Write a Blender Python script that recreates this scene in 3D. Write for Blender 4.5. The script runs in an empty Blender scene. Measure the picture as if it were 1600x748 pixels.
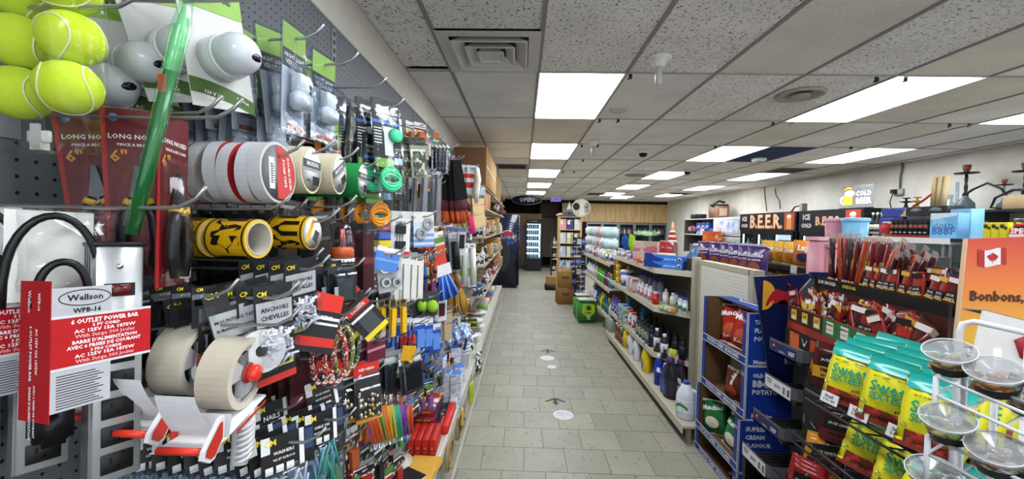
import bpy, bmesh, math, random
from math import sin, cos, pi, radians as rad
from mathutils import Vector, Matrix
random.seed(7)
SC = bpy.context.scene
COL = SC.collection
# ------------------------------------------------------------------ camera
FPX, YAW, PITCH, ROLL, EYE = 638.5, .02644, -.03363, .01999, 1.70
CEIL = EYE + 1.072
_cy, _sy, _cp, _sp, _cr, _sr = cos(YAW), sin(YAW), cos(PITCH), sin(PITCH), cos(ROLL), sin(ROLL)
FWD = Vector((-_sy*_cp, _cy*_cp, _sp)); _r = Vector((_cy, _sy, 0)); _u = _r.cross(FWD)
RIGHT = _cr*_r + _sr*_u; UP = -_sr*_r + _cr*_u
cam = bpy.data.objects.new('camera', bpy.data.cameras.new('camera')); COL.objects.link(cam)
cam.matrix_world = Matrix(((RIGHT.x, UP.x, -FWD.x, 0), (RIGHT.y, UP.y, -FWD.y, 0), (RIGHT.z, UP.z, -FWD.z, EYE), (0, 0, 0, 1)))
cam.data.sensor_width = 36; cam.data.lens = FPX/1600*36; cam.data.clip_start = .02; cam.data.clip_end = 100
SC.camera = cam
# ------------------------------------------------------------------ world, exposure
w = bpy.data.worlds.new('world'); SC.world = w; w.use_nodes = True
w.node_tree.nodes['Background'].inputs[0].default_value = (.86, .93, 1, 1)
w.node_tree.nodes['Background'].inputs[1].default_value = 1.1
SC.view_settings.view_transform = 'Standard'; SC.view_settings.look = 'None'
SC.view_settings.gamma = 1; SC.view_settings.use_curve_mapping = False
SC.view_settings.exposure = 0.84
PANEL_POWER = 10.0
SC.cycles.max_bounces = 6; SC.cycles.transparent_max_bounces = 14; SC.cycles.caustics_reflective = False; SC.cycles.caustics_refractive = False

def P(px, py, x=None, y=None, z=None):
    """world point where the sight line through a photo point meets the plane of a real surface"""
    d = FWD + (px-800)/FPX*RIGHT - (py-374)/FPX*UP
    k = x/d.x if x is not None else y/d.y if y is not None else (z-EYE)/d.z
    return Vector((0, 0, EYE)) + d*k
def pix(p):
    d = Vector(p)-Vector((0,0,EYE)); k = d.dot(FWD); return 800+FPX*d.dot(RIGHT)/k, 374-FPX*d.dot(UP)/k
def onshelf(px, x, z):
    """point on the shelf line (x, z) that the photo shows at column px"""
    py = 450
    for _ in range(4): q = P(px, py, x=x); py = pix((x, q.y, z))[1]
    return Vector((x, q.y, z))
# ------------------------------------------------------------------ materials
def lin(h):
    h = h.lstrip('#')
    return tuple((c/12.92 if c <= .04045 else ((c+.055)/1.055)**2.4) for c in (int(h[i:i+2], 16)/255 for i in (0, 2, 4))) + (1,)
_mats = {}
def M(hx, rough=.5, metal=0, var=.1, scale=30, coat=0, spec=.32):
    k = (hx, rough, metal, var, scale, coat, spec)
    if k in _mats: return _mats[k]
    m = bpy.data.materials.new('paint_'+hx); m.use_nodes = True; nt = m.node_tree; b = nt.nodes['Principled BSDF']
    c = lin(hx)
    n = nt.nodes.new('ShaderNodeTexNoise'); n.inputs['Scale'].default_value = scale; n.inputs['Detail'].default_value = 3
    tc = nt.nodes.new('ShaderNodeTexCoord'); nt.links.new(tc.outputs['Object'], n.inputs['Vector'])
    r = nt.nodes.new('ShaderNodeMix'); r.data_type = 'RGBA'
    r.inputs[6].default_value = tuple(x*(1-var) for x in c[:3])+(1,); r.inputs[7].default_value = tuple(min(1, x*(1+var)) for x in c[:3])+(1,)
    nt.links.new(n.outputs[0], r.inputs[0]); nt.links.new(r.outputs[2], b.inputs['Base Color'])
    b.inputs['Roughness'].default_value = rough; b.inputs['Metallic'].default_value = metal
    b.inputs['Coat Weight'].default_value = coat; b.inputs['Specular IOR Level'].default_value = spec
    _mats[k] = m; return m
def PR(*hx, scale=40, rough=.35, stretch=(1, 1, 1), bump=0):
    """printed packaging: patches of several inks on one sheet"""
    k = ('pr', hx, scale, rough, stretch, bump)
    if k in _mats: return _mats[k]
    m = bpy.data.materials.new('print_'+hx[0]); m.use_nodes = True; nt = m.node_tree; b = nt.nodes['Principled BSDF']
    tc = nt.nodes.new('ShaderNodeTexCoord'); mp = nt.nodes.new('ShaderNodeMapping'); mp.inputs['Scale'].default_value = stretch
    v = nt.nodes.new('ShaderNodeTexVoronoi'); v.inputs['Scale'].default_value = scale; v.distance = 'CHEBYCHEV'
    sp = nt.nodes.new('ShaderNodeSeparateColor'); cr = nt.nodes.new('ShaderNodeValToRGB'); cr.color_ramp.interpolation = 'CONSTANT'
    nt.links.new(tc.outputs['Object'], mp.inputs[0]); nt.links.new(mp.outputs[0], v.inputs['Vector'])
    nt.links.new(v.outputs['Color'], sp.inputs[0]); nt.links.new(sp.outputs[0], cr.inputs[0]); nt.links.new(cr.outputs[0], b.inputs['Base Color'])
    e = cr.color_ramp.elements
    while len(e) < len(hx): e.new(.5)
    for i, h in enumerate(hx):
        e[i].position = 0 if i == 0 else .4+.6*(i-1)/max(1, len(hx)-1); e[i].color = lin(h)
    b.inputs['Roughness'].default_value = rough
    _mats[k] = m; return m
def CLEAR(tint='FFFFFF', dens=.12, rough=.12):
    """thin clear plastic: mostly passes light, glossy sheen"""
    k = ('cl', tint, dens, rough)
    if k in _mats: return _mats[k]
    m = bpy.data.materials.new('clear_plastic'); m.use_nodes = True; nt = m.node_tree; nt.nodes.clear()
    o = nt.nodes.new('ShaderNodeOutputMaterial'); t = nt.nodes.new('ShaderNodeBsdfTransparent'); g = nt.nodes.new('ShaderNodeBsdfPrincipled' if dens >= .35 else 'ShaderNodeBsdfAnisotropic')
    g.inputs[0].default_value = lin(tint); g.inputs['Roughness'].default_value = rough
    lw = nt.nodes.new('ShaderNodeLayerWeight'); lw.inputs[0].default_value = .2
    mr = nt.nodes.new('ShaderNodeMapRange'); mr.inputs[3].default_value = dens*.22 if dens < .35 else .10 if dens < .4 else dens*.8; mr.inputs[4].default_value = min(1, dens*.3+.3)
    nt.links.new(lw.outputs['Facing'], mr.inputs[0])
    n = nt.nodes.new('ShaderNodeTexNoise'); n.inputs['Scale'].default_value = 35; bp = nt.nodes.new('ShaderNodeBump'); bp.inputs['Strength'].default_value = .35
    bp.inputs['Distance'].default_value = .004
    tc = nt.nodes.new('ShaderNodeTexCoord'); nt.links.new(tc.outputs['Object'], n.inputs['Vector'])
    nt.links.new(n.outputs[0], bp.inputs['Height']); nt.links.new(bp.outputs[0], g.inputs['Normal'])
    mx = nt.nodes.new('ShaderNodeMixShader'); nt.links.new(mr.outputs[0], mx.inputs[0]); nt.links.new(t.outputs[0], mx.inputs[1]); nt.links.new(g.outputs[0], mx.inputs[2])
    nt.links.new(mx.outputs[0], o.inputs[0]); t.inputs[0].default_value = lin(tint)
    _mats[k] = m; return m
def EM(hx, power):
    k = ('em', hx, power)
    if k in _mats: return _mats[k]
    m = bpy.data.materials.new('lit_'+hx); m.use_nodes = True; b = m.node_tree.nodes['Principled BSDF']
    b.inputs['Base Color'].default_value = lin(hx); b.inputs['Emission Color'].default_value = lin(hx); b.inputs['Emission Strength'].default_value = power
    _mats[k] = m; return m
WHITE = M('E6E6E2'); BLACK = M('101012'); STEEL = M('A9ABAD', .35, .85); CHROME = M('C8CACC', .2, 1)
TAN = M('A98658'); BROWN = M('6E5236', .8)
# ------------------------------------------------------------------ mesh building
_txt = {}
def glyphs(s, bold=0.0):
    k = (s, bold)
    if k not in _txt:
        c = bpy.data.curves.new('t', 'FONT'); c.body = s; c.size = 1; c.resolution_u = 1; c.offset = bold; c.align_x = 'CENTER'; c.align_y = 'CENTER'
        o = bpy.data.objects.new('t', c); me = bpy.data.meshes.new_from_object(o)
        vs = [v.co.copy() for v in me.vertices]; fs = [tuple(p.vertices) for p in me.polygons]
        bpy.data.objects.remove(o); bpy.data.meshes.remove(me); bpy.data.curves.remove(c)
        _txt[k] = (vs, fs)
    return _txt[k]
class B:
    """collects shapes; obj() links them as ONE mesh object"""
    def __init__(s, mat=None): s.v = []; s.f = []; s.mi = []; s.ms = []; s.mat = mat; s.T = None; s.sm = []
    def add(s, vs, fs, mat=None, smooth=False):
        mat = mat or s.mat
        if mat not in s.ms: s.ms.append(mat)
        i = s.ms.index(mat); o = len(s.v)
        s.v += [(s.T @ Vector(p) if s.T else Vector(p)) for p in vs]
        s.f += [tuple(j+o for j in f) for f in fs]; s.mi += [i]*len(fs); s.sm += [smooth]*len(fs); return s
    def box(s, x0, x1, y0, y1, z0, z1, mat=None, bev=0):
        if bev:
            bm = bmesh.new(); r = bmesh.ops.create_cube(bm, size=1)
            for v in bm.verts: v.co = ((x0+x1)/2+v.co.x*(x1-x0), (y0+y1)/2+v.co.y*(y1-y0), (z0+z1)/2+v.co.z*(z1-z0))
            bmesh.ops.bevel(bm, geom=bm.edges[:], offset=bev, segments=2 if bev > .004 else 1, affect='EDGES')
            bm.verts.index_update()
            s.add([v.co.copy() for v in bm.verts], [[v.index for v in f.verts] for f in bm.faces], mat, True); bm.free(); return s
        return s.add([(x0,y0,z0),(x1,y0,z0),(x1,y1,z0),(x0,y1,z0),(x0,y0,z1),(x1,y0,z1),(x1,y1,z1),(x0,y1,z1)],
                     [(3,2,1,0),(4,5,6,7),(0,1,5,4),(1,2,6,5),(2,3,7,6),(3,0,4,7)], mat)
    def quad(s, a, b, c, d, mat=None): return s.add([a,b,c,d], [(0,1,2,3)], mat)
    def prism(s, pts, y0, y1, mat=None):
        """outline in XZ (front seen from -Y, counter-clockwise) pulled from y0 to y1"""
        n = len(pts)
        return s.add([(x,y0,z) for x,z in pts]+[(x,y1,z) for x,z in pts],
                     [tuple(range(n)), tuple(range(2*n-1,n-1,-1))]+[((i+1)%n,i,n+i,n+(i+1)%n) for i in range(n)], mat)
    def lathe(s, prof, n=12, mat=None, at=(0,0,0), axis='z', smooth=True, sx=1, sy=1):
        vs = []; fs = []; m = len(prof)
        for r, h in prof:
            for i in range(n):
                a = 2*pi*i/n; x, y = r*cos(a)*sx, r*sin(a)*sy
                p = (x,y,h) if axis == 'z' else (h,x,y) if axis == 'x' else (y,h,x)
                vs.append((p[0]+at[0], p[1]+at[1], p[2]+at[2]))
        for j in range(m-1):
            for i in range(n):
                fs.append((j*n+i, j*n+(i+1)%n, (j+1)*n+(i+1)%n, (j+1)*n+i))
        if prof[0][0] > 1e-6: fs.append(tuple(range(n-1,-1,-1)))
        if prof[-1][0] > 1e-6: fs.append(tuple((m-1)*n+i for i in range(n)))
        return s.add(vs, fs, mat, smooth)
    def ring(s, r0, r1, h0, h1, n=24, mat=None, at=(0,0,0), axis='x', matf=None):
        """hollow roll"""
        vs = []; 
        for r, h in ((r1,h0),(r1,h1),(r0,h1),(r0,h0)):
            for i in range(n):
                a = 2*pi*i/n; x, y = r*cos(a), r*sin(a)
                p = (x,y,h) if axis == 'z' else (h,x,y) if axis == 'x' else (y,h,x)
                vs.append((p[0]+at[0], p[1]+at[1], p[2]+at[2]))
        F = [[(j*n+i, j*n+(i+1)%n, ((j+1)%4)*n+(i+1)%n, ((j+1)%4)*n+i) for i in range(n)] for j in range(4)]
        s.add(vs, F[0]+F[2], mat); o = len(s.v)-len(vs)
        if True:
            mf = matf or mat or s.mat
            if mf not in s.ms: s.ms.append(mf)
            k = s.ms.index(mf)
            for f in F[1]+F[3]: s.f.append(tuple(j+o for j in f)); s.mi.append(k); s.sm.append(False)
        return s
    def tube(s, path, r, n=6, mat=None, close=False):
        pts = [Vector(p) for p in path]; m = len(pts); vs = []; fs = []
        up = Vector((0,0,1)); prev = None
        for i, p in enumerate(pts):
            a = pts[(i-1)%m] if (close or i) else p; b = pts[(i+1)%m] if (close or i < m-1) else p
            t = (b-a).normalized()
            if prev is None:
                q = up if abs(t.z) < .9 else Vector((1,0,0)); u = t.cross(q).normalized()
            else:
                u = (prev - t*prev.dot(t)); u = u.normalized() if u.length > 1e-6 else t.orthogonal().normalized()
            prev = u; v = t.cross(u); rr = r[i] if isinstance(r, (list, tuple)) else r
            vs += [p + rr*(cos(2*pi*k/n)*u + sin(2*pi*k/n)*v) for k in range(n)]
        for i in range(m if close else m-1):
            j = (i+1)%m
            fs += [(i*n+k, i*n+(k+1)%n, j*n+(k+1)%n, j*n+k) for k in range(n)]
        if not close: fs += [tuple(range(n-1,-1,-1)), tuple((m-1)*n+k for k in range(n))]
        return s.add(vs, fs, mat, True)
    def ball(s, c, r, mat=None, n=12, m=7, sq=(1,1,1)):
        c = Vector(c)
        o = len(s.v)
        prof = [(max(1e-7, r*sin(pi*j/m)), -r*cos(pi*j/m)) for j in range(m+1)]
        vs = [(c.x+p*cos(2*pi*i/n)*sq[0], c.y+p*sin(2*pi*i/n)*sq[1], c.z+h*sq[2]) for p, h in prof for i in range(n)]
        fs = [(j*n+i, j*n+(i+1)%n, (j+1)*n+(i+1)%n, (j+1)*n+i) for j in range(m) for i in range(n)]
        return s.add(vs, fs, mat, True)
    def text(s, t, size, at, mat=None, face='-y', bold=.02, width=None, rot=0, sxx=1):
        """flat lettering centred at `at`; face says which way it is read from"""
        vs, fs = glyphs(t, bold)
        if width:
            w = max(v.x for v in vs)-min(v.x for v in vs); size = width/max(w, 1e-6) if size is None else size; sxx = width/(w*size)
        R = {'-y': Matrix(((1,0,0),(0,0,-1),(0,1,0))), '+y': Matrix(((-1,0,0),(0,0,1),(0,1,0))), '+x': Matrix(((0,0,1),(1,0,0),(0,1,0))),
             '-x': Matrix(((0,0,-1),(-1,0,0),(0,1,0))), '+z': Matrix(((1,0,0),(0,1,0),(0,0,1)))}[face]
        ca, sa = cos(rot), sin(rot); a = Vector(at)
        return s.add([a + R @ Vector(((v.x*sxx*ca-v.y*sa)*size, (v.x*sxx*sa+v.y*ca)*size, 0)) for v in vs], fs, mat)
    def mesh(s, name):
        me = bpy.data.meshes.new(name); me.from_pydata(s.v, [], s.f)
        for m in s.ms: me.materials.append(m)
        me.polygons.foreach_set('material_index', s.mi); me.polygons.foreach_set('use_smooth', s.sm); me.update(); return me
    def obj(s, name, parent=None, loc=None, rot=None, kind=None, label=None):
        o = bpy.data.objects.new(name, s.mesh(name)); COL.objects.link(o); o.parent = parent
        if loc is not None: o.location = loc
        if rot is not None: o.rotation_euler = rot
        if kind: o['kind'] = kind
        if label: o['label'] = label
        return o
def tag(o, label, cat, group=None):
    o['label'] = label; o['category'] = cat
    if group: o['group'] = group
    return o
def thing(name, label, cat, loc=(0,0,0), rz=0, group=None, rot=None):
    o = bpy.data.objects.new(name, None); COL.objects.link(o); o.empty_display_size = .05
    o.location = loc; o.rotation_euler = rot if rot else (0,0,rz); return tag(o, label, cat, group)
def dup(root, label, loc, rz=0, rot=None, group=None):
    c = root.copy(); COL.objects.link(c); c.location = loc; c.rotation_euler = rot if rot else (0,0,rz); c['label'] = label
    if group: c['group'] = group
    for ch in list(root.children):
        k = ch.copy(); COL.objects.link(k); k.parent = c
        for g in list(ch.children):
            d = g.copy(); COL.objects.link(d); d.parent = k
    return c
_kinds = {}
def place(key, build, label, loc, rz=0, rot=None, group=None):
    """build(label) makes the first of a kind at the origin; later ones are copies of it and its parts"""
    if key in _kinds: return dup(_kinds[key], label, loc, rz, rot, group)
    o = build(label); o.location = loc; o.rotation_euler = rot if rot else (0,0,rz)
    if group: o['group'] = group
    _kinds[key] = o; return o
ORD = ['frontmost','second','third','fourth','fifth','sixth','seventh','eighth','ninth','tenth','eleventh','twelfth','thirteenth','fourteenth','fifteenth','sixteenth','seventeenth','eighteenth','nineteenth','twentieth']
def W(n):
    """ordinal word of n (1 = first)"""
    a = ['','first']+ORD[1:20]
    if n <= 20: return a[n]
    t, u = divmod(n, 10); T = {2:'twent',3:'thirt',4:'fort',5:'fift',6:'sixt',7:'sevent'}[t]
    return T+'ieth' if u == 0 else T+'y-'+a[u]
def nth(i): return ORD[0] if i == 0 else W(i+1)
# ------------------------------------------------------------------ ceiling lights (the room's only lamps)
GX, GY, TW, TL = .0859, 2.885, .6096, 1.2192
def light(c, r):
    first = 'ceil' not in _kinds
    x, y = GX+c*TW, GY+r*TL
    lab = {0: 'over the aisle', 4: 'in the middle bank', 5: 'beside the middle bank', 7: 'on the beer fridge side'}[c]
    lab = 'white ceiling panel %s, %s row from the front' % (lab, {-4:'first',-2:'second',0:'third',2:'fourth',4:'fifth',6:'sixth',8:'seventh',9:'last'}[r])
    def mk(label):
        t = thing('ceiling_light', label, 'light')
        b = B(M('D8D8D4'))
        for a in ((0,.012,0,TL),(TW-.012,TW,0,TL),(.012,TW-.012,0,.012),(.012,TW-.012,TL-.012,TL)): b.box(a[0],a[1],a[2],a[3],-.004,.03)
        b.obj('frame', t)
        B(EM('F4F9FF', PANEL_POWER)).box(.012,TW-.012,.012,TL-.012,.004,.012).obj('diffuser', t)
        return t
    place('ceil', mk, lab, (x, y, CEIL), group='ceiling troffer lights')
LIT = [(0,r) for r in (-4,-2,0,2,4,6,8)]+[(4,r) for r in (-4,-2,0,2,4,6,8)]+[(7,r) for r in (-4,-2,0,2,4,6,8)]+[(5,9)]
for c, r in LIT: light(c, r)
# ------------------------------------------------------------------ room
X0, X1, Y0, Y1 = -.84, 5.75, -2.3, 16.6
def struct(o): o['kind'] = 'structure'; return o
def noisy(name, c1, c2, scale, lo, hi, rough, c3=None, bump=0, detail=6, vor=0):
    m = bpy.data.materials.new(name); m.use_nodes = True; nt = m.node_tree; b = nt.nodes['Principled BSDF']; b.inputs['Roughness'].default_value = rough
    tc = nt.nodes.new('ShaderNodeTexCoord'); oi = nt.nodes.new('ShaderNodeObjectInfo'); ad = nt.nodes.new('ShaderNodeVectorMath')
    sc = nt.nodes.new('ShaderNodeVectorMath'); sc.operation = 'SCALE'; sc.inputs[3].default_value = 37
    cb = nt.nodes.new('ShaderNodeCombineXYZ')
    for i in range(3): nt.links.new(oi.outputs['Random'], cb.inputs[i])
    nt.links.new(cb.outputs[0], sc.inputs[0]); nt.links.new(tc.outputs['Object'], ad.inputs[0]); nt.links.new(sc.outputs[0], ad.inputs[1])
    n = nt.nodes.new('ShaderNodeTexNoise'); n.inputs['Scale'].default_value = scale; n.inputs['Detail'].default_value = detail; n.inputs['Roughness'].default_value = .6
    nt.links.new(ad.outputs[0], n.inputs['Vector'])
    mr = nt.nodes.new('ShaderNodeMapRange'); mr.inputs[1].default_value = lo; mr.inputs[2].default_value = hi; nt.links.new(n.outputs[0], mr.inputs[0])
    mx = nt.nodes.new('ShaderNodeMix'); mx.data_type = 'RGBA'; mx.inputs[6].default_value = lin(c1); mx.inputs[7].default_value = lin(c2)
    nt.links.new(mr.outputs[0], mx.inputs[0])
    n2 = nt.nodes.new('ShaderNodeTexNoise'); n2.inputs['Scale'].default_value = 2.2; n2.inputs['Detail'].default_value = 3; nt.links.new(ad.outputs[0], n2.inputs['Vector'])
    m2 = nt.nodes.new('ShaderNodeMix'); m2.data_type = 'RGBA'; m2.blend_type = 'MULTIPLY'; m2.inputs[0].default_value = 1
    r2 = nt.nodes.new('ShaderNodeMapRange'); r2.inputs[1].default_value = .3; r2.inputs[2].default_value = .7; r2.inputs[3].default_value = .88; r2.inputs[4].default_value = 1.06
    h = nt.nodes.new('ShaderNodeMath'); h.operation = 'MULTIPLY_ADD'; h.inputs[1].default_value = .12; h.inputs[2].default_value = .94; nt.links.new(oi.outputs['Random'], h.inputs[0])
    h2 = nt.nodes.new('ShaderNodeMath'); h2.operation = 'MULTIPLY'; nt.links.new(n2.outputs[0], r2.inputs[0]); nt.links.new(r2.outputs[0], h2.inputs[0]); nt.links.new(h.outputs[0], h2.inputs[1])
    nt.links.new(mx.outputs[2], m2.inputs[6]); nt.links.new(h2.outputs[0], m2.inputs[7]); nt.links.new(m2.outputs[2], b.inputs['Base Color'])
    if bump:
        bp = nt.nodes.new('ShaderNodeBump'); bp.inputs['Strength'].default_value = bump; bp.inputs['Distance'].default_value = .002; bp.invert = True
        nt.links.new(mr.outputs[0], bp.inputs['Height']); nt.links.new(bp.outputs[0], b.inputs['Normal'])
    return m
FLOOR_M = noisy('vinyl_floor', '949182', '5A574C', 30, .58, .74, .5)
JOINT_M = M('5E5B50', .9)
TILE_A = noisy('fissured_tile', 'F2F0EE', '6E6C6A', 62, .55, .65, .95, bump=.5)
TILE_B = noisy('pinhole_tile', 'F2F0EE', 'C2BFBB', 110, .56, .66, .95, bump=.3)
TILE_C = noisy('yellowed_tile', 'EAE4DA', 'C4BCB0', 110, .56, .66, .95, bump=.3)
NAVY_TILE = M('2B3A66', .9)
WALL_M = noisy('cream_wall', 'D6D2C8', 'CEC9BE', 9, .3, .7, .8)
# floor: each vinyl tile near the aisle is a piece of its own
FS = .3048; FY0 = 2.784
fl = struct(B(JOINT_M).box(X0, X1, Y0, Y1+2.4, -.05, -.003).obj('floor'))
tb = B(FLOOR_M).box(-.1502,.1502,-.1502,.1502,-.003,0).mesh('tile'); n = 0; rest = B(FLOOR_M)
for k in range(-3, 46):
    off = (.19 if k % 2 else .04)-.1524
    for j in range(-3, 19):
        x, y = j*FS+off, FY0+(k+.5)*FS
        if -.62 < x < 1.75 and y < 17:
            if n < 292:
                o = bpy.data.objects.new('tile', tb); COL.objects.link(o); o.parent = fl; o.location = (x, y, 0); o.rotation_euler = (0,0,random.choice((0,pi))); n += 1
            else: rest.box(x-.1514,x+.1514,y-.1514,y+.1514,-.003,0)
        elif x < X1-.1: rest.box(x-.1514,x+.1514,y-.1514,y+.1514,-.003,0)
rest.obj('tile', fl, kind='stuff')
# ceiling: grid bars and lay-in tiles
ce = struct(B(M('6A6864', .9)).box(X0, X1, Y0, Y1, CEIL+.06, CEIL+.1).obj('ceiling'))
GRID = M('8F8C88', .5); GRIDW = M('A8A5A1', .5)
for c in range(-1, 10):
    x = GX+c*TW; b = B(GRID).box(x-.012,x+.012,Y0,Y1,CEIL-.002,CEIL+.004); b.box(x-.002,x+.002,Y0,Y1,CEIL+.004,CEIL+.03); b.obj('grid_bar', ce)
for r in range(-4, 12):
    y = GY+r*TL; B(GRIDW).box(X0,X1,y-.010,y+.010,CEIL-.0015,CEIL+.0035).obj('grid_bar', ce)
def ctile(x0, x1, y0, y1, m):
    B(m).box(x0+.004,x1-.004,y0+.004,y1-.004,CEIL+.004,CEIL+.016).obj('ceiling_tile', ce)
VENT2 = [(-1,-1)]
for c in range(-2, 10):
    for r in range(-5, 12):
        if (c, r) in LIT: continue
        x0, x1 = max(X0, GX+c*TW), min(X1, GX+(c+1)*TW); y0, y1 = max(Y0, GY+r*TL), min(Y1, GY+(r+1)*TL)
        if y1-y0 < .05 or x1-x0 < .05: continue
        h = (c*7+r*13) % 10
        m = TILE_A if (r < 0 and c in (-2,-1,0,1,3)) or (r == 0 and c in (2,3)) else TILE_C if h in (1,5) or (c == 0 and r > 0) else TILE_B
        if (c, r) == (5, 2): m = NAVY_TILE
        if (c, r) == (-1, -1): ctile(x0, x1, y0, y1-.6096, m); continue      # the diffuser fills the other half
        if (c, r) == (-2, -1): y1 -= .07                                     # this tile has slipped and leaves a gap
        if (c, r) == (3, 0): ctile(x0, x1, y0, y0+.61, TILE_A); ctile(x0, x1, y0+.63, y1, TILE_A); continue
        ctile(x0, x1, y0, y1, m)
struct(B(WALL_M).box(X0-.1, X0, Y0, Y1, 0, CEIL+.1).obj('wall_left'))
struct(B(WALL_M).box(X1, X1+.1, Y0, Y1, 0, CEIL+.1).obj('wall_right'))
# back wall: wood-grain panel fascia over the coolers, dark passage, plywood partition
def woodmat(h1, h2, sc=6):
    m = M(h1, .5, 0, .0, 1.01+sc*.001); nt = m.node_tree; b = nt.nodes['Principled BSDF']
    tc = nt.nodes.new('ShaderNodeTexCoord'); mp = nt.nodes.new('ShaderNodeMapping'); mp.inputs['Scale'].default_value = (sc, sc, .5)
    n = nt.nodes.new('ShaderNodeTexNoise'); n.inputs['Scale'].default_value = 3; n.inputs['Detail'].default_value = 8; n.inputs['Distortion'].default_value = 1
    r = nt.nodes.new('ShaderNodeValToRGB'); r.color_ramp.elements[0].position = .35; r.color_ramp.elements[1].position = .68
    r.color_ramp.elements[0].color = lin(h1); r.color_ramp.elements[1].color = lin(h2)
    nt.links.new(tc.outputs['Object'], mp.inputs[0]); nt.links.new(mp.outputs[0], n.inputs['Vector']); nt.links.new(n.outputs[0], r.inputs[0]); nt.links.new(r.outputs[0], b.inputs['Base Color'])
    return m
WOOD = woodmat('DDBE88', 'B89460'); WOOD2 = woodmat('8C7550', '6A5438'); WOODL = woodmat('D3B27E', 'B9935C', 7)
wb = struct(B(M('1C1A1A', .9)).box(1.5, X1, Y1, Y1+.1, 0, CEIL+.1).obj('wall_back'))
x = 1.56; i = 0
while x < X1-.06:
    wd = min(.38 if i % 3 else .30, X1-x); B(WOOD).box(x+.004, x+wd-.004, Y1-.03, Y1, 1.92, 2.66).obj('panel', wb); x += wd; i += 1
struct(B(M('17130F', .8)).box(1.5, X1, Y1-.045, Y1, 2.66, CEIL).obj('trim_1'))
wp = struct(B(M('3A2C1E')).box(-.84, .75, Y1-.2, Y1-.1, 0, 2.2).obj('wall_partition'))
x = -.84
while x < .74:
    wd = min(.2, .75-x); B(WOOD2).box(x+.003, x+wd-.003, Y1-.215, Y1-.2, .12, 2.2).obj('panel', wp); x += wd
struct(B(M('4A463E')).box(-.84, .75, Y1-.23, Y1-.2, 0, .12).obj('baseboard_back'))
struct(B(M('241C16', .8)).box(-.84, 1.6, Y1+1.4, Y1+1.5, 0, CEIL).obj('wall_passage'))
struct(B(M('241C16', .8)).box(1.5, 1.6, Y1, Y1+1.4, 0, CEIL).obj('wall_passage_side'))
struct(B(M('241C16', .8)).box(-.94, -.84, Y1, Y1+1.5, 0, CEIL).obj('wall_passage_end'))
struct(B(M('2A221B', .8)).box(-.84, 1.6, Y1, Y1+1.5, CEIL, CEIL+.1).obj('ceiling_passage'))
d = struct(B(M('4C443A', .6)).box(.75, 1.5, Y1+.5, Y1+.54, .42, 2.06).obj('door_1'))
struct(B(M('3A2A1C', .6)).box(.7, 1.5, Y1+.46, Y1+.5, 2.09, 2.75).obj('trim_2'))
# ------------------------------------------------------------------ ceiling fittings
Z = CEIL
t = thing('ceiling_vent', 'square white stepped air diffuser in the ceiling near the pegboard wall', 'vent', (-.219, 2.576, Z))
DW = M('D0CECA', .5)
b = B(DW)
for s0, s1, z in ((.30,.215,0),):
    b.add([(-.3,-.3,-.006),(.3,-.3,-.006),(.3,.3,-.006),(-.3,.3,-.006),(-.23,-.23,-.006),(.23,-.23,-.006),(.23,.23,-.006),(-.23,.23,-.006)], [(0,4,5,1),(1,5,6,2),(2,6,7,3),(3,7,4,0)])
b.obj('flange', t)
for k, (ro, ri, zo, zi) in enumerate(((.225,.165,-.028,.025),(.150,.10,-.03,.02),(.082,.05,-.032,.01))):
    b = B(DW); q = lambda s, z: [(-s,-s,z),(s,-s,z),(s,s,z),(-s,s,z)]
    b.add(q(ro,zo)+q(ri,zi)+q(ro-.012,zo-.002)+q(ri-.012,zi-.012), [(0,1,5,4),(1,2,6,5),(2,3,7,6),(3,0,4,7),(8,12,13,9),(9,13,14,10),(10,14,15,11),(11,15,12,8),(0,8,9,1),(1,9,10,2),(2,10,11,3),(3,11,8,0)])
    if k == 2: b.add(q(.06,-.024), [(0,1,2,3)])
    b.obj('cone', t)
B(M('151515')).box(-.29,.29,-.29,.29,.03,.035).obj('duct_back', t)
for lab, px, py, R_ in (('round beige ceiling vent in a fissured tile near the middle lights', 1250, 147, .17), ('small stained round ceiling vent far over the shelves', 994, 273.5, .22)):
    p = P(px, py, z=Z); t = thing('round_vent', lab, 'vent', p, group='round ceiling vents')
    B(M('A8A398')).lathe([(R_,0),(R_,-.012),(R_*.93,-.02),(R_*.72,-.006),(R_*.70,.004)], 24).obj('rim', t)
    B(M('2A2622')).lathe([(R_*.71,.002),(0,.0021)], 20).obj('throat', t)
    B(M('A8A398')).lathe([(0,-.018),(R_*.4,-.02),(R_*.42,-.012),(0,-.008)], 20).obj('damper', t)
for lab, px, py in (('dark slotted vent over the cardboard boxes', 800, 260), ('dark vent slot near the beer fridges', 1233, 266), ('dark vent before the wood fascia', 931, 303), ('dark vent beside the far ceiling panel', 1063, 302.5)):
    p = P(px, py, z=Z); t = thing('slot_vent', lab+' in the ceiling', 'vent', p, group='dark ceiling vents')
    B(M('77736C')).box(-.28,.28,-.28,.28,-.006,0).obj('frame', t)
    for k in range(6): B(M('1B1A19')).box(-.24,.24,-.22+k*.08,-.19+k*.08,-.012,-.006).obj('slat', t)
for lab, px, py, s in (('bare bulb socket hanging from the ceiling beside the first aisle light', 1030, 90, 1), ('farther bare bulb socket on the ceiling beyond the first aisle light', 927, 221, 1.1)):
    t = thing('lamp_holder', lab, 'lamp', P(px, py, z=Z), group='bare bulb sockets')
    B(WHITE).lathe([(.075*s,0),(.075*s,-.012),(.05*s,-.02),(.038*s,-.05),(.03*s,-.06)], 16).obj('socket', t)
    B(M('B9B6AE', .2)).lathe([(.016*s,-.058),(.022*s,-.075),(.022*s,-.16),(.012*s,-.172),(0,-.174)], 10).obj('bulb', t)
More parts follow.
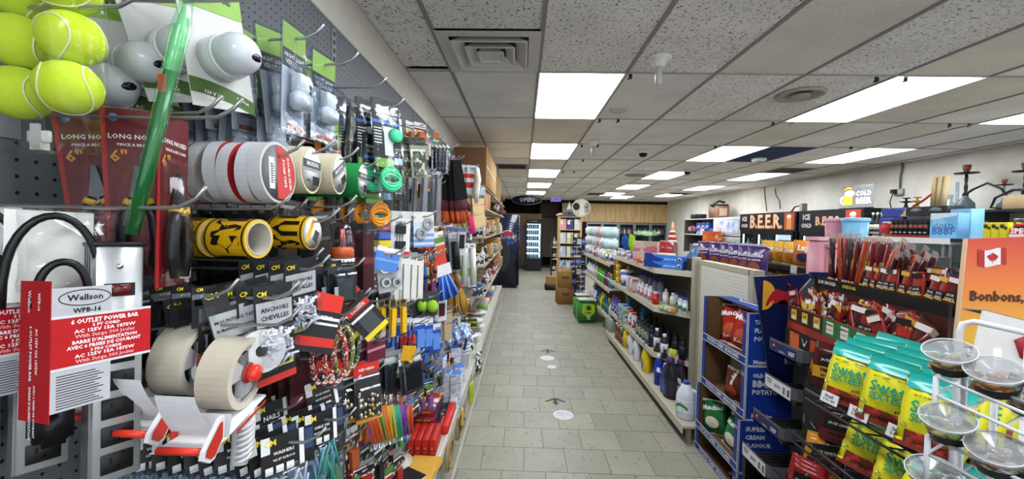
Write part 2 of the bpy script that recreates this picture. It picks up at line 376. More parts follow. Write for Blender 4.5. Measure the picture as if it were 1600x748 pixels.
t = tag(B(M('C9C7C2')).lathe([(.075,0),(.07,-.006),(0,-.008)], 20).obj('cover_plate', None, P(966,173,z=Z)), 'flat round blank cover plate on a ceiling tile', 'plate')
for lab, px, py in (('black dome security camera in the open ceiling over the gondola', 1005, 238), ('dome security camera beside the fifth middle ceiling light', 1074, 268)):
    t = thing('security_camera', lab, 'camera', P(px, py-3, z=Z), group='dome cameras')
    B(WHITE).lathe([(.075,0),(.075,-.03),(.062,-.042)], 16).obj('housing', t)
    B(M('0A0A0C', .1)).lathe([(.06,-.04),(.052,-.07),(.03,-.088),(0,-.094)], 16).obj('dome', t)
t = thing('smoke_detector', 'white round smoke detector on the navy blue ceiling tile', 'detector', P(1186,247,z=Z))
B(WHITE).lathe([(.10,0),(.10,-.03),(.08,-.05),(0,-.052)], 20).obj('base', t); B(M('9E9C98')).lathe([(.04,-.052),(.03,-.062),(0,-.063)], 14).obj('sensor', t)
k = 0
for px, py in ((985,117),(1031,117),(937,187),(966,187),(909,227),(934,227),(911,250),(1370,121.5),(1415,121.5),(1208,192),(1238,192),(1484,194),(1515,194),(1118,229),(1330,230),(880,268),(897,268),(997,289)):
    k += 1
    tag(B(M('161616')).box(-.012,.012,-.004,.004,-.03,0).box(-.022,-.004,-.004,.004,-.036,-.028).obj('ceiling_hook', None, P(px,py-1,z=Z-.002)), 'small black wire hook on the ceiling grid, %s counted from the lamp sockets back' % W(k), 'hook', 'black hooks on the ceiling grid')
# ------------------------------------------------------------------ makers of goods
CL = CLEAR(); CLB = CLEAR('F4F7FA', .22); INK = M('141414'); PAPER = M('DEDEDA'); CLD = CLEAR('DDE3EA', .3)
def mat(m): return M(m) if isinstance(m, str) else m
def hook_obj(label, tip, base=-.78, lift=.028, r=.0028, two=False):
    """steel peg hook from the board to just past `tip`"""
    L = tip.x-base
    k = ('hook', round(L, 2))
    def mk(lb):
        t = thing('peg_hook', lb, 'hook')
        B(STEEL).tube([(-L,0,0),(-L*.3,0,-.003),(-.012,0,0),(.012,0,.012),(.026,0,lift)], r, 6).obj('prong', t)
        B(STEEL).box(-L-.001,-L+.004,-.014,.014,-.035,.012).obj('base_plate', t); return t
    return place(k, mk, label, tip, group='steel peg hooks')
KIND_NAMES = {'cmcard': 'hardware_card', 'dkbag': 'blade_pack', 'grcard': 'gadget_card', 'camo': 'strap_pack', 'comb': 'clamshell_pack', 'strip': 'rod_sleeve', 'blkcase': 'key_ring_card', 'maroon': 'file_pack', 'blkpk': 'tool_sleeve', 'stapler': 'blade_card', 'redtop': 'hex_key_card', 'yknife': 'utility_knife', 'redchain': 'fitting_card', 'bwcase': 'tool_case_pack', 'pink': 'tag_pack', 'usb': 'charger_card', 'strain': 'strainer_card', 'cst': 'key_cap_card', 'blueb': 'sachet', 'socket': 'socket_card', 'wbrush': 'brush_pack', 'orange': 'sponge_bag', 'orange2': 'sponge_bag', 'tubep': 'tube_pack', 'wdev': 'handset_card', 'redwhite': 'lure_card', 'skewer': 'skewer_pack', 'whitetube': 'tube_pack', 'pale': 'stick_pack', 'wsm': 'handle_card', 'lime': 'scrubber_card', 'blubr': 'brush_card', 'flatcase': 'flat_case'}
def card_pack(key, w, h, card, bands=(), blister=None, contents=None, text=(), cat='packet', name=None, sleeve=None, top=.022, t=.0016):
    """hang card: front to -Y, hanging hole at the origin"""
    name = name or KIND_NAMES.get(key, 'carded_pack')
    def mk(label):
        o = thing(name, label, cat)
        b = B(mat(card)); z1, z0 = top, top-h
        b.box(-w/2, -.014, 0, t, z1-.03, z1); b.box(.014, w/2, 0, t, z1-.03, z1); b.box(-.014, .014, 0, t, z1-.016, z1); b.box(-w/2, w/2, 0, t, z0, z1-.03)
        for a0, a1, m in bands: b.box(-w/2+.0005, w/2-.0005, -.0006, 0, z1-h*a1, z1-h*a0, mat(m))
        b.obj('card', o)
        if contents:
            c = B(); contents(c, z1-h); c.obj('contents', o)
        if blister:
            bw, bh, bd, cz, bm = blister; zc = z1-h*cz; b = B(bm)
            q = lambda s, y: [(-bw/2*s,y,zc-bh/2*s),(bw/2*s,y,zc-bh/2*s),(bw/2*s,y,zc+bh/2*s),(-bw/2*s,y,zc+bh/2*s)]
            b.add(q(1,-.001)+q(.93,-bd*.8)+q(.82,-bd), [(0,1,5,4),(1,2,6,5),(2,3,7,6),(3,0,4,7),(4,5,9,8),(5,6,10,9),(6,7,11,10),(7,4,8,11),(8,9,10,11)]); b.obj('blister', o)
        if sleeve:
            b = B(sleeve); b.box(-w/2-.002, w/2+.002, -.012, .006, z0-.004, z1+.003); b.obj('sleeve', o)
        if text:
            b = B()
            for s, wd, cx, cz, m in text: b.text(s, None, (w*cx, -.0016, z1-h*cz), mat(m), width=wd*w)
            b.obj('lettering', o)
        return o
    return key, mk
def bag_mesh(b, w, h, d, m, top=.0, seal=.03, crinkle=.006, seed=1, nx=8, nz=10, pleat=True):
    """pillow bag hanging below z=top, front -Y"""
    R = random.Random(seed); vs = []; fs = []
    G = {}
    for side in (-1, 1):
        for i in range(nx+1):
            for j in range(nz+1):
                u, v = i/nx, j/nz
                f = (max(0, sin(pi*u))**.45)*(max(0, sin(pi*min(1, max(0, (v*h-seal)/(h-2*seal)))))**.5)
                y = side*(d/2*f + (R.uniform(-crinkle, crinkle) if 0 < i < nx and 0 < j < nz else 0))
                xx = (u-.5)*w*(1-.05*f)
                edge = i in (0, nx) or j in (0, nz)
                key = (i, j) if edge else (i, j, side)
                if key not in G: G[key] = len(vs); vs.append((xx+(R.uniform(-.002,.002)), 0 if edge else y, top-v*h))
    for side in (-1, 1):
        for i in range(nx):
            for j in range(nz):
                g = lambda a, c: G[(a, c)] if (a in (0, nx) or c in (0, nz)) else G[(a, c, side)]
                q = (g(i,j), g(i,j+1), g(i+1,j+1), g(i+1,j))
                fs.append(q if side == -1 else q[::-1])
    b.add(vs, fs, m, True); return b
def bag_front_y(w, h, d, x, z, top=0, seal=.03):
    u, v = x/w+.5, (top-z)/h
    return -(d/2*(max(0, sin(pi*u))**.45)*(max(0, sin(pi*min(1, max(0, (v*h-seal)/(h-2*seal)))))**.5))
def hang(desc, group, px, py, n, dx, kb, x=-.46, th=90, lean=0, jit=3, hook=True, hookx=None, roll=0, step=(0,0)):
    """n packs on one peg hook, the front one with its hole at photo point (px,py)"""
    key, mk = kb; p = P(px, py, x=x); R = random.Random(px*7+py)
    if hook:
        hook_obj('steel peg hook carrying '+desc.replace('with', 'having')[:60].rsplit(' ', 1)[0] if len(desc) > 60 else 'steel peg hook carrying '+desc, Vector((hookx if hookx else x+.03, p.y, p.z)))
    for i in range(n):
        lab = desc if n == 1 else '%s, %s from the aisle' % (desc, 'nearest' if i == 0 else nth(i))
        place(key, mk, lab, p+Vector((-i*dx, i*step[0]+R.uniform(-.004,.004), i*step[1]-.001)), group=group if n > 1 else None,
              rot=(rad(lean+R.uniform(-jit,jit)*.6), rad(roll+R.uniform(-jit,jit)), rad(th+R.uniform(-jit,jit)*1.5)))
def bottle_kind(name, cat, prof, m, cap=None, capm=None, band=None, bandm=None, sx=1, sy=1, n=12, handle=None, text=None, trigger=None):
    """upright bottle on z=0: body outline, cap outline, label band (z0,z1,grow)"""
    def mk(label):
        o = thing(name, label, cat)
        B(mat(m)).lathe(prof, n, sx=sx, sy=sy).obj('body', o)
        if cap: B(mat(capm)).lathe(cap, max(8, n-2)).obj('cap', o)
        if band:
            def rad_at(z):
                for (r0,h0),(r1,h1) in zip(prof, prof[1:]):
                    if h0 <= z <= h1 and h1 > h0: return r0+(r1-r0)*(z-h0)/(h1-h0)
                return prof[0][0]
            z0, z1 = band[:2]; B(mat(bandm)).lathe([(rad_at(z0)+.0012,z0),(rad_at((z0+z1)/2)+.0014,(z0+z1)/2),(rad_at(z1)+.0012,z1)], n, sx=sx, sy=sy).obj('wrap_label', o)
        if handle: B(mat(m)).tube(handle[0], handle[1], 6).obj('handle', o)
        if trigger:
            z = trigger[0]; tm = mat(trigger[1]); b = B(tm)
            b.prism([(-.028,z+.035),(-.04,z+.022),(-.012,z),(.012,z),(.016,z+.03),(.03,z+.035),(.028,z+.052),(-.03,z+.052)], -.012, .012); b.obj('spray_head', o)
        if text:
            s, z, wd, tm = text; B(mat(tm)).text(s, None, (0, -max(r for r, _ in prof)*sy-.003, z), width=wd).obj('lettering', o)
        return o
    return mk
def box_kind(name, cat, w, d, h, faces, lettering=(), flaps=False):
    """carton on z=0, front -Y; faces = material per look ('body', optional 'top', 'front')"""
    def mk(label):
        o = thing(name, label, cat)
        b = B(mat(faces['body'])); b.box(-w/2,w/2,-d/2,d/2,0,h,bev=min(.002, h*.05)); b.obj('carton', o)
        if 'front' in faces: B(mat(faces['front'])).box(-w/2+.002,w/2-.002,-d/2-.0008,-d/2,.002,h-.002).obj('front_print', o)
        if 'side' in faces:
            B(mat(faces['side'])).box(-w/2-.0008,-w/2,-d/2+.002,d/2-.002,.002,h-.002).obj('side_print', o); B(mat(faces['side'])).box(w/2,w/2+.0008,-d/2+.002,d/2-.002,.002,h-.002).obj('side_print', o)
        if 'top' in faces: B(mat(faces['top'])).box(-w/2+.002,w/2-.002,-d/2+.002,d/2-.002,h,h+.0008).obj('top_print', o)
        if flaps: B(M('8B6B42')).box(-w/2,w/2,-.003,.003,h,h+.0006).obj('seam', o)
        if lettering:
            b = B()
            for s, wd, face, cx, cz, m in lettering:
                at = {'-y': (cx,-d/2-.0016,cz), '+x': (w/2+.0016,cx,cz), '-x': (-w/2-.0016,cx,cz), '+z': (cx,cz,h+.0016)}[face]
                b.text(s, None, at, mat(m), face=face, width=wd)
            b.obj('lettering', o)
        return o
    return mk
def jug(h, r, cap, hw=.012): # handled detergent jug outline
    return [(r*.92,0),(r,.01),(r,h*.55),(r*.9,h*.68),(r*.5,h*.82),(r*.36,h*.86),(r*.36,h*.9)]
# ------------------------------------------------------------------ pegboard wall
PEG = M('5E6165', .55); RAIL = M('7A7D80', .4); HOLE = M('060606', .9)
PX = -.78
def pegwall(label):
    t = thing('pegboard_bay', label, 'pegboard')
    W = 1.22
    B(PEG).box(-.018, 0, 0, W, .40, 2.485).obj('board', t)
    b = B(HOLE); N = 47
    for i in range(N):
        for j in range(81):
            y, z = .025+i*.0254, .44+j*.0254
            b.add([(.0005, y+.0031*cos(a*pi/3), z+.0031*sin(a*pi/3)) for a in range(6)], [(0,1,2,3,4,5)])
    b.obj('peg_hole', t, kind='stuff')
    B(RAIL).box(-.02,.003,0,W,2.485,2.495).obj('top_rail', t)
    b = B(RAIL).box(-.02,.004,-.016,.016,.1,2.48); 
    for k in range(60): b.box(.004,.0045,-.006,.006,.5+k*.033,.518+k*.033, HOLE)
    b.obj('upright', t)
    B(M('4B4D50')).box(-.02,0,0,W,.02,.40).obj('lower_back', t)
    return t
bays = ['beside the camera', 'behind the tapes and power bars', 'behind the string bags and gloves', 'behind the plumbing and kitchen gadgets', 'behind the gloves and skewers']
for i, s in enumerate(bays):
    place('pegbay', pegwall, 'grey perforated pegboard bay '+s, (PX, -.787+i*1.22, 0), group='pegboard bays')
# deep base shelf under the pegboard
SHZ = .38; SHX = -.44
def base_shelf(label):
    t = thing('base_shelf', label, 'shelf'); W = 1.215; m = M('B9B6AC', .5)
    B(m).box(-.78, SHX-.012, 0, W, SHZ-.02, SHZ).obj('deck', t)
    b = B(M('C9C7BF', .4)).box(SHX-.012, SHX, 0, W, SHZ-.032, SHZ+.006); b.obj('price_rail', t)
    B(m).box(-.78, -.50, 0, W, .085, .10).obj('lower_deck', t)
    B(M('9A978E')).box(-.515, -.50, 0, W, 0, .085).obj('kick_plate', t)
    B(M('B0ADA4')).box(-.445,-.43,0,W,0.003,.012).obj('floor_rail', t)
    return t
for i, s in enumerate(['beneath the power bars', 'under the string bags', 'carrying the small white cartons', 'carrying the white cup stack', 'carrying foil pans', 'near the stacked tubs', 'near the cola machine']):
    place('baseshelf', base_shelf, 'beige steel base shelf '+s, (0, .433+i*1.22, 0), group='base shelves along the pegboard')
# ------------------------------------------------------------------ tennis balls in a bag
def ball(label):
    b = B(M('BFD62A', .9, 0, .12, 200)).ball((0,0,0), .0335, n=20, m=12)
    o = thing('tennis_ball', label, 'ball'); b.obj('felt', o)
    pts = []
    for k in range(40):
        a = 2*pi*k/40; v = Vector((cos(a)*.75+.25*cos(3*a), sin(a)*.75-.25*sin(3*a), .87*sin(2*a)*.9)).normalized()*.0335; pts.append(v)
    B(M('D9DDB8', .8)).tube(pts, .0012, 5, close=True).obj('seam', o); return o
bp = P(108, 137, y=.515)
for lab, dx, dz, dy, rz in (('lowest','0',0,0,0),('second','0',.064,.004,1),('third','0',.128,0,2)):
    place('ball', ball, 'yellow-green tennis ball in the clear bag, %s in the near column' % lab, bp+Vector((0,dy,dz)), group='bagged tennis balls', rot=(.6+rz*.4, .4, rz))
for i, (lab, dz) in enumerate((('lowest',-.006),('second',.06),('third',.124))):
    place('ball', ball, 'yellow-green tennis ball in the clear bag, %s in the column against the board' % lab, bp+Vector((-.072,.005,dz)), group='bagged tennis balls', rot=(1+i,.8,i))
t = thing('ball_bag', 'crinkled clear bag holding yellow-green tennis balls', 'bag', bp+Vector((-.036,0,.20)))
bag_mesh(B(), .165, .285, .085, CLEAR('FFFFFF', .05), top=0, seal=.02, crinkle=.004, nx=10, nz=14).obj('film', t)
t = thing('tag_clip', 'white plastic clip tag hanging below the tennis ball bag', 'clip', P(62,218,y=.53))
B(M('D5D6D2', .25)).box(-.016,.016,-.003,.003,-.004,.012,bev=.002).box(-.008,.008,-.005,.005,-.014,-.004).obj('clip', t); B(M('B8BAB6', .2)).box(-.006,.006,-.006,-.003,-.012,.02).obj('window', t)
hook_obj('steel peg hook holding the bag of tennis balls', P(200,10,y=.515))
# ------------------------------------------------------------------ round stick-on lights
def puck(label):
    o = thing('puck_light', label, 'light'); w, h = .105, .20
    B(M('BDBDBA')).box(-w/2,w/2,0,.0015,-h,.02).obj('card', o)
    B(M('7CA63C')).box(-w/2,w/2,-.0006,0,-h*.2,.02).obj('print_band', o)
    b = B(M('3E5B22')); n = 10
    for k in range(n):
        x0, x1 = -w/2+w*k/n, -w/2+w*(k+1)/n; f = lambda x: -.185-.25*(x)-2.2*x*x
        b.quad((x0,-.0008,f(x0)),(x1,-.0008,f(x1)),(x1,-.0008,f(x1)+.024),(x0,-.0008,f(x0)+.024))
    b.obj('curved_band', o)
    c = (0,0,-.118); k_ = .82
    B(M('C6CAD2', .25, coat=.6)).lathe([(.044*k_,-.002),(.044*k_,-.026),(.041*k_,-.03)], 24, at=c, axis='y').lathe([(.041*k_,-.03),(.041*k_,-.052),(.036*k_,-.066),(.024*k_,-.077),(0,-.081)], 24, at=c, axis='y').obj('lamp_body', o)
    B(M('D6D9DE', .15)).lathe([(.0425*k_,-.028),(.0437*k_,-.031),(.0425*k_,-.034)], 24, at=c, axis='y').obj('trim_ring', o)
    B(M('101014', .1)).ball((.008,-.0745,-.126), .0105, n=10, m=6, sq=(1.3,.6,.8)).obj('sensor', o)
    b = B(PAPER); b.text('120 V AC', None, (-.018,-.003,-.178), width=.03, rot=-.2); b.text('120 VCA', None, (.03,-.003,-.182), width=.022, rot=-.4); b.text('60 Hz 0.3W', None, (-.018,-.003,-.187), width=.026, rot=-.2)
    b.text('MOTION NIGHT LIGHT', None, (0,-.002,.0), M('222222'), width=.09); b.text('VEILLEUSE', None, (0,-.002,-.014), M('222222'), width=.07)
    b.obj('lettering', o); return o
ph = P(338, 84, y=.66)+Vector((-.03,.02,.118))
for i, (s, dx, dz) in enumerate((('front one, seen whole',0,0),('second, leaning behind the green grip',-.10,.012),('third, half hidden by the tennis balls',-.16,-.02),('rearmost, lowest by the board',-.20,-.06))):
    place('puck', puck, 'white round night light on a green card, '+s, ph+Vector((dx,-.006*i,dz)), rot=(rad(-4),rad(-14 if i else -6),rad(70-i*4)), group='carded round night lights')
hook_obj('steel peg hook holding the round night lights', ph+Vector((.06,0,0)))
# clear motion-sensor packs
def lamp_pack(label):
    o = thing('sensor_pack', label, 'packet'); w, h = .085, .185
    b = B(M('C9CACC', .4)); b.box(-w/2+.004,w/2-.004,0,.001,-h+.004,.018); b.box(-w/2+.004,w/2-.004,-.0006,0,-.028,.018, M('8DB04A')); b.box(-w/2+.004,w/2-.004,-.0006,0,-.062,-.028, M('33363A')); b.box(-.02,.035,-.0006,0,-h+.008,-h+.017, M('B5542E'))
    b.obj('card', o)
    b = B(PAPER); b.text('NIGHT LIGHT', None, (0,-.0012,-.04), width=.066); b.text('VEILLEUSE', None, (0,-.0012,-.052), width=.058); b.obj('lettering', o)
    B(M('D4D7DD', .2, coat=.5)).box(-.024,.024,-.03,-.002,-.14,-.105,bev=.005).box(-.017,.017,-.025,-.002,-.105,-.07,bev=.003).obj('lamp_body', o)
    b = B(CLEAR('EDF1F6', .16)); b.box(-w/2,w/2,-.004,.003,-h,.022); b.box(-.034,.034,-.042,-.004,-.155,-.058,bev=.006); b.obj('shell', o); return o
hang('clear night light clamshell on the first long row', 'night light clamshells', 462, 60, 5, .052, ('lampk', lamp_pack), x=-.455, th=84, jit=4, roll=-6)
hang('clear night light clamshell on the second row behind', 'night light clamshells', 507, 100, 4, .05, ('lampk', lamp_pack), x=-.475, th=80, jit=4, hookx=-.42)
hang('clear night light clamshell on the low back row', 'night light clamshells', 420, 140, 4, .06, ('lampk', lamp_pack), x=-.53, th=82, jit=5, hook=False)
hook_obj('empty steel peg hook above the trimmer line bags', P(590,136,x=-.43)); hook_obj('empty steel peg hook high beside the pegboard seam', P(398,0,x=-.43))
# ------------------------------------------------------------------ pliers on dark red cards
def pliers(label):
    o = thing('pliers_pack', label, 'packet'); w, h = .078, .235
    b = B(M('5E1418', .4)); b.box(-w/2,w/2,0,.0015,-h,.02); b.box(-w/2,-w/2+.006,-.0006,0,-h,.02, M('9A1C20')); b.obj('card', o)
    b = B(PAPER); b.text('LONG NOSED', None, (0,-.001,-.022), width=.062); b.text('PINCE A BEC LONG', None, (.004,-.001,-.034), width=.05); b.text('6"', None, (-.02,-.001,-.052), M('C98A3A'), width=.02)
    b.lathe([(.006,-.001),(.006,-.0016)], 14, at=(-.024,0,.006), axis='y', mat=M('5D7FB4')); b.obj('lettering', o)
    b = B(M('4A4C50', .3, .7)); b.prism([(.0,-.066),(.005,-.066),(.010,-.100),(.014,-.12),(-.010,-.12),(-.006,-.100)], -.010, -.003); b.obj('jaws', o)
    b = B(M('16161A', .35))
    for s in (-1,1): b.tube([(s*.006+.002,-.008,-.115),(s*.018+.002,-.009,-.145),(s*.020+.002,-.009,-.185),(s*.012+.002,-.009,-.222)], [.006,.0085,.009,.006], 8)
    b.obj('handle', o)
    b = B(M('C9A02C'))
    for s in (-1,1): b.tube([(s*.008+.002,-.008,-.118),(s*.012+.002,-.008,-.126)], .0088, 8)
    b.obj('grip_collar', o)
    B(CLEAR('FFFFFF', .04)).box(-w/2+.004,w/2-.004,-.02,-.001,-h+.003,-.048,bev=.006).obj('blister', o); return o
p = P(135, 195, y=.625)
for i, (px, s) in enumerate(((136,'against the board'),(210,'behind the green grip'),(272,'nearest the aisle, handles out'))):
    q = P(px, 192 + (i == 2)*10, y=.625-.01*i)
    place('pliers', pliers, 'long nosed pliers on a dark red card, '+s, q, rot=(0, rad(4*i-6), rad(30 if i < 2 else 104)), group='carded pliers')
hook_obj('steel peg hook holding the pliers cards', P(352, 183, y=.60)); hook_obj('second steel peg hook just behind the pliers cards', P(322, 176, y=.66))
# ------------------------------------------------------------------ green foam grip in a clear sleeve
a, c = P(292, 6, y=.56), P(206, 366, y=.53); dv = (c-a)
t = thing('foam_grip', 'green foam grip in a clear sleeve hanging slanted before the pliers', 'grip', a)
B(M('0F5A28', .35, coat=.3)).tube([dv*.3, dv*.65, dv], .0078, 14).obj('grip', t)
B(CLEAR('E8FFF0', .16)).tube([Vector((.004,0,.02)), dv*.12, dv*.3, dv*.65, dv*.97], [.006,.012,.011,.0105,.0105], 10).obj('sleeve', t)
B(CLEAR('BFEFCB', .45)).tube([dv*.02, dv*.15, dv*.3], [.004,.008,.0085], 8).obj('wrapped_end', t)
B(M('B94A30')).box(-.005,.005,-.0092,-.0082,-.012,.012).obj('sticker', t, loc=dv*.36)
# ------------------------------------------------------------------ tape rolls on hooks
def roll(name, ro, ri, wd, edge, side, core=None, facel=None, cat='tape'):
    def mk(label):
        o = thing(name, label, cat)
        B(mat(edge)).ring(ri, ro, -wd, 0, 36, mat=mat(edge), matf=mat(side)).obj('roll', o)
        B(mat(core or 'B09A70')).ring(ri-.003, ri, -wd-.0005, .0005, 28, mat=mat(core or 'B09A70')).obj('core', o)
        if facel: facel(o)
        return o
    return mk
def whitelabel(o, r=.05):
    B(M('84868A', .3)).lathe([(r,.0012),(0,.0013)], 32, axis='x').obj('end_label', o)
    b = B(); b.add([(.002, r*.95*cos(a), r*.95*sin(a)) for a in [(-1.75+3.5*k/14) for k in range(15)]], [tuple(range(15))], M('B3302C')); b.obj('red_panel', o)
    b = B(PAPER); b.text('DOUBLE SIDED', None, (.0028, r*.55, .0), face='+x', width=r*1.2, rot=-1.45); b.text('FOAM TAPE', None, (.0028, r*.25, .0), face='+x', width=r*1.0, rot=-1.45); b.box(.0014,.0018,-r*.62,-r*.32,-r*.6,r*.5, PAPER)
    for k in range(9): b.box(.0018,.0022,-r*.55,-r*.4+.002*(k%2),-r*.4+k*.004,-r*.4+k*.004+.002, INK)
    b.obj('lettering', o)
def beigelabel(o, r=.043):
    B(PAPER).lathe([(r,.0012),(0,.0013)], 28, axis='x').obj('end_label', o)
    b = B(); b.box(.0014,.002,-r*.93,r*.93,.004,.02, M('3A3C40')); b.box(.0014,.002,-r*.8,r*.7,-.002,.003, M('8A8C8E'))
    for k in range(10): b.box(.0014,.002,r*.05+k*.003,r*.05+k*.003+.0014+.001*(k%2),-.03,-.012, INK)
    b.text('MASKING', None, (.0026,0,.012), M('E0E0E0'), face='+x', width=r*1.2); b.text('1.88 in', None, (.0026,-r*.45,-.022), INK, face='+x', width=r*.5); b.obj('lettering', o)
p = P(436, 270, x=-.445)
for i in range(9):
    red = i in (0,2,3,5)
    kb = ('wt0', roll('white_tape', .055, .036, .0235, 'BABABE', 'B8B6B2', facel=whitelabel)) if i == 0 else ('wt1', roll('white_tape', .055, .036, .0205, 'B8B8BC', 'A8282A')) if red else ('wt2', roll('white_tape', .055, .036, .0205, 'B8B8BC', 'B0AEAA'))
    place(kb[0], kb[1], 'white foam tape roll with red inner face, %s on the long tape row' % nth(i) if red else 'white foam tape roll, %s on the long tape row' % nth(i), p+Vector((-i*.0295, i*.001, -.001*(i % 3))), rot=(0, rad(2*((i*5) % 3-1)), rad((0,7,2,9,-1,6,3,8,1)[i])), group='white tape rolls')
hook_obj('steel peg hook through the white tape rolls', p+Vector((.02,0,.032)))
for j, (px, py, r, x) in enumerate(((487,266,.050,-.44),(530,272,.050,-.44))):
    q = P(px, py, x=x)
    for i in range(4):
        k = 'bt0' if i == 0 else 'bt1'
        place(k, roll('masking_tape', .048, .036, .05, 'CFC6AC', 'C4BA9C', facel=beigelabel if i == 0 else None), 'cream masking tape roll, %s on the %s masking tape hook' % (nth(i), ('first','second')[j]), q+Vector((-i*.052,0,0)), rot=(.5*i+j*.5,0,rad(4)), group='masking tape rolls')
    hook_obj('steel peg hook through the %s masking tape rolls' % ('first','second')[j], q+Vector((.02,0,.036)))
q = P(567, 282, x=-.445)
for i in range(4): place('gt%d' % (i > 0), roll('green_tape', .047, .036, .045, '1D8A45', '1A7A3C', facel=beigelabel if i == 0 else None), 'green painter tape roll, %s on its hook' % nth(i), q+Vector((-i*.047,0,0)), rot=(0,0,rad(4)), group='green tape rolls')
hook_obj('steel peg hook through the green tape rolls', q+Vector((.02,0,.036)))
# caution tape
def caution(label):
    o = thing('caution_tape', label, 'tape'); L, ro = .078, .034
    B(M('C99B14', .3)).ring(.0285, ro, -L, 0, 28, matf=M('C9A648')).obj('roll', o); B(M('B4AFA4')).ring(.027, .0285, -L-.001, .001, 28).obj('core', o)
    b = B(M('15140F', .35))
    vs, fs = glyphs('CAUTION', .05); hw = max(v.x for v in vs)
    b.add([(-L/2+v.y*L*.86, (ro+.0007)*sin(v.x/hw*3.0+.5), (ro+.0007)*cos(v.x/hw*3.0+.5)) for v in vs], fs)
    for x0 in (-L+.003, -.006): b.ring(ro+.0002, ro+.0006, x0, x0+.003, 28)
    b.obj('lettering', o); return o
p = P(405, 372, x=-.458)
for i in range(3): place('caut', caution, 'yellow caution tape roll with open core, %s on the first caution hook' % nth(i), p+Vector((-i*.081,.002*i,-.001)), rot=(rad(-10+40*i),0,rad(-6)), group='caution tape rolls')
hook_obj('steel peg hook above the open caution tape rolls', P(433,326,x=-.445))
p2 = P(488, 364, x=-.43)
o = place('caut', caution, 'yellow caution tape roll with a paper label on its end', p2, rot=(rad(60),0,rad(-4)), group='caution tape rolls')
e = B(PAPER).lathe([(.0315,.0012),(0,.0013)], 24, axis='x'); e.box(.0014,.002,-.026,.026,.006,.016, M('D9A91C')); 
for k in range(8): e.box(.0014,.002,-.012+k*.003,-.0105+k*.003,-.02,-.004, INK)
e.obj('end_label', o)
hook_obj('steel peg hook holding the labelled caution tape', p2+Vector((.03,0,.024)))
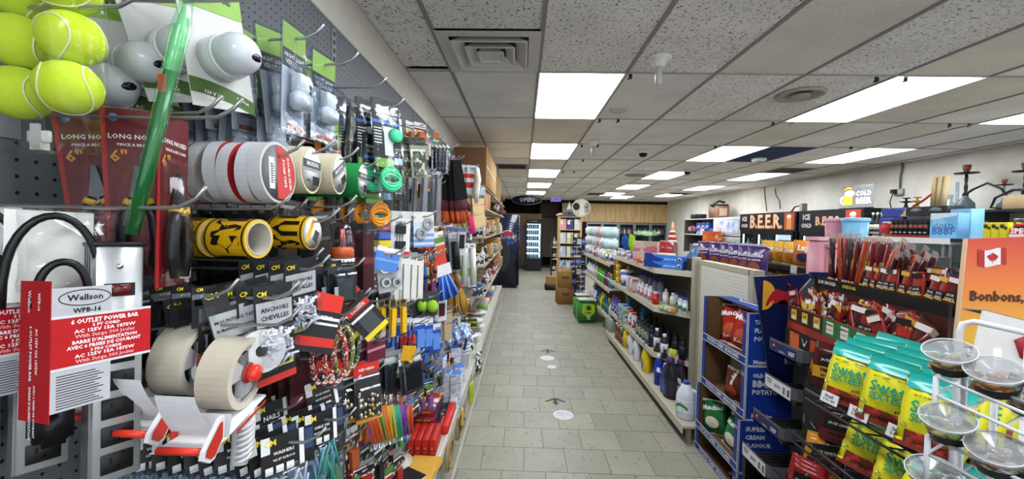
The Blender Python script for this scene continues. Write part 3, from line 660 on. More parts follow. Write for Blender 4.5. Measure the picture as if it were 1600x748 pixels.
# ------------------------------------------------------------------ power bars
def power_bar(label):
    o = thing('power_bar', label, 'power bar'); w, d, H = .058, .046, .36
    al = M('B9BBBE', .32, .65)
    B(al).box(-w/2,w/2,0,d,-H,0,bev=.003).obj('body', o)
    b = B(M('8D8F93', .3, .8))
    for k in range(4): b.box(-w/2-.002,-w/2,.006+k*.010,.011+k*.010,-H,0)
    b.obj('side_rib', o)
    B(M('141416', .4)).box(-w/2-.003,w/2+.003,-.002,d+.003,0,.006,bev=.001).obj('end_cap', o)
    B(CHROME).lathe([(.0045,0),(.004,-.0015),(0,-.002)], 12, at=(0,0,-.032), axis='y').obj('screw', o)
    s = B(M('101012')).box(-.018,.018,-.002,0,-.078,-.058).obj('switch', o); B(M('5A0D10', .25, coat=.5)).box(-.012,.012,-.005,-.002,-.076,-.06,bev=.001).obj('rocker', s)
    for k in range(6):
        z = -.125-k*.0415
        q = B(M('111113', .45)).box(-.019,.019,-.002,0,z-.015,z+.015,bev=.001).obj('outlet', o)
        B(M('030303')).box(-.009,-.006,-.0026,-.002,z,z+.009).box(.006,.009,-.0026,-.002,z,z+.009).lathe([(.0028,-.0024),(0,-.0025)], 8, at=(0,0,z-.007), axis='y').obj('slot', q)
    # cardboard sleeve round bar and coiled cord: red spine on the side, printed front
    z1, z0 = -.058, -.225; sl = B(M('ABACB0', .5)); RED = M('AA141C', .45); fx0 = -.088
    TS = Matrix.Translation((.028,-.004,0)) @ Matrix.Rotation(rad(16), 4, 'Z') @ Matrix.Translation((-.028,0,0)); sl.T = TS
    sl.box(fx0,-.022,-.0125,-.0115,z0,z1); sl.box(fx0,.030,-.013,-.0125,z1-.108,z1-.042, RED)
    for zz in (z1-.112,z1-.0415): sl.box(fx0,.030,-.013,-.0125,zz,zz+.0035, M('C6C6C8'))
    sl.box(fx0-.001,fx0,-.0125,.05,z0-.012,z1+.010, RED)
    so = sl.obj('sleeve', o)
    b = B(); b.T = TS; W_ = M('E8E8E8'); yl = -.0135; cx = -.028
    for s, wd, zz, m in (('6 OUTLET POWER BAR',.088,.0485,W_),('3 FT CORD',.036,.0555,W_),('AC 125V 15A 1875W',.080,.062,W_),('With Surge 300 Joules',.078,.069,M('E2A0A0')),('BARRE D\'ALIMENTATION',.084,.077,W_),('AVEC 6 PRISES DE COURANT',.096,.084,W_),('3 PDS CORDE',.04,.0905,W_),('AC 125V 15A 1875W',.078,.0965,W_),('With Surge 300 Joules',.076,.1035,M('E2A0A0'))):
        b.text(s, .0085 if zz < .05 else .0056 if wd < .05 else .0066, (cx,yl,z1-zz), m, width=wd*.92, bold=.03)
    b.text('WPB-16', None, (-.05,yl+.0007,z1-.033), INK, width=.032, bold=.035); b.text('Wellson', None, (-.052,yl+.0007,z1-.015), INK, width=.040, bold=.025)
    b.tube([(-.052+.029*cos(a*pi/12), yl+.0012, z1-.015+.011*sin(a*pi/12)) for a in range(24)], .0009, 4, INK, close=True)
    for k in range(13): b.box(-.082,-.082+.042+.012*((k*7) % 5)/5,yl+.0006,yl+.0009,z1-.120-k*.0036,z1-.1188-k*.0036, M('33343A'))
    for s, wd, yy, zz in (('6 OUTLET POWER BAR',.075,.026,-.088),('AC 125V 15A 1875W',.062,.014,-.085),('BARRE D\'ALIMENTATION',.07,.026,-.168),('AVEC 6 PRISES DE COURANT',.07,.017,-.165),('WPB-16',.024,.010,-.018)):
        b.text(s, None, (fx0-.0015,yy,z1+zz), W_, face='-x', width=wd, rot=-pi/2, bold=.03)
    b.text('Wellson', None, (fx0-.0015,.030,z1-.018), W_, face='-x', width=.03, rot=-pi/2)
    b.obj('lettering', so)
    # cord: two loops above, plug hanging below
    c = B(M('0E0E10', .35)); r = .0052
    def loop(x, yb, zt, wd, zb): return [(x+.0, yb+wd*cos(pi*k/14), zb+(zt-zb)*sin(pi*k/14)**.8) for k in range(15)]
    c.tube([(-.058+.048*cos(pi*k/16)-.01,.005+.004*k/16,-.085+.128*max(0,sin(pi*k/16))**.75) for k in range(17)], r, 8)
    c.tube([(-.062+.026*cos(pi*k/14),-.008,-.085+.062*max(0,sin(pi*k/14))**.7) for k in range(15)], r, 8)
    c.obj('cord', o)
    B(M('101012', .35)).box(-.085,-.045,.0,.03,-.285,-.225,bev=.008).obj('plug', o)
    bg = B(CLEAR('FFFFFF', .1)); bag_mesh(bg, .10, .12, .03, CLEAR('FFFFFF', .1), top=.055, seal=.012, crinkle=.006, seed=4); ob = bg.obj('film', o); ob.location = (-.05,.03,0)
    B(PAPER).box(-.11,-.02,.045,.046,-.08,.052).obj('paper_insert', o)
    return o
pb = P(188, 384, y=.535)
hook_obj('bent steel peg hook holding the power bars', P(292, 324, y=.53))
for i in range(3):
    place('pbar', power_bar, 'silver six-outlet power bar in a red and white sleeve, '+('in front','second, partly behind the first','third, nearly hidden')[i], pb+Vector((-.108*i,.006*i,.006*i)), rot=(rad(-3),rad(2),rad(60)), group='boxed power bars').scale = (.86,.86,.86)
# ------------------------------------------------------------------ tape guns, mounting tape, anchors
def tape_gun(label):
    """handheld carton sealer lying on its hook: roll axis along local X (towards the aisle)"""
    o = thing('tape_dispenser', label, 'tape dispenser')
    WH = M('D2D2D4', .35); RD = M('B52A1C', .4)
    B(M('B9B1A0', .3)).ring(.050, .062, -.052, 0, 36, matf=M('C6BFAE')).obj('tape_roll', o)
    b = B(M('B4B5B8', .35)); b.ring(.044, .050, -.045, -.004, 28); b.ring(.008,.016,-.03,.0,16)
    for k in range(3):
        a = 2*pi*k/3+.5; b.box(-.012,-.004,-.008,.008,.012,.038); 
    b.v[-24:] = [Vector((v.x, v.y*cos(2*pi*((i//8)))+0, v.z)) for i, v in enumerate(b.v[-24:])]
    b.obj('hub', o)
    h = B(M('B4B5B8', .35))
    for k in range(3):
        a = 2*pi*k/3+.6
        h.add([Vector((x, cos(a)*r-sin(a)*s, sin(a)*r+cos(a)*s)) for x in (-.016,-.004) for r, s in ((.012,-.010),(.047,-.022),(.047,.022),(.012,.010))], [(0,1,2,3),(7,6,5,4),(0,4,5,1),(1,5,6,2),(2,6,7,3),(3,7,4,0)])
    h.obj('spoke', o)
    B(M('D2301F', .35, coat=.3)).lathe([(.015,0),(.015,.016),(.012,.019),(0,.0195)], 16, axis='x').obj('knob', o)
    B(M('8A3A30')).lathe([(.018,-.002),(.018,.002),(.015,.002)], 16, axis='x').obj('washer', o)
    # frame plate under the roll, side wall, front blade guard (toward -Y)
    b = B(WH); b.box(-.058,.012,-.085,.04,-.070,-.064,bev=.002); b.box(-.062,-.057,-.085,.05,-.072,-.03); b.obj('frame', o)
    B(RD).box(.0125,.0135,-.06,.035,-.0775,-.0725).box(-.064,-.062,-.10,.05,-.075,-.045).obj('frame_strip', o)
    b = B(WH); b.add([(-.06,-.085,-.066),(.015,-.085,-.066),(.015,-.078,-.03),(-.06,-.078,-.03),(-.06,-.148,-.052),(.015,-.148,-.052)], [(0,1,5,4),(0,3,2,1)]); b.obj('wiper_plate', o)
    n = 8; b = B(WH); vs = []
    for k in range(n+1):
        u = k/n; vs += [(-.058,-.105-.030*sin(u*1.4),-.045+.078*u),(.006-.010*u,-.105-.030*sin(u*1.4),-.045+.078*u)]
    b.add(vs, [(2*k,2*k+1,2*k+3,2*k+2) for k in range(n)]); b.obj('tape_flap', o)
    B(M('C8321F', .35)).tube([(-.05,-.145,-.048),(.013,-.145,-.048)], .0055, 8).obj('roller', o)
    pts = [(-.158,-.052),(-.135,-.075),(-.118,-.076),(-.085,-.045),(-.082,.002),(-.095,.004),(-.152,-.036)]; n = 7; pts = [(-.130+.70*(y+.118), -.044+.70*(z+.04)) for y, z in pts]
    b = B(WH); b.add([(x,y,z) for x in (.014,.020) for y, z in pts], [tuple(range(n)), tuple(range(2*n-1,n-1,-1))]+[((i+1)%n,i,n+i,n+(i+1)%n) for i in range(n)]); b.obj('cheek', o)
    cy, cz = sum(p[0] for p in pts)/n, sum(p[1] for p in pts)/n
    B(RD).add([(.0208,cy+(y-cy)*.80,cz+(z-cz)*.80) for y, z in pts], [tuple(range(n))]).obj('cheek_panel', o)
    b = B(WH); hp = [(0,-.01,-.068),(0,.0,-.10),(0,-.004,-.14),(0,-.018,-.170)]; b.T = Matrix.Translation((-.008,0,0))
    b.tube(hp, [.02,.019,.018,.014], 10); g = b.obj('handle', o)
    r = B(M('C2C2C4', .4)); r.T = Matrix.Translation((-.008,0,.010))
    for k in range(8):
        u = k/7; r.tube([(.017*cos(a), -.004-.02*sin(a)+0-.01*u, -.095-.01*k) for a in (-.9,-.3,.3,.9,1.5)], .0028, 5)
    r.obj('grip_rib', g)
    return o
gp = P(388, 582, y=.64)
for i, s in enumerate(('frontmost with an orange knob facing the aisle','second behind the first','third, rearmost beside the power bar')):
    place('tgun', tape_gun, 'white and red tape gun, beige roll, '+s, gp+Vector((-.078*i,.006*i,.018*i)), rot=(rad(8),rad(4),rad(7)), group='hand tape guns').scale = (.9,.9,.9)
hook_obj('steel peg hook passing through the tape guns', P(392,520,x=-.40)+Vector((.02,.05,0)))
# mounting tape cards: black card, white foam roll
def mtape(label):
    o = thing('mounting_tape', label, 'packet'); w, h = .095, .135
    b = B(M('1B1B1D', .4)); b.box(-w/2,-.014,0,.0012,-.012,.022); b.box(.014,w/2,0,.0012,-.012,.022); b.box(-w/2,w/2,0,.0012,.010,.022); b.box(-w/2,w/2,0,.0012,-h,-.012); b.box(-w/2+.002,w/2-.024,-.0006,0,-.062,-.02, M('9FA1A4')); b.obj('card', o)
    b = B(INK); b.text('MOUNTING TAPE', None, (-.011,-.0014,-.034), width=.06); b.text('RUBAN DE MONTAGE', None, (-.011,-.0014,-.048), width=.06, bold=.04); b.text('CM', .013, (-.035,-.0014,.010), M('D9C62C')); b.text('MT-6', None, (.037,-.0014,-.018), PAPER, width=.014)
    for k in range(4): b.box(-.04+k*.02,-.025+k*.02,-.001,-.0006,-.07,-.066, PAPER)
    b.obj('lettering', o)
    B(M('CFCFCC', .7)).ring(.010, .036, -.019, -.002, 32, at=(.008,0,-.098), axis='y', matf=M('D6D6D3', .7)).obj('foam_roll', o)
    B(CLEAR('FFFFFF', .07)).lathe([(.042,-.001),(.040,-.021),(0,-.022)], 18, at=(.008,0,-.098), axis='y').obj('blister', o); return o
q = P(372, 462, y=.66)
for i, (dx, dy, dz, s) in enumerate(((0,0,0,'front one with its roll showing'),(-.062,.0,-.022,'second, beside the first'),(-.10,.0,-.028,'third, tipped'),(-.15,.01,.01,'fourth, at the board'))):
    place('mtape', mtape, 'black mounting tape card with a white roll, '+s, q+Vector((dx,dy,dz)), rot=(rad(-6),rad(-4 if i else -12),rad(48+i*5)), group='mounting tape cards')
hook_obj('steel peg hook through the mounting tape cards', q+Vector((.07,.01,-.004)))
def anchor(label):
    o = thing('anchor_pack', label, 'packet'); w, h = .07, .15; R = random.Random(3)
    b = B(M('26272A', .4)); b.box(-w/2,w/2,0,.0012,-h,.02); b.box(-w/2+.003,w/2-.003,-.0006,0,-.05,-.008, M('A6A8AB')); b.box(-w/2,w/2,-.0006,0,-h,-h+.012, M('B5332C')); b.obj('card', o)
    b = B(INK); b.text('ANCHORS', None, (0,-.0012,-.022), width=.05); b.text('CHEVILLES', None, (0,-.0012,-.036), width=.05); b.text('CM', .012, (-.022,-.0012,.006), M('D9C62C')); b.box(-.02,.03,-.0012,-.0006,-.125,-.112, M('C6CC5A')); b.obj('lettering', o)
    b = B(M('D6D7DA', .35))
    for k in range(46):
        c = Vector((R.uniform(-.026,.026), R.uniform(-.016,-.004), R.uniform(-.112,-.06))); d = Vector((R.uniform(-1,1),R.uniform(-.4,.4),R.uniform(-1,1))).normalized()*.010
        b.tube([c-d, c, c+d], [.0016,.0026,.0036], 5)
    b.obj('plastic_plug', o, kind='stuff')
    B(CLEAR('F2F4F8', .1)).box(-w/2+.003,w/2-.003,-.02,-.001,-.115,-.052,bev=.004).obj('blister', o); return o
q = P(428, 462, x=-.425)
for i in range(4): place('anch', anchor, 'clear pack of white wall anchors, %s on the lower anchor hook' % nth(i), q+Vector((-.03*i,0,0)), rot=(0,rad(-3),rad(66+4*i)), group='wall anchor packs')
q2 = P(470, 420, x=-.425)
for i in range(4): place('anch', anchor, 'pack of white anchors and screws, %s on the upper anchor hook' % nth(i), q2+Vector((-.03*i,0,0)), rot=(rad(6),rad(-6),rad(66+4*i)), group='wall anchor packs')
hook_obj('steel peg hook with the lower wall anchors', q+Vector((.03,0,0))); hook_obj('steel peg hook with the upper wall anchors', q2+Vector((.03,0,0)))
# strip of small black cards with yellow dots between tape guns and mounting tape
kb = card_pack('cmcard', .036, .064, '17171A', bands=((.18,.30,'5E6064'),), text=(('CM',.28,-.2,.08,'D9C62C'),('HOOKS',.5,.1,.24,'D0D0D0')), top=.016, blister=(.026,.024,.009,.70,CLB))
hang('small black hardware card behind the mounting tapes', 'small black hardware cards', 318, 462, 9, .034, kb, x=-.50, th=70, jit=5)
hang('small black hardware card low behind the tape guns', 'small black hardware cards', 330, 500, 7, .04, kb, x=-.50, th=75, jit=5, hook=False)
# ------------------------------------------------------------------ bolts and cable-tie bags with black headers (three hooks)
def fastener(c1, c2, txt):
    def mk(label):
        o = thing('hardware_bag', label, 'packet'); w, h = .088, .15; R = random.Random(c1)
        b = B(M('161618', .4)); b.box(-w/2,w/2,0,.0014,-.045,.02); b.box(-w/2,-w/2+.014,-.001,.0,-.008,.02, M('C9CDD0')); b.box(.018,.026,-.0008,0,-.043,.02, M('D5D5D5')); b.box(.028,.042,-.0008,0,-.02,.016, M('2C3E5C'))
        for k in range(3): b.box(-.038+k*.017,-.026+k*.017,-.0008,0,-.043,-.031, M('DADADA'))
        b.obj('header_card', o)
        b = B(PAPER); b.text(txt, None, (-.008,-.0014,-.010), width=.034); b.text('VIS ET ECROUS', None, (-.008,-.0014,-.021), width=.036); b.text('CM', .014, (-.03,-.0014,.009), M('D9C62C')); b.obj('lettering', o)
        b = B(M(c1, .3))
        for k in range(14):
            c = Vector((R.uniform(-.03,.03), R.uniform(-.006,.004), R.uniform(-h+.03,-.07))); d = Vector((R.uniform(-.5,.5),0,1)).normalized()*.03
            b.tube([c-d, c+d], .0022, 5, M(c1 if k % 2 else c2, .3))
        b.obj('hardware', o, kind='stuff')
        bag_mesh(B(), w*.98, h-.03, .02, CLEAR('F0F4F8', .16), top=-.035, seal=.01, crinkle=.002, nx=5, nz=6, seed=5).obj('film', o); return o
    return ('fast', c1, c2), mk
hang('black header bag of dark screws on the top screw hook', 'screw and bolt bags', 508, 604, 15, .021, fastener('8C8F94','55585C','WOOD SCREWS'), x=-.44, th=62, jit=5, lean=-14, hookx=-.385)
hang('black header bag of blue cable ties on the middle hook', 'screw and bolt bags', 508, 655, 12, .026, fastener('5E86B8','3D9A7C','CABLE TIES'), x=-.41, th=58, jit=5, lean=-10, hookx=-.37)
hang('black header bag of washers on the hook under the tape guns', 'screw and bolt bags', 452, 690, 12, .028, fastener('8FA9C9','A9ABAF','WASHERS'), x=-.41, th=55, jit=5, lean=-10, hookx=-.37)
hang('black header bag of hinges low beside the power bar', 'screw and bolt bags', 330, 690, 11, .026, fastener('3C3E44','5A5C61','HINGES'), x=-.60, th=58, jit=5, lean=-8)
hang('black header bag of hooks deep under the tape guns', 'screw and bolt bags', 300, 735, 9, .03, fastener('3C3E44','77797E','HOOKS'), x=-.62, th=58, jit=5, lean=-8)
hang('black header bag of nails in the second column', 'screw and bolt bags', 430, 640, 10, .024, fastener('8C8F94','6E5A3A','NAILS'), x=-.5, th=62, jit=5, lean=-10)
q = P(560, 700, y=.85)
for i, (c1, dx, dz, s) in enumerate((('2E9A78',0,0,'green'),('4F7FC0',-.07,-.05,'blue'),('2C7F74',.0,-.10,'dark green'))):
    o = thing('cable_tie_bag', 'puffy clear bag of %s cable ties at the end of the middle screw hook' % s, 'packet', P(500-i*30, 672+i*22, y=.84-.03*i), group='cable tie bags', rot=(rad(-12),rad(10),rad(40)))
    bag_mesh(B(), .085, .16, .03, CLEAR('F0F8FA', .22), top=-.02, seal=.008, crinkle=.003, nx=6, nz=8, seed=i).obj('film', o)
    b = B(M(c1, .35))
    for k in range(16): b.tube([(-.03+.004*k,0,-.05),(-.024+.003*k,-.004*(k % 3),-.10),(-.02+.0026*k,0,-.16)], .0022, 5)
    b.obj('cable_tie', o, kind='stuff'); B(M('161618', .4)).box(-.044,.044,-.001,.001,-.045,.02).obj('header_card', o)
t = tag(B(M('B58A5C', .95)).ball((0,0,0), .012, n=8, m=5, sq=(1.3,1,.8)).obj('foam_stopper', None, P(405,692,y=.70)), 'small tan foam stopper caught between the screw bags', 'stopper')
# ------------------------------------------------------------------ hanging goods along the board
def coil(b, m, cz, R_=.034, n=9, r=.0035, ry=.012):
    for k in range(n):
        b.tube([(R_*(1-.02*k)*cos(a*pi/10), -.004-.0016*(k % 5), cz+.018*((k % 3)-1)*.5+R_*(.55+.04*k)*sin(a*pi/10)) for a in range(20)], r, 5, m, close=True)
def trimmer(c, key):
    def mk(label):
        o = thing('trimmer_line_bag', label, 'packet'); w, h = .105, .31
        b = B(M('141518', .4)); b.box(-w/2+.004,w/2-.004,-.001,.001,-.19,.022); b.box(-w/2+.004,w/2-.004,-.0018,-.001,-.052,-.043, M('3D6FC0')); b.box(-.012,.022,-.0018,-.001,-.15,-.06, M('C9CCCF')); b.box(.016,.048,-.0026,-.0018,-.185,-.11, M('111215')); b.box(.018,.046,-.003,-.0026,-.175,-.155, M('9EBBDD')); b.box(-w/2+.006,.016,-.002,-.001,-.188,-.16, M('6E9A34')); b.obj('card', o)
        b = B(PAPER); b.text('TRIMMER LINE', None, (0,-.0022,-.016), width=.08); b.text('FIL DE COUPE', None, (0,-.0022,-.03), width=.07); b.text('0.095 in', None, (.032,-.0034,-.128), width=.024)
        for k in range(6): b.box(-.045,-.02,-.0016,-.001,-.07-k*.009,-.067-k*.009)
        b.obj('lettering', o)
        B(M(c, .4)).lathe([(.024,-.003),(.02,-.012),(.008,-.014),(0,-.014)], 18, at=(.026,0,-.085), axis='y').obj('spool', o)
        b = B(M(c, .35)); coil(b, M(c, .35), -.225); b.obj('line_coil', o)
        bag_mesh(B(), w, h, .03, CLEAR('F4F8FA', .12), top=.026, seal=.012, crinkle=.004, nx=8, nz=12, seed=2).obj('film', o); return o
    return key, mk
hang('clear bag of green trimmer line under a black card', 'trimmer line bags', 603, 168, 3, .05, trimmer('3FBE86','trim_g'), x=-.43, th=48, jit=3, lean=-6)
hang('clear bag of orange trimmer line', 'trimmer line bags', 588, 222, 4, .05, trimmer('E08A1C','trim_o'), x=-.46, th=50, jit=5, hook=False)
dkbag = card_pack('dkbag', .09, .20, '141416', bands=((.1,.25,'2A2A2E'),(.5,.56,'5E5A30')), sleeve=CLEAR('FFFFFF', .1), text=(('BLADES',.6,0,.17,'B0B0B0'),))
hang('narrow dark sleeved pack behind the trimmer line', 'dark sleeved packs', 566, 178, 8, .032, dkbag, x=-.50, th=70, jit=8)
grcard = card_pack('grcard', .075, .15, '7CA63C', bands=((.55,.9,'C96A2A'),(.9,1,'D9D9D4')), contents=lambda b, z: b.box(-.02,.02,-.014,-.001,z+.02,z+.09, M('16181C')), blister=(.06,.1,.02,.6,CL))
hang('green and orange gadget card beside the beige tape', 'gadget cards', 512, 186, 2, .045, grcard, x=-.49, th=66, hook=False)
hang('grey-green camouflage strap pack past the trimmer line', 'camouflage strap packs', 652, 222, 4, .045, card_pack('camo', .085, .17, '8A9080', bands=((0,.2,'2A2E28'),(.3,.5,'D0D2CC')), sleeve=CLEAR('FFFFFF', .12), contents=lambda b, z: b.box(-.03,.03,-.012,-.001,z+.01,z+.11, PR('6E7A60','C9CCC0','3C4438',scale=60))), x=-.46, th=58, roll=-8)
comb = card_pack('comb', .075, .17, '121214', bands=((.02,.1,'D8D8D8'),(.3,.34,'77797C'),(.55,.6,'77797C'),(.8,.84,'77797C')), text=(('COMB',.5,0,.2,'B8B8B8'),), blister=(.06,.12,.012,.55,CLD))
hang('glossy black clamshell in the tall block left of the gloves', 'black clamshell block', 700, 232, 12, .022, comb, x=-.45, th=86, jit=2)
strip = card_pack('strip', .05, .30, '1D1E20', bands=((.0,.06,'C5C7C9'),), sleeve=CLEAR('E8ECF0', .35), contents=lambda b, z: b.box(-.012,.012,-.01,-.001,z+.02,z+.26, M('8C9094', .25, .8)))
hang('long clear sleeve with a metal rod under the black clamshells', 'long clear sleeves', 684, 274, 7, .03, strip, x=-.48, th=78, jit=4)
hang('long clear sleeve behind the bagged hardware', 'long clear sleeves', 663, 272, 5, .04, strip, x=-.5, th=78, jit=5)
# bit set bottle
t = thing('bit_set', 'clear rocket-shaped bit holder with an orange base on a peg hook', 'tool set', P(535, 352, x=-.44), rot=(0,0,rad(40)))
B(M('1A1A1C')).lathe([(.028,-.095),(.029,-.09),(.028,-.082)], 20).obj('base', t); B(M('D65A26', .4)).lathe([(.027,-.078),(.027,-.06),(.022,-.052)], 20).obj('bit_tray', t)
B(M('D0CFC8')).lathe([(.0285,-.094),(.029,-.08)], 20).obj('wrap_label', t); b = B(INK); b.text('31 pc', None, (0,-.0295,-.087), width=.03); b.obj('lettering', t)
b = B(M('2A2A2C', .3, .6))
for k in range(10): b.tube([(.02*cos(k*.628),.02*sin(k*.628),-.055),(.019*cos(k*.628),.019*sin(k*.628),-.034)], .0025, 5)
b.obj('bit', t, kind='stuff'); B(M('C0442A')).tube([(0,0,-.05),(0,0,-.008)], .006, 8).obj('driver', t)
B(CLEAR('F4F8FF', .16)).lathe([(.0285,-.08),(.028,-.045),(.021,-.012),(.017,.004),(0,.005)], 16).obj('dome', t)
hook_obj('steel peg hook carrying the clear bit holder', P(540,330,x=-.42)+Vector((0,0,.01))); hook_obj('bare steel peg hook over the bit holder', P(536,343,x=-.44)); hook_obj('bare steel peg hook beneath the caution tape', P(486,408,x=-.44))
blk = card_pack('blkcase', .075, .105, '1A1B20', bands=((.12,.3,'2E3036'),), blister=(.066,.07,.02,.6,CLD), contents=lambda b, z: b.box(-.02,.02,-.014,-.001,z+.012,z+.06, M('3C3E46', .3)).box(-.03,-.02,-.015,-.014,z+.015,z+.045, PAPER), text=(('CM',.16,-.3,.1,'D9C62C'),('KEY RING',.5,.1,.2,'9A9A9A')))
hang('black blister card below the bit holder', 'black blister cards', 533, 420, 8, .026, blk, x=-.43, th=58, jit=4)
mar = card_pack('maroon', .05, .20, '3A0E14', bands=((0,.12,'1A1A1A'),(.5,.6,'6A2A2E')), sleeve=CLEAR('FFFFFF', .06))
hang('dark maroon sleeved pack near the bit holder', 'dark maroon packs', 575, 360, 8, .03, mar, x=-.46, th=70, jit=5)
hang('dark maroon sleeved pack on the lower back row', 'dark maroon packs', 470, 560, 12, .026, mar, x=-.47, th=74, jit=4)
hang('dark maroon sleeved pack above the bolt bags', 'dark maroon packs', 455, 545, 10, .03, mar, x=-.52, th=74, jit=4)
blkpk = card_pack('blkpk', .06, .16, '131316', bands=((.05,.1,'9A9A9A'),(.4,.45,'4A4A4E')), sleeve=CLEAR('FFFFFF', .08))
for px, py, n, s in ((500,345,9,'over the black blister cards'),(470,420,9,'behind the upper anchor packs'),(452,330,8,'under the masking tape'),(560,470,8,'behind the stapler packs'),(552,300,8,'under the green tape'),(592,250,6,'behind the trimmer bags'),(480,500,9,'behind the bungee cords'),(600,440,6,'behind the sockets')):
    hang('slim black sleeved tool pack '+s, 'slim black tool packs', px, py, n, .03, blkpk, x=-.53, th=76, jit=5, hookx=-.515)
# red/black stapler packs, folded red cards
stp = card_pack('stapler', .07, .13, '1A1A1C', bands=((.0,.12,'C9281E'),(.3,.42,'B82A20'),(.9,1,'D9C62C'),(.5,.55,'E0E0E0')), text=(('CARBIDE',.6,0,.36,'E0E0E0'),), blister=(.05,.06,.016,.66,CL))
q = P(548, 470, x=-.42)
for i in range(4): place(stp[0], stp[1], 'red black and yellow blade pack slanting, %s on its hook' % nth(i), q+Vector((-.04*i,0,0)), rot=(rad(-6),rad(-38),rad(42)), group='slanted blade packs')
red = card_pack('redtop', .085, .12, '1B1B1D', bands=((.0,.3,'C2281F'),(.75,.9,'B8281F'),(.4,.45,'D8D8D8'),(.5,.54,'D8D8D8')), text=(('HEX KEYS',.6,0,.42,'E8E8E8'),))
q = P(505, 474, x=-.41)
for i in range(3): place(red[0], red[1], 'red and black hex key card tilted upward, %s beside the anchors' % nth(i), q+Vector((-.04*i,0,.004*i)), rot=(rad(-10),rad(18),rad(50)), group='tilted hex key cards')
t = tag(B(M('C22A20', .4)).box(-.05,.05,-.006,.006,-.011,.011,bev=.003).obj('red_clip_strip', None, P(480,516,y=.86), (0,rad(-18),rad(35))), 'red plastic strip hanging beneath the anchor packs', 'strip')
# bungee cords
for i, (px, py, c, s) in enumerate(((520,515,'8A1E22','dark red'),(500,515,'6E1A20','maroon'),(534,508,'6E6A30','olive and gold'),(546,503,'1F5A34','green'))):
    o = thing('bungee_cord', 'looped %s speckled bungee cord' % s, 'cord', P(px,py,x=-.41-.02*(i % 2)), group='hanging bungee cords', rot=(0,0,rad(38+6*i)))
    pts = [(.022*cos(a*pi/9)+.006, .004*(a % 2), -.062+.058*sin(a*pi/9)) for a in range(18)]
    B(PR(c, c, 'D8CDB8', scale=260, rough=.7)).tube(pts, .0052, 7, close=True).obj('cord', o)
    B(M('B9BBBE', .3, .9)).tube([(0,-.004,-.004),(.0,-.006,.012),(.008,-.006,.018),(.014,-.006,.010)], .0018, 5).obj('hook_end', o)
hook_obj('steel peg hook holding the bungee cords', P(545,492,x=-.39))
# yellow/olive hand tools
def driver(c, c2):
    def mk(label):
        o = thing('hand_tool', label, 'tool')
        B(mat(c)).lathe([(.006,-.115),(.0105,-.11),(.011,-.07),(.008,-.058),(.0095,-.05),(.006,-.045)], 10).obj('handle', o); B(mat(c2)).lathe([(.0113,-.1),(.0115,-.082)], 10).obj('grip_band', o)
        B(M('A9ABAE', .3, .9)).tube([(0,0,-.045),(0,0,.01)], .003, 6).obj('shaft', o); return o
    return ('drv', c, c2), mk
hang('yellow and black screwdriver hanging under the blade packs', 'hanging screwdrivers', 545, 466, 3, .035, driver('C9A81C','161616'), x=-.44)
hang('olive green handled scraper in the row past the blade packs', 'olive handled scrapers', 588, 470, 6, .03, driver('7E8A2A','4A5018'), x=-.44)
hang('olive green handled scraper in the second row', 'olive handled scrapers', 572, 474, 5, .035, driver('8C9430','4A5018'), x=-.48, hook=False)
yk = card_pack('yknife', .022, .13, 'D9A91C', bands=((0,.2,'2A2A2C'),(.2,.24,'A8841A')), contents=lambda b, z: b.box(-.009,.009,-.012,-.001,z+.004,z+.10, M('E0B022', .4)))
hang('yellow utility knife in a strip, on the nearer hook', 'yellow utility knives', 614, 478, 2, .04, yk, x=-.45, th=55)
hang('yellow utility knife in a strip, on the farther hook', 'yellow utility knives', 630, 476, 2, .04, yk, x=-.45, th=50)
flat = card_pack('flatcase', .06, .19, '1D1E22', bands=((.0,.2,'2A2B30'),), blister=(.05,.13,.02,.58,CLD))
# red header cards with brass fittings
def brass(b, z):
    R = random.Random(9)
    for k in range(34):
        c = Vector((R.uniform(-.03,.03), R.uniform(-.016,-.004), z+R.uniform(.012,.088))); b.ball(c, R.uniform(.004,.007), M(('B7A06A','C9C6BC','8F8A7C')[k % 3], .3, .8), n=6, m=4)
rc = card_pack('redchain', .075, .155, '2A2A2C', bands=((0,.2,'C0261E'),(.22,.25,'D9D9D9'),(.93,1,'C98A3A')), contents=brass, blister=(.066,.088,.02,.65,CL), text=(('RED HEAD',.6,0,.1,'E4E4E4'),))
hang('red topped card of brass fittings beside the black tool cases', 'red topped fitting cards', 572, 580, 6, .036, rc, x=-.42, th=52, jit=4, lean=-5)
fc = card_pack('bwcase', .10, .16, '2B2D33', bands=((.0,.12,'8A8D92'),(.14,.3,'C4C6C8')), blister=(.09,.11,.02,.6,CLD), contents=lambda b, z: b.box(-.035,.035,-.014,-.001,z+.01,z+.09, M('1B1C20')))
hang('grey and black flat case past the red topped cards', 'grey flat cases', 640, 556, 5, .05, fc, x=-.42, th=45, jit=4, lean=-4)
hang('shiny pink and maroon tag pack above the red topped cards', 'maroon tag packs', 588, 532, 6, .03, card_pack('pink', .07, .085, '6A2A3A', bands=((.0,.2,'B9A0A8'),(.5,.6,'C98A98')), sleeve=CLEAR('FFFFFF', .14)), x=-.44, th=60)
t = thing('pencil_pack', 'bundle of yellow pencils in a clear sleeve above the grey cases', 'packet', P(640,540,x=-.42), rot=(0,rad(12),rad(40)))
for k in range(6): B(M('D9A322', .4)).box(-.028+k*.009,-.020+k*.009,-.006,.002,-.055,0).obj('pencil', t)
B(PR('6E5A3A','C9BFA8','2A2620',scale=50)).box(-.03,.03,-.007,.003,-.12,-.055).obj('printed_base', t); B(CLEAR('FFFFFF', .1)).box(-.032,.032,-.009,.005,-.122,.015).obj('sleeve', t)
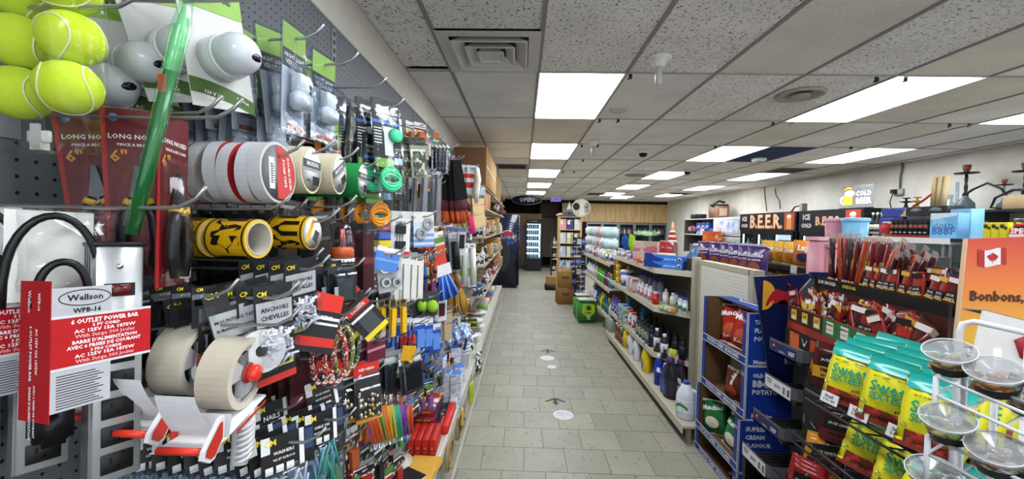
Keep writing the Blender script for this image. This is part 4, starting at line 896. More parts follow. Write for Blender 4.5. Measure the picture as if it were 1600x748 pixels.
# ------------------------------------------------------------------ pegboard goods from the string bags to the gloves
usb = card_pack('usb', .075, .13, 'CFCFCF', bands=((.92,1,'C0281E'),), contents=lambda b, z: (b.box(-.018,.018,-.012,-.001,z+.075,z+.105, INK), b.box(-.018,.018,-.012,-.001,z+.02,z+.048, INK), [b.box(-.012+k*.01,-.010+k*.01,-.005,-.001,z+.048,z+.075, M('6A6A6C')) for k in range(3)]), text=(('CABLE',.5,0,.12,'333333'),))
hang('white card with two black charging plugs', 'charging plug cards', 625, 350, 3, .045, usb, x=-.44, th=40)
strn = card_pack('strain', .105, .16, 'B9C6D9', bands=((.0,.3,'CFCFC9'),(.62,.7,'6E8CB8'),(.78,.86,'6E8CB8'),(.94,1,'6E8CB8')), contents=lambda b, z: [b.ring(.012,.026,-.010,-.001,18,mat=M('A8AAAC', .3, .8),at=(x,0,z+zz),axis='y') or b.lathe([(.010,-.004),(0,-.006)], 12, M('6E6658'), (x,0,z+zz), 'y') for x, zz in ((.018,.105),(-.018,.062))])
hang('card of two round sink strainers on blue stripes', 'sink strainer cards', 662, 338, 3, .05, strn, x=-.45, th=45)
cst = card_pack('cst', .04, .11, '2A2A2C', bands=((0,.2,'2E9A62'),(.24,.45,'C04A6A'),(.5,.7,'4A62B8'),(.75,.95,'D9C22C')))
hang('narrow card of coloured key caps', 'coloured cap cards', 602, 346, 3, .04, cst, x=-.45, th=45)
blub = card_pack('blueb', .08, .075, '2E74C8', bands=((0,.2,'E0E0E0'),(.5,.6,'5AA0E0')), sleeve=CLEAR('FFFFFF', .15))
hang('small crumpled blue sachet under the plug cards', 'blue sachets', 607, 397, 3, .03, blub, x=-.43, th=40, roll=12)
skt = card_pack('socket', .08, .13, 'BFC2C6', bands=((0,.2,'2A2A2C'),(.2,.3,'D8D8D8')), contents=lambda b, z: [b.ring(.009,.016,-.018,-.001,14,mat=M('B9BBBE', .25, .95),at=(x,0,z+zz),axis='y') for x, zz in ((-.018,.08),(.018,.075),(-.018,.035),(.018,.03))])
hang('silver socket set card left of the white brushes', 'socket set cards', 606, 404, 3, .04, skt, x=-.44, th=42, roll=-8)
wb_ = card_pack('wbrush', .04, .20, 'D0CFC8', bands=((0,.12,'8A8A86'),), contents=lambda b, z: b.box(-.012,.012,-.012,-.001,z+.01,z+.15, M('CFCEC6')))
for i, px in enumerate((634, 646, 656)): hang('tall white handled brush, strip %s from the sockets' % nth(i).replace('frontmost','first'), 'white handled brushes', px, 400+i*2, 2, .04, wb_, x=-.45, th=48, hook=(i == 1))
for i, (px, py, c) in enumerate(((664,402,'2A4FA8'),(668,402,'8A9A22'),(673,398,'6E1E1A'),(680,396,'B8461E'),(640,508,'7A1A22'),(646,505,'A8281E'))):
    hang('bundle of %s handled tools hanging past the white brushes' % ('blue','olive','dark red','rusty orange','crimson','bright red')[i], 'coloured handled tools', px, py, 2, .035, driver(c, '1A1A1C'), x=-.45)
t = thing('fan_pack', 'fan-shaped pack of blue striped poles under a red header', 'packet', P(688,404,x=-.43), rot=(0,rad(-14),rad(42)))
for k in range(9):
    a = rad(-16+4*k); B(M(('2350C0','1A3A90','7FA4E0')[k % 3], .4)).tube([(.03*sin(a),0,-.03), (.22*sin(a),-.004,-.22*cos(a))], [.004,.009], 6).obj('pole', t)
B(M('C9443A')).box(-.035,.035,-.002,.002,-.03,.03).obj('header_card', t); B(M('D8D8D8')).box(-.045,.045,-.011,-.009,-.09,-.03).obj('printed_band', t)
org = card_pack('orange', .07, .12, 'CFCFC6', bands=((0,.25,'E8E6DC'),(.25,.5,'5E8A3A'),(.62,1,'C9541C')), sleeve=CLEAR('FFFFFF', .12))
hang('white green and orange snack-like sponge bag', 'sponge bags', 685, 368, 3, .045, org, x=-.45, th=50, roll=-10)
hang('orange and red sponge bag on the row below', 'sponge bags', 662, 396, 3, .04, card_pack('orange2', .06, .11, 'B8401C', bands=((0,.2,'2A2A2C'),(.5,.6,'D9A02C'))), x=-.47, th=50)
tubp = card_pack('tubep', .075, .26, '8C8F94', bands=((.0,.14,'D0D0D0'),), contents=lambda b, z: b.tube([(0,-.02,z+.02),(0,-.02,z+.2)], .026, 10, M('1A1A1C')), sleeve=CLEAR('F0F2F4', .2))
hang('clear tube pack with black contents under the gloves', 'clear tube packs', 707, 368, 3, .06, tubp, x=-.46, th=48, roll=-8)
wdev = card_pack('wdev', .07, .20, 'C9CACE', bands=((0,.15,'6E7AA0'),), contents=lambda b, z: b.box(-.018,.018,-.012,-.001,z+.05,z+.15, INK))
hang('white card holding a black handset under the gloves', 'handset cards', 722, 360, 3, .05, wdev, x=-.44, th=42)
# black and orange gloves
q = P(712, 250, x=-.44)
hook_obj('long steel peg hook holding the black gloves', q+Vector((.03,0,.004)))
for i in range(9):
    o = thing('work_glove', 'black cuffed work glove with orange fingertips, %s in the hanging bunch' % nth(i).replace('frontmost','outermost'), 'glove', q+Vector((-.028*i,.008*(i % 3),0)), group='bunch of work gloves', rot=(rad(random.uniform(-4,4)),rad(-9+2.2*i),rad(52+random.uniform(-8,8))))
    B(M('0C0C0E', .95)).add([(-.035,-.010,0),(.035,-.010,0),(.055,-.016,-.25),(-.055,-.016,-.25),(-.035,.010,0),(.035,.010,0),(.055,.016,-.25),(-.055,.016,-.25)], [(0,1,2,3),(7,6,5,4),(0,4,5,1),(1,5,6,2),(2,6,7,3),(3,7,4,0)]).obj('cuff', o)
    B(M('4E1E28', .9)).box(-.052,.052,-.015,.015,-.33,-.25,bev=.006).obj('palm', o)
    for k in range(4): B(M(('B8541E','9A3E1C')[k % 2], .8)).tube([(-.04+.026*k,0,-.32),(-.042+.028*k,-.006,-.37),(-.043+.029*k,-.008,-.415+.012*abs(k-1.5))], [.013,.013,.009], 7).obj('finger', o)
    B(M('4E1E28', .9)).tube([(.045,0,-.27),(.066,-.006,-.31),(.068,-.008,-.34)], [.014,.013,.009], 7).obj('thumb', o)
t = tag(B(M('C01E5A', .7)).box(-.03,.03,-.004,.004,-.16,0,bev=.003).obj('pink_cloth', None, P(735,336,x=-.45), (0,rad(-12),rad(45))), 'bright pink folded cloth beside the orange glove fingers', 'cloth')
hook_obj('steel peg hook holding the pink cloth', P(735,336,x=-.45)+Vector((.02,0,.002)))
rw = card_pack('redwhite', .10, .24, 'D0D2D4', bands=((.0,.25,'A9ACB0'),(.3,.45,'C22A26'),(.6,.8,'B01E2A')), text=(('SALE',.5,0,.12,'333333'),))
hang('white card with red lettering beyond the gloves', 'red and white cards', 738, 262, 2, .05, rw, x=-.44, th=40)
t = tag(B(M('C9C4B4', .9)).tube([(0,0,0),(.01,0,-.1),(-.006,0,-.2),(.004,0,-.3)], [.02,.03,.03,.014], 8).obj('rope_hank', None, P(745,262,x=-.40)), 'cream hank of rope hanging beside the red and white card', 'rope')
for i, px in enumerate((742, 747, 752)):
    sk = card_pack('skewer', .07, .30, 'C9A878', bands=((0,.1,'3A5A2A'),(.3,.32,'8A6A40'),(.6,.62,'8A6A40')), sleeve=CLEAR('FFFFFF', .1))
    hang('pack of bamboo skewers, %s past the gloves' % ('first','second','third')[i], 'bamboo skewer packs', px, 308, 3, .04, sk, x=-.44+.01*i, th=45, roll=-4)
tw = card_pack('whitetube', .08, .36, 'D4D6D2', bands=((.55,.75,'7FB03A'),(.1,.2,'8A8C8E')), contents=lambda b, z: b.tube([(0,-.02,z+.02),(0,-.02,z+.32)], .024, 10, M('D0D2CE')))
hang('tall white tube pack with a green dot', 'white tube packs', 737, 384, 2, .06, tw, x=-.42, th=40)
# straw brooms
q = P(712, 428, x=-.44)
for i in range(5):
    o = thing('whisk_broom', 'golden straw hand broom, %s in the hanging bunch' % nth(i), 'broom', q+Vector((-.04*i,.02*i,0)), group='straw hand brooms', rot=(0,rad(-16+7*i),rad(48)))
    b = B(M(('B08A3A','9A6E2A','8A6A3A')[i % 3], .9)); R = random.Random(i)
    for k in range(26): x = R.uniform(-1,1); y = R.uniform(-1,1); b.tube([(x*.018,y*.010,-.08),(x*.05,y*.014,-.20),(x*.055,y*.016,-.28)], [.004,.006,.004], 4)
    b.obj('bristle', o, kind='stuff'); B(M('8A5A2E', .7)).tube([(0,0,.02),(0,0,-.09)], [.012,.02], 8).obj('handle', o); B(M('C22A26')).lathe([(.024,-.10),(.026,-.09)], 10, sx=1.2, sy=.7).obj('binding', o)
hang('bunch of pale wooden sticks in a clear sleeve below the brooms', 'pale stick bunches', 701, 482, 3, .05, card_pack('pale', .06, .22, 'B8A888', bands=((.2,.24,'8A7A5A'),(.5,.54,'8A7A5A'),(.0,.1,'77746A')), sleeve=CLEAR('FFFFFF', .1)), x=-.46, th=50)
hang('white card with a dark handle left of the pale sticks', 'small white cards', 690, 468, 2, .05, card_pack('wsm', .075, .14, 'D4D4D4', contents=lambda b, z: b.box(-.016,.016,-.012,-.001,z+.03,z+.10, M('4A2028'))), x=-.44, th=48)
hang('lime green scrubber on a card below the blue fan pack', 'scrubber cards', 673, 462, 2, .05, card_pack('lime', .09, .12, '3A3C3A', contents=lambda b, z: b.ball((0,-.018,z+.05), .032, M('8DBE2A', .9), 8, 5)), x=-.45, th=48)
# blue bits row, white tubes
for i, (px, py) in enumerate(((655,505),(668,505),(680,512))):
    hang('blue and white brush card, %s of the low blue rows' % nth(i).replace('frontmost','first'), 'blue brush cards', px, py, 5, .035, card_pack('blubr', .07, .15, '2C4FA0', bands=((0,.2,'D4D8E0'),(.5,.7,'8AA8D8')), contents=lambda b, z: b.box(-.02,.02,-.014,-.001,z+.02,z+.10, M('5A86D0'))), x=-.46+.01*i, th=50)
for i, px in enumerate((659, 666)):
    t = thing('white_tube', 'long white plastic tube standing by the blue brush cards, '+('nearer','farther')[i], 'tube', (-.752, 2.89 if i == 0 else 3.12, SHZ), rot=(0,rad(2),0), group='white plastic tubes')
    B(M('D3D6DC', .3)).lathe([(.018,0),(.018,.44),(.012,.45)], 12).obj('tube', t); B(M('3A5FB8')).lathe([(.0187,.02),(.0187,.10)], 12).obj('wrap_label', t)
tcol = ('A8281E','2E6FB0','D8D8D4','3F8A3A','C9A02C','1C1C1E','B8541E','7A4A8A','8C8F94','C4C0B4','2A2C30','5E1418')
tname = ('red','blue','white','green','yellow','black','orange','purple','grey','cream','charcoal','dark red')
def filler(ci, shape):
    c = tcol[ci]; R = random.Random(ci*7+shape); o2 = tcol[(ci+3) % 12]
    w, h = ((.07,.14),(.05,.20),(.09,.11),(.06,.17))[shape]
    pr = PR(c, tcol[(ci+5) % 12], 'D8D8D4', '1C1C1E', scale=55+10*shape)
    return card_pack('fill%d_%d' % (ci, shape), w, h, c, name=('gadget_pack','refill_pack','utensil_pack','spare_part_pack')[shape], bands=((0,.16,o2),(.2,.26,'DADAD6'),(.34,.9,pr)), blister=(w*.8,h*.5,.024,.62,CL) if shape != 1 else None, contents=(lambda b, z: b.box(-w*.28,w*.28,-.018,-.001,z+h*.1,z+h*.5, M(tcol[(ci+7) % 12], .4))), sleeve=None)
SHN = ('square carded','long narrow carded','wide carded','carded')
R = random.Random(5)
for row in range(7):
    z = 2.20-row*.25; k = 0
    y = 2.0 + R.uniform(0,.12)
    while y < 4.35:
        if not (row == 0 and y > 3.4):
            k += 1; ci, sh = R.randrange(12), R.randrange(4); n = R.choice((2,3)); x = R.uniform(-.60,-.52)
            key, mk = filler(ci, sh)
            for i in range(n):
                place(key, mk, '%s %s gadget pack, %s along pegboard row %s, %s' % (tname[ci], SHN[sh], W(k), ('one','two','three','four','five','six','seven')[row], ('in front','behind','at the board')[i]), (x-.05*i, y+R.uniform(-.006,.006), z+R.uniform(-.02,.02)), rot=(rad(R.uniform(-4,4)), rad(R.uniform(-5,5)), rad(R.uniform(48,85))), group='small carded gadgets along the board')
            hook_obj('steel peg hook behind the gadget packs, %s row, %s place' % (W(row+1), W(k)), Vector((x+.03, y, z)))
        y += R.uniform(.15,.21)
for row in range(4):
    z = 1.15-row*.2; y = 1.0; k = 0
    while y < 2.1:
        k += 1; ci, sh = R.choice((5,10,8,11,5,0)), R.randrange(4); key, mk = filler(ci, sh); x = -.60
        for i in range(2): place(key, mk, '%s %s tool pack, %s along the %s low board row, %s' % (tname[ci], SHN[sh], W(k), W(row+1), ('in front','behind')[i]), (x-.06*i, y+R.uniform(-.006,.006), z), rot=(0, rad(R.uniform(-4,4)), rad(R.uniform(55,85))), group='low tool packs')
        hook_obj('steel peg hook behind the low tool packs, %s row, %s place' % (W(row+1), W(k)), Vector((x+.03, y, z)))
        y += .14
# ------------------------------------------------------------------ goods on the base shelf
S = SHZ
def put(name, key, mk, label, loc, rz=0, group=None, rot=None): return place(key, mk, label, loc, rz, rot, group)
whbox = box_kind('small_carton', 'box', .078, .085, .115, {'body':'C9CBD2','front':PR('C9CBD2','C9CBD2','8A90A0','D6D8DC',scale=120,stretch=(.4,1,2)),'top':'3A6FC0'})
R = random.Random(11)
for lvl in range(2):
    for i, px in enumerate((667,683,699,714)):
        p = onshelf(px, -.60+.012*i, S); 
        p = Vector((-.715+.083*i, 2.98-.02*(i % 2), S+.117*lvl)); place('whbox', whbox, 'white bulb carton with a blue top, %s of the %s row' % (('first','second','third','fourth')[i], ('lower','upper')[lvl]), p, rad(R.uniform(-4,4)), group='white bulb cartons')
for i, (dx, dy, dz, rz, tx) in enumerate(((-.70,3.02,.234,6,0),(-.60,2.98,.234,-8,4),(-.50,3.16,.0,10,0),(-.47,3.10,.117,18,0),(-.52,3.2,.234,25,0))):
    place('whbox', whbox, 'white bulb carton with a blue top, loose on the pile, %s' % ('at the board','tilted in the middle','behind the lower row','behind the upper row','turned on top')[i], (dx,dy,S+dz), rot=(0,rad(tx),rad(rz)), group='white bulb cartons')
for i in range(5):
    t = thing('blue_pouch', 'blue and clear pouch heaped behind the white cartons, %s' % nth(i).replace('frontmost','lowest'), 'pouch', (-.70+.06*i, 3.15+.03*i, S+.42+.015*i), rot=(rad(-30),rad(R.uniform(-20,20)),rad(50+8*i)), group='heaped blue pouches')
    bag_mesh(B(), .11, .14, .035, PR('3A6FC0','A9C4E6','D8DEE8',scale=45), top=.04, seal=.01, crinkle=.006, nx=5, nz=6, seed=i).obj('pouch', t)
# stack of foam cups
p = Vector((-.52, 3.72, S))
for i in range(9):
    def cup(label):
        o = thing('foam_cup', label, 'cup'); B(M('D2D6DE', .6)).lathe([(.040,0),(.052,.14),(.055,.142),(.055,.15),(.05,.15),(.039,.01),(0,.01)], 16).obj('cup', o); return o
    place('cup', cup, 'white foam cup, %s from the bottom of the stack' % (('first','second','third')+tuple(ORD[3:]))[i], p+Vector((.002*(i % 2),0,.032*i)), group='stack of white foam cups')
# boxed goods near the camera
eb = box_kind('gadget_box', 'box', .15, .24, .05, {'body':'8A1C22','top':PR('A82A22','C9A02C','D8D8D8','2A3478',scale=26,stretch=(.7,1,1)),'side':'1E1E40'}, (('ultra glow',.09,'-y',0,.03,'D9B02C'),))
for i in range(3): place('ebox', eb, 'red and blue gadget box with a pictured lid, %s of the pile' % ('lowest','middle','topmost')[i], (-.60+.003*i, 2.60, S+.075+.051*i-.051), rad(4-3*i), group='pile of red gadget boxes')
t = tag(B(M('7A1A1E', .5)).box(-.08,.08,-.13,.13,0,.024,bev=.003).obj('flat_red_tray', None, (-.60,2.60,S)), 'flat dark red tray under the gadget boxes', 'tray')
rb = box_kind('slim_red_box', 'box', .036, .20, .10, {'body':'B3241E','front':'A81E1C'}, (('O',.014,'-y',0,.05,'D9B02C'),('TEA LIGHT',.024,'-y',0,.025,'D9B02C')))
for i in range(4): place('redslim', rb, 'slim red carton standing in the row below the gadget boxes, %s from the board' % ('first','second','third','fourth')[i], (-.615+.041*i, 2.36, S), rad(2), group='slim red cartons')
t = place('redlong', box_kind('long_red_box', 'box', .045, .34, .06, {'body':'C4281F'}), 'long plain red box at the shelf edge', (-.470,2.68,S), rad(1))
for i in range(5):
    t = tag(B(M('C9CCD4', .5)).box(-.004,.004,-.05,.05,0,.07,bev=.001).obj('folded_pack', None, (-.492+.010*i,2.91 if 0 else 2.905,S), (0,0,rad(2))), 'thin white folded pack beside the long red box, %s from the board' % ('first','second','third','fourth','fifth')[i], 'packet', 'thin white packs at the shelf edge')
t = thing('bow_pack', 'clear topped pack of small green leaves before the white cartons', 'packet', (-.69,2.83,S)); B(M('2E3030')).box(-.08,.08,-.06,.06,0,.02,bev=.004).obj('tray', t); B(PR('5E6E3A','A8A89A','C9CCC8','2A3024',scale=60)).box(-.075,.075,-.055,.055,.02,.05,bev=.01).obj('contents', t); B(CL).box(-.08,.08,-.06,.06,.02,.062,bev=.006).obj('lid', t)
t = thing('black_case', 'flat black case with pale print before the white cartons', 'case', (-.556,2.83,S)); B(M('1A1A1C', .35)).box(-.05,.05,-.07,.07,0,.035,bev=.004).obj('case', t); B(M('C9C4B0')).box(-.04,.04,-.0708,-.07,.008,.026).obj('label_strip', t)
# plastic hooks / coloured straws packs fanning over the shelf
cols = (('C9541C','rusty orange'),('5E8A2A','leaf green'),('E07A1C','bright orange'),('D9C22C','lemon'),('2E9A78','teal'),('6A2A8A','purple'),('B8421C','deep orange'))
for i, (c, nm) in enumerate(cols):
    px = 575+i*11; q = P(px, 625, x=-.52); t = thing('straw_pack', '%s plastic straw pack fanned under the grey cases' % nm, 'packet', q, rot=(rad(-8),rad(-8+3*i),rad(48)), group='fanned straw packs')
    b = B(M(c, .35)); Rr = random.Random(i)
    for k in range(10): b.tube([(-.012+.0028*k,0,-.02),(-.018+.005*k+Rr.uniform(-.006,.006),-.006*(k % 3),-.15)], .0032, 5)
    b.obj('straw', t, kind='stuff'); B(M(cols[(i+5) % 7][0], .4)).box(-.02,.02,-.002,.0,-.13,-.09).obj('printed_band', t); bag_mesh(B(), .055, .19, .025, CLEAR('FFFFFF', .12), top=.02, seal=.01, crinkle=.004, nx=4, nz=6, seed=i).obj('film', t)
t = thing('cable_reel', 'flat white topped cable reel lying on a printed board', 'reel', (-.67,2.14,S+.006)); B(M('1A1414')).lathe([(.085,0),(.085,.03)], 28).obj('drum', t); B(M('B9B2A4', .4)).lathe([(.10,.03),(.10,.036),(.03,.038),(.0,.037)], 28).obj('top_plate', t); B(M('A8A298', .4)).lathe([(.10,0),(.10,.006)], 28).obj('bottom_plate', t); B(PR('8A2A2A','2A2A2A','B9B2A4',scale=30)).lathe([(.06,.039),(.03,.0385)], 20).obj('print', t)
t = tag(B(PR('5E5A58','3A3838','C9C6C0',scale=16,stretch=(1,.3,1))).box(-.12,.10,-.14,.14,0,.006).obj('printed_board', None, (-.66,2.10,S), (0,0,rad(-6))), 'grey printed cardboard sheet lying under the cable reel', 'sheet')
t = thing('envelope_pack', 'pack of yellow padded envelopes at the shelf edge', 'packet', (-.51,2.10,S)); 
for k in range(4): B(M('C99A3A', .6)).box(-.075,.075,-.13,.13,.003+k*.006,.0085+k*.006).obj('envelope', t, rot=(0,0,rad(-8+2*k)))
t = thing('notebook', 'black and white notebook on the yellow envelopes', 'book', (-.58,1.98,S+.027), rz=rad(-30)); B(M('D4D2CC')).box(-.07,.07,-.10,.10,0,.012).obj('pages', t); B(M('17171A', .4)).box(-.072,.072,-.102,.102,.012,.015).obj('cover', t); B(M('D8D8D4')).box(-.06,.06,-.03,-.005,.0151,.0156).obj('cover_print', t)
t = thing('blue_white_pack', 'blue and white printed pack lying beside the screw bags', 'packet', (-.70,1.82,S)); B(PR('D4D8E0','2E62B8','D4D8E0','D4D8E0',scale=18)).box(-.07,.07,-.08,.08,0,.03,bev=.006).obj('pack', t); B(M('2E62B8')).box(-.03,.07,-.03,.03,.03,.031).obj('print', t)
# rope coils under the shelf, bags hanging off its edge
for i, (y, r) in enumerate(((2.62,.10),(3.0,.07))):
    t = thing('rope_coil', 'tan rope coil on the floor rail under the base shelf, '+('larger one','smaller one'), 'rope') if 0 else thing('rope_coil', 'tan coil of rope under the base shelf, '+('the larger one','the smaller one')[i], 'rope', (-.455,y,.10), group='rope coils under the shelf')
    for k in range(5):
        b = B(M(('A08A62','8A7650')[k % 2], .9)); b.tube([(.012*(k % 2)-.01*k*.3, (r-.016*k)*cos(a*pi/12), r+(r-.016*k)*sin(a*pi/12)) for a in range(24)], .010, 6, close=True); b.obj('rope_turn', t)
t = thing('yellow_bag', 'yellow and green bag hanging off the shelf edge by the cup stack', 'bag', (-.415,3.45,S-.02), rot=(0,0,rad(80))); bag_mesh(B(), .11, .20, .04, PR('C9B01C','C9B01C','8FB03A',scale=24), top=0, seal=.01, crinkle=.006, nx=6, nz=8, seed=6).obj('bag', t); B(M('7FB03A')).box(-.004,.004,-.004,.004,-.02,.06).obj('loop', t)
t = thing('dark_pouch', 'dark red and black pouch hanging below the shelf edge', 'pouch', (-.42,2.98,S-.03), rot=(0,0,rad(80))); bag_mesh(B(), .09, .17, .03, PR('1C1416','5E1A20','B9A23A',scale=24), top=0, seal=.01, crinkle=.004, nx=5, nz=6, seed=7).obj('pouch', t)
t = thing('shoe_bag', 'black and white patterned bag hanging past the cup stack', 'bag', (-.415,4.05,S+.06), rot=(0,0,rad(75))); bag_mesh(B(), .16, .24, .05, PR('1A1A1C','1A1A1C','D0D0CE',scale=40), top=0, seal=.01, crinkle=.008, nx=7, nz=8, seed=8).obj('bag', t); B(M('D8D8D4')).box(-.07,.07,-.003,.003,-.02,.08).obj('header_card', t)
t = thing('plastic_sack', 'billowing white plastic sack among the blue brush cards', 'bag', (-.62,3.35,S+.32), rot=(0,0,rad(60))); bag_mesh(B(), .26, .26, .16, CLEAR('E8EAEE', .9), top=.1, seal=.02, crinkle=.018, nx=9, nz=9, seed=9).obj('sack', t)
for i in range(5):
    t = tag(B(M(('A82A2A','C0392B','3A6FC0','8A1E1E','2E4E9A')[i], .4)).tube([(0,0,0),(0,0,.10),(0,0,.13)], [.012,.012,.006], 8).obj('marker_tube', None, (-.60+.035*i,3.30,S+.30), (rad(6*i-10),rad(-12+6*i),0)), '%s tube standing before the white plastic sack' % ('dark red','red','blue','maroon','navy')[i], 'tube', 'coloured tubes by the sack')
for i in range(4):
    t = tag(B(M(('7A8A2A','8E9A34')[i % 2], .95)).box(-.045,.045,-.03,.03,0,.035,bev=.006).box(-.045,.045,-.03,.03,.035,.043,M('26301A', .95)).obj('sponge', None, (-.60+.10*(i % 2), 4.1+.02*i, S+.26+.045*(i//2)), (0,0,rad(20))), 'olive green scouring sponge, %s of the small pile' % ('lower first','lower second','upper first','upper second')[i], 'sponge', 'pile of green sponges')
# foil pans, trays, plates farther along
def pan(label):
    o = thing('foil_pan', label, 'pan'); B(M('C4C6C8', .3, .7)).add([(-.13,-.09,.06),(.13,-.09,.06),(.13,.09,.06),(-.13,.09,.06),(-.11,-.07,0),(.11,-.07,0),(.11,.07,0),(-.11,.07,0),(-.14,-.10,.06),(.14,-.10,.06),(.14,.10,.06),(-.14,.10,.06)], [(0,4,5,1),(1,5,6,2),(2,6,7,3),(3,7,4,0),(4,7,6,5),(8,0,1,9),(9,1,2,10),(10,2,3,11),(11,3,0,8)]).obj('tray', o)
    B(M('D4D4D2', .5)).box(-.128,.128,-.088,.088,.058,.061).obj('lid', o); return o
for i in range(6): place('pan', pan, 'silver foil pan with white lid, %s in the stack past the sponges' % ('lowest','second','third','fourth','fifth','topmost')[i], (-.60,5.0+.1*(i//3)*3,S+.04*(i % 3)+.004*i), rad(88), group='foil pans')
def tray(label):
    o = thing('party_tray', label, 'tray'); B(M('D0D2D2', .4)).lathe([(.10,0),(.14,.025),(.142,.028)], 18).obj('tray', o); B(PR('D8D4CC','A8763A','7A8A3A','B8322A',scale=40)).lathe([(.11,.014),(.06,.03),(0,.033)], 14).obj('picture_insert', o); return o
for i in range(4): place('tray', tray, 'white party tray with a food picture, %s along the shelf' % ('first','second','third','fourth')[i], (-.58,4.55+.22*i,S+.06+.12*(i % 2)), group='party trays')
t = thing('scissors_card', 'white card of red and blue handled scissors lying on the trays', 'packet', (-.55,4.35,S+.14), rot=(rad(-50),0,rad(70))); B(M('D6D6D6')).box(-.11,.11,-.002,0,-.05,.05).obj('card', t)
for k in range(5): B(M(('B02A2A','2A4FA8','1C1C1E','B02A2A','2A4FA8')[k], .4)).tube([(-.08+.04*k,-.006,-.02),(-.06+.04*k,-.006,.03)], .008, 6).obj('scissor_handle', t)
t = thing('black_white_bag', 'black and white sock bag leaning below the scissors card', 'bag', (-.56,4.22,S+.12), rot=(rad(-20),0,rad(60))); bag_mesh(B(), .2, .14, .06, PR('C9C9C9','1C1C1E','D4D4D4',scale=26), top=0, seal=.01, crinkle=.01, nx=7, nz=6, seed=12).obj('bag', t)
for i in range(7):
    B_ = box_kind('shelf_box%d' % 0, 'box', .1, .1, .1, {'body':'FFFFFF'})
    c = ('C9CCD0','7A9A4A','D2D0C8','B8322A','3A6FA8','D9D2B0','8A8C90')[i]
    nm = ('pale grey','green','cream','red','blue','buff','grey')[i]
    place('pack_%d' % i, box_kind('shelf_carton', 'box', .16, .14, .09+.02*(i % 3), {'body':c,'front':PR(c,'D8D8D4','3A3A3C',scale=26)}), '%s printed carton on the far base shelf' % nm, (-.60,5.75+.42*i,S), rad(85), group='cartons on the far base shelf')
# ------------------------------------------------------------------ stock shelves before the cola machine
def stock_unit(label):
    o = thing('stock_shelf', label, 'shelf'); W = 2.3; m = M('A89C84', .6)
    for z in (.86,1.22,1.56,1.90,2.14): B(m).box(-.775,-.44,0,W,z-.018,z).obj('shelf_board', o)
    for y in (0,W/2,W): B(M('8F8A80')).box(-.775,-.745,y-.015,y+.015,.40,2.16).obj('upright', o)
    for y in (.0,W-.02): B(m).box(-.78,-.46,y,y+.018,2.14,2.16).obj('bracket', o)
    return o
place('stock', stock_unit, 'tan stock shelves loaded with boxes past the skewers', (0,4.75,0)); place('stock', stock_unit, 'tan stock shelves beside the cola machine', (0,7.2,0))
carton = lambda c: box_kind('cardboard_box', 'box', .30, .36, .26, {'body':c,'top':c}, flaps=True)
big = thing('large_carton', 'large tall brown cardboard carton on top of the stock shelves', 'box', (-.60,5.35,2.14)); B(M('B08A5A', .85)).box(-.20,.18,-.75,.85,0,.44,bev=.004).obj('carton', big); B(M('6E5034', .9)).box(-.19,.17,-.752,-.75,.01,.43).obj('dark_near_face', big); B(M('C9B088', .6)).box(.1802,.1812,-.74,.84,.21,.23).obj('seam_tape', big)  # thin panel colours the carton's near face darker brown than its other faces
for i, (y, z, c, s, w, d, h) in enumerate(((5.3,1.90,'9A7448','under the large carton',.30,.5,.2),(5.0,1.56,'A88250','with a knot-like print',.28,.3,.24),(6.2,1.56,'A17B4C','past the orange bottles',.3,.4,.22),(7.6,1.56,'AD8858','beside the mottled toys',.3,.35,.28),(8.9,1.90,'B8935F','low one by the wall clock plate',.28,.5,.16),(6.0,1.22,'9A7448','behind the tilted board',.28,.4,.2),(7.9,1.22,'A88250','above the white cartons',.3,.5,.24),(8.2,.86,'A17B4C','tall one at the aisle end',.3,.5,.30))):
    o = box_kind('cardboard_box', 'box', w-.02, d, h, {'body':M(c, .85)}, flaps=True)('brown cardboard box on the stock shelves, '+s); o.location = (-.59,y,z+.002); o['group'] = 'cardboard boxes on the stock shelves'
    B(M('5E4428')).box(-w*.3,w*.3,-d/2-.001,-d/2,h*.35,h*.55).obj('printed_mark', o)
t = thing('foil_roll_tray', 'silver crinkled plastic tote above the printed carton', 'tote', (-.60,5.05,2.02-.1)); 
t.location = (-.585,4.62,1.95); bag_mesh(B(), .3, .2, .3, CLEAR('C9CCD2', .9), top=.2, seal=.01, crinkle=.02, seed=3).obj('tote', t)
def toy(label):
    o = thing('plush_toy', label, 'toy'); b = B(PR('4A3A34','B8A898','7A5A60','D0C8C0',scale=30,rough=.95)); b.ball((0,0,.10), .10, n=12, m=8); b.obj('body', o); B(PR('C9BCAC','8A6A60','4A3A34',scale=30,rough=.95)).ball((0,-.02,.23), .075, n=12, m=8).obj('head', o)
    for s in (-1,1): B(M('8A6A5A', .95)).ball((s*.055,-.02,.30), .028, n=8, m=5).obj('ear', o); B(M('6A5048', .95)).tube([(s*.07,-.03,.14),(s*.13,-.08,.08)], [.035,.03], 8).obj('arm', o); B(M('6A5048', .95)).tube([(s*.05,-.06,.04),(s*.08,-.15,.03)], [.04,.035], 8).obj('leg', o)
    return o
for i, (y, z) in enumerate(((7.5,1.86),(8.0,1.92),(8.5,1.92),(7.9,2.16))): place('toy', toy, 'mottled brown plush toy on the high shelf, %s before the cola machine' % ('first','second','third','topmost')[i], (-.53,y,(z if z != 1.86 else 1.90)+.012), rad(50+20*i), group='plush toys on the high shelf')
t = tag(B(M('C4A878', .7)).box(-.15,.15,-.02,.02,0,.42,bev=.002).obj('tan_board', None, (-.56,7.35,2.14)), 'upright tan board standing behind the plush toys', 'board')
orange_b = bottle_kind('glue_bottle', 'bottle', [(.03,0),(.032,.01),(.032,.14),(.012,.18)], 'D08A62', [(.012,.18),(.006,.22)], 'D8D4CC', n=10)
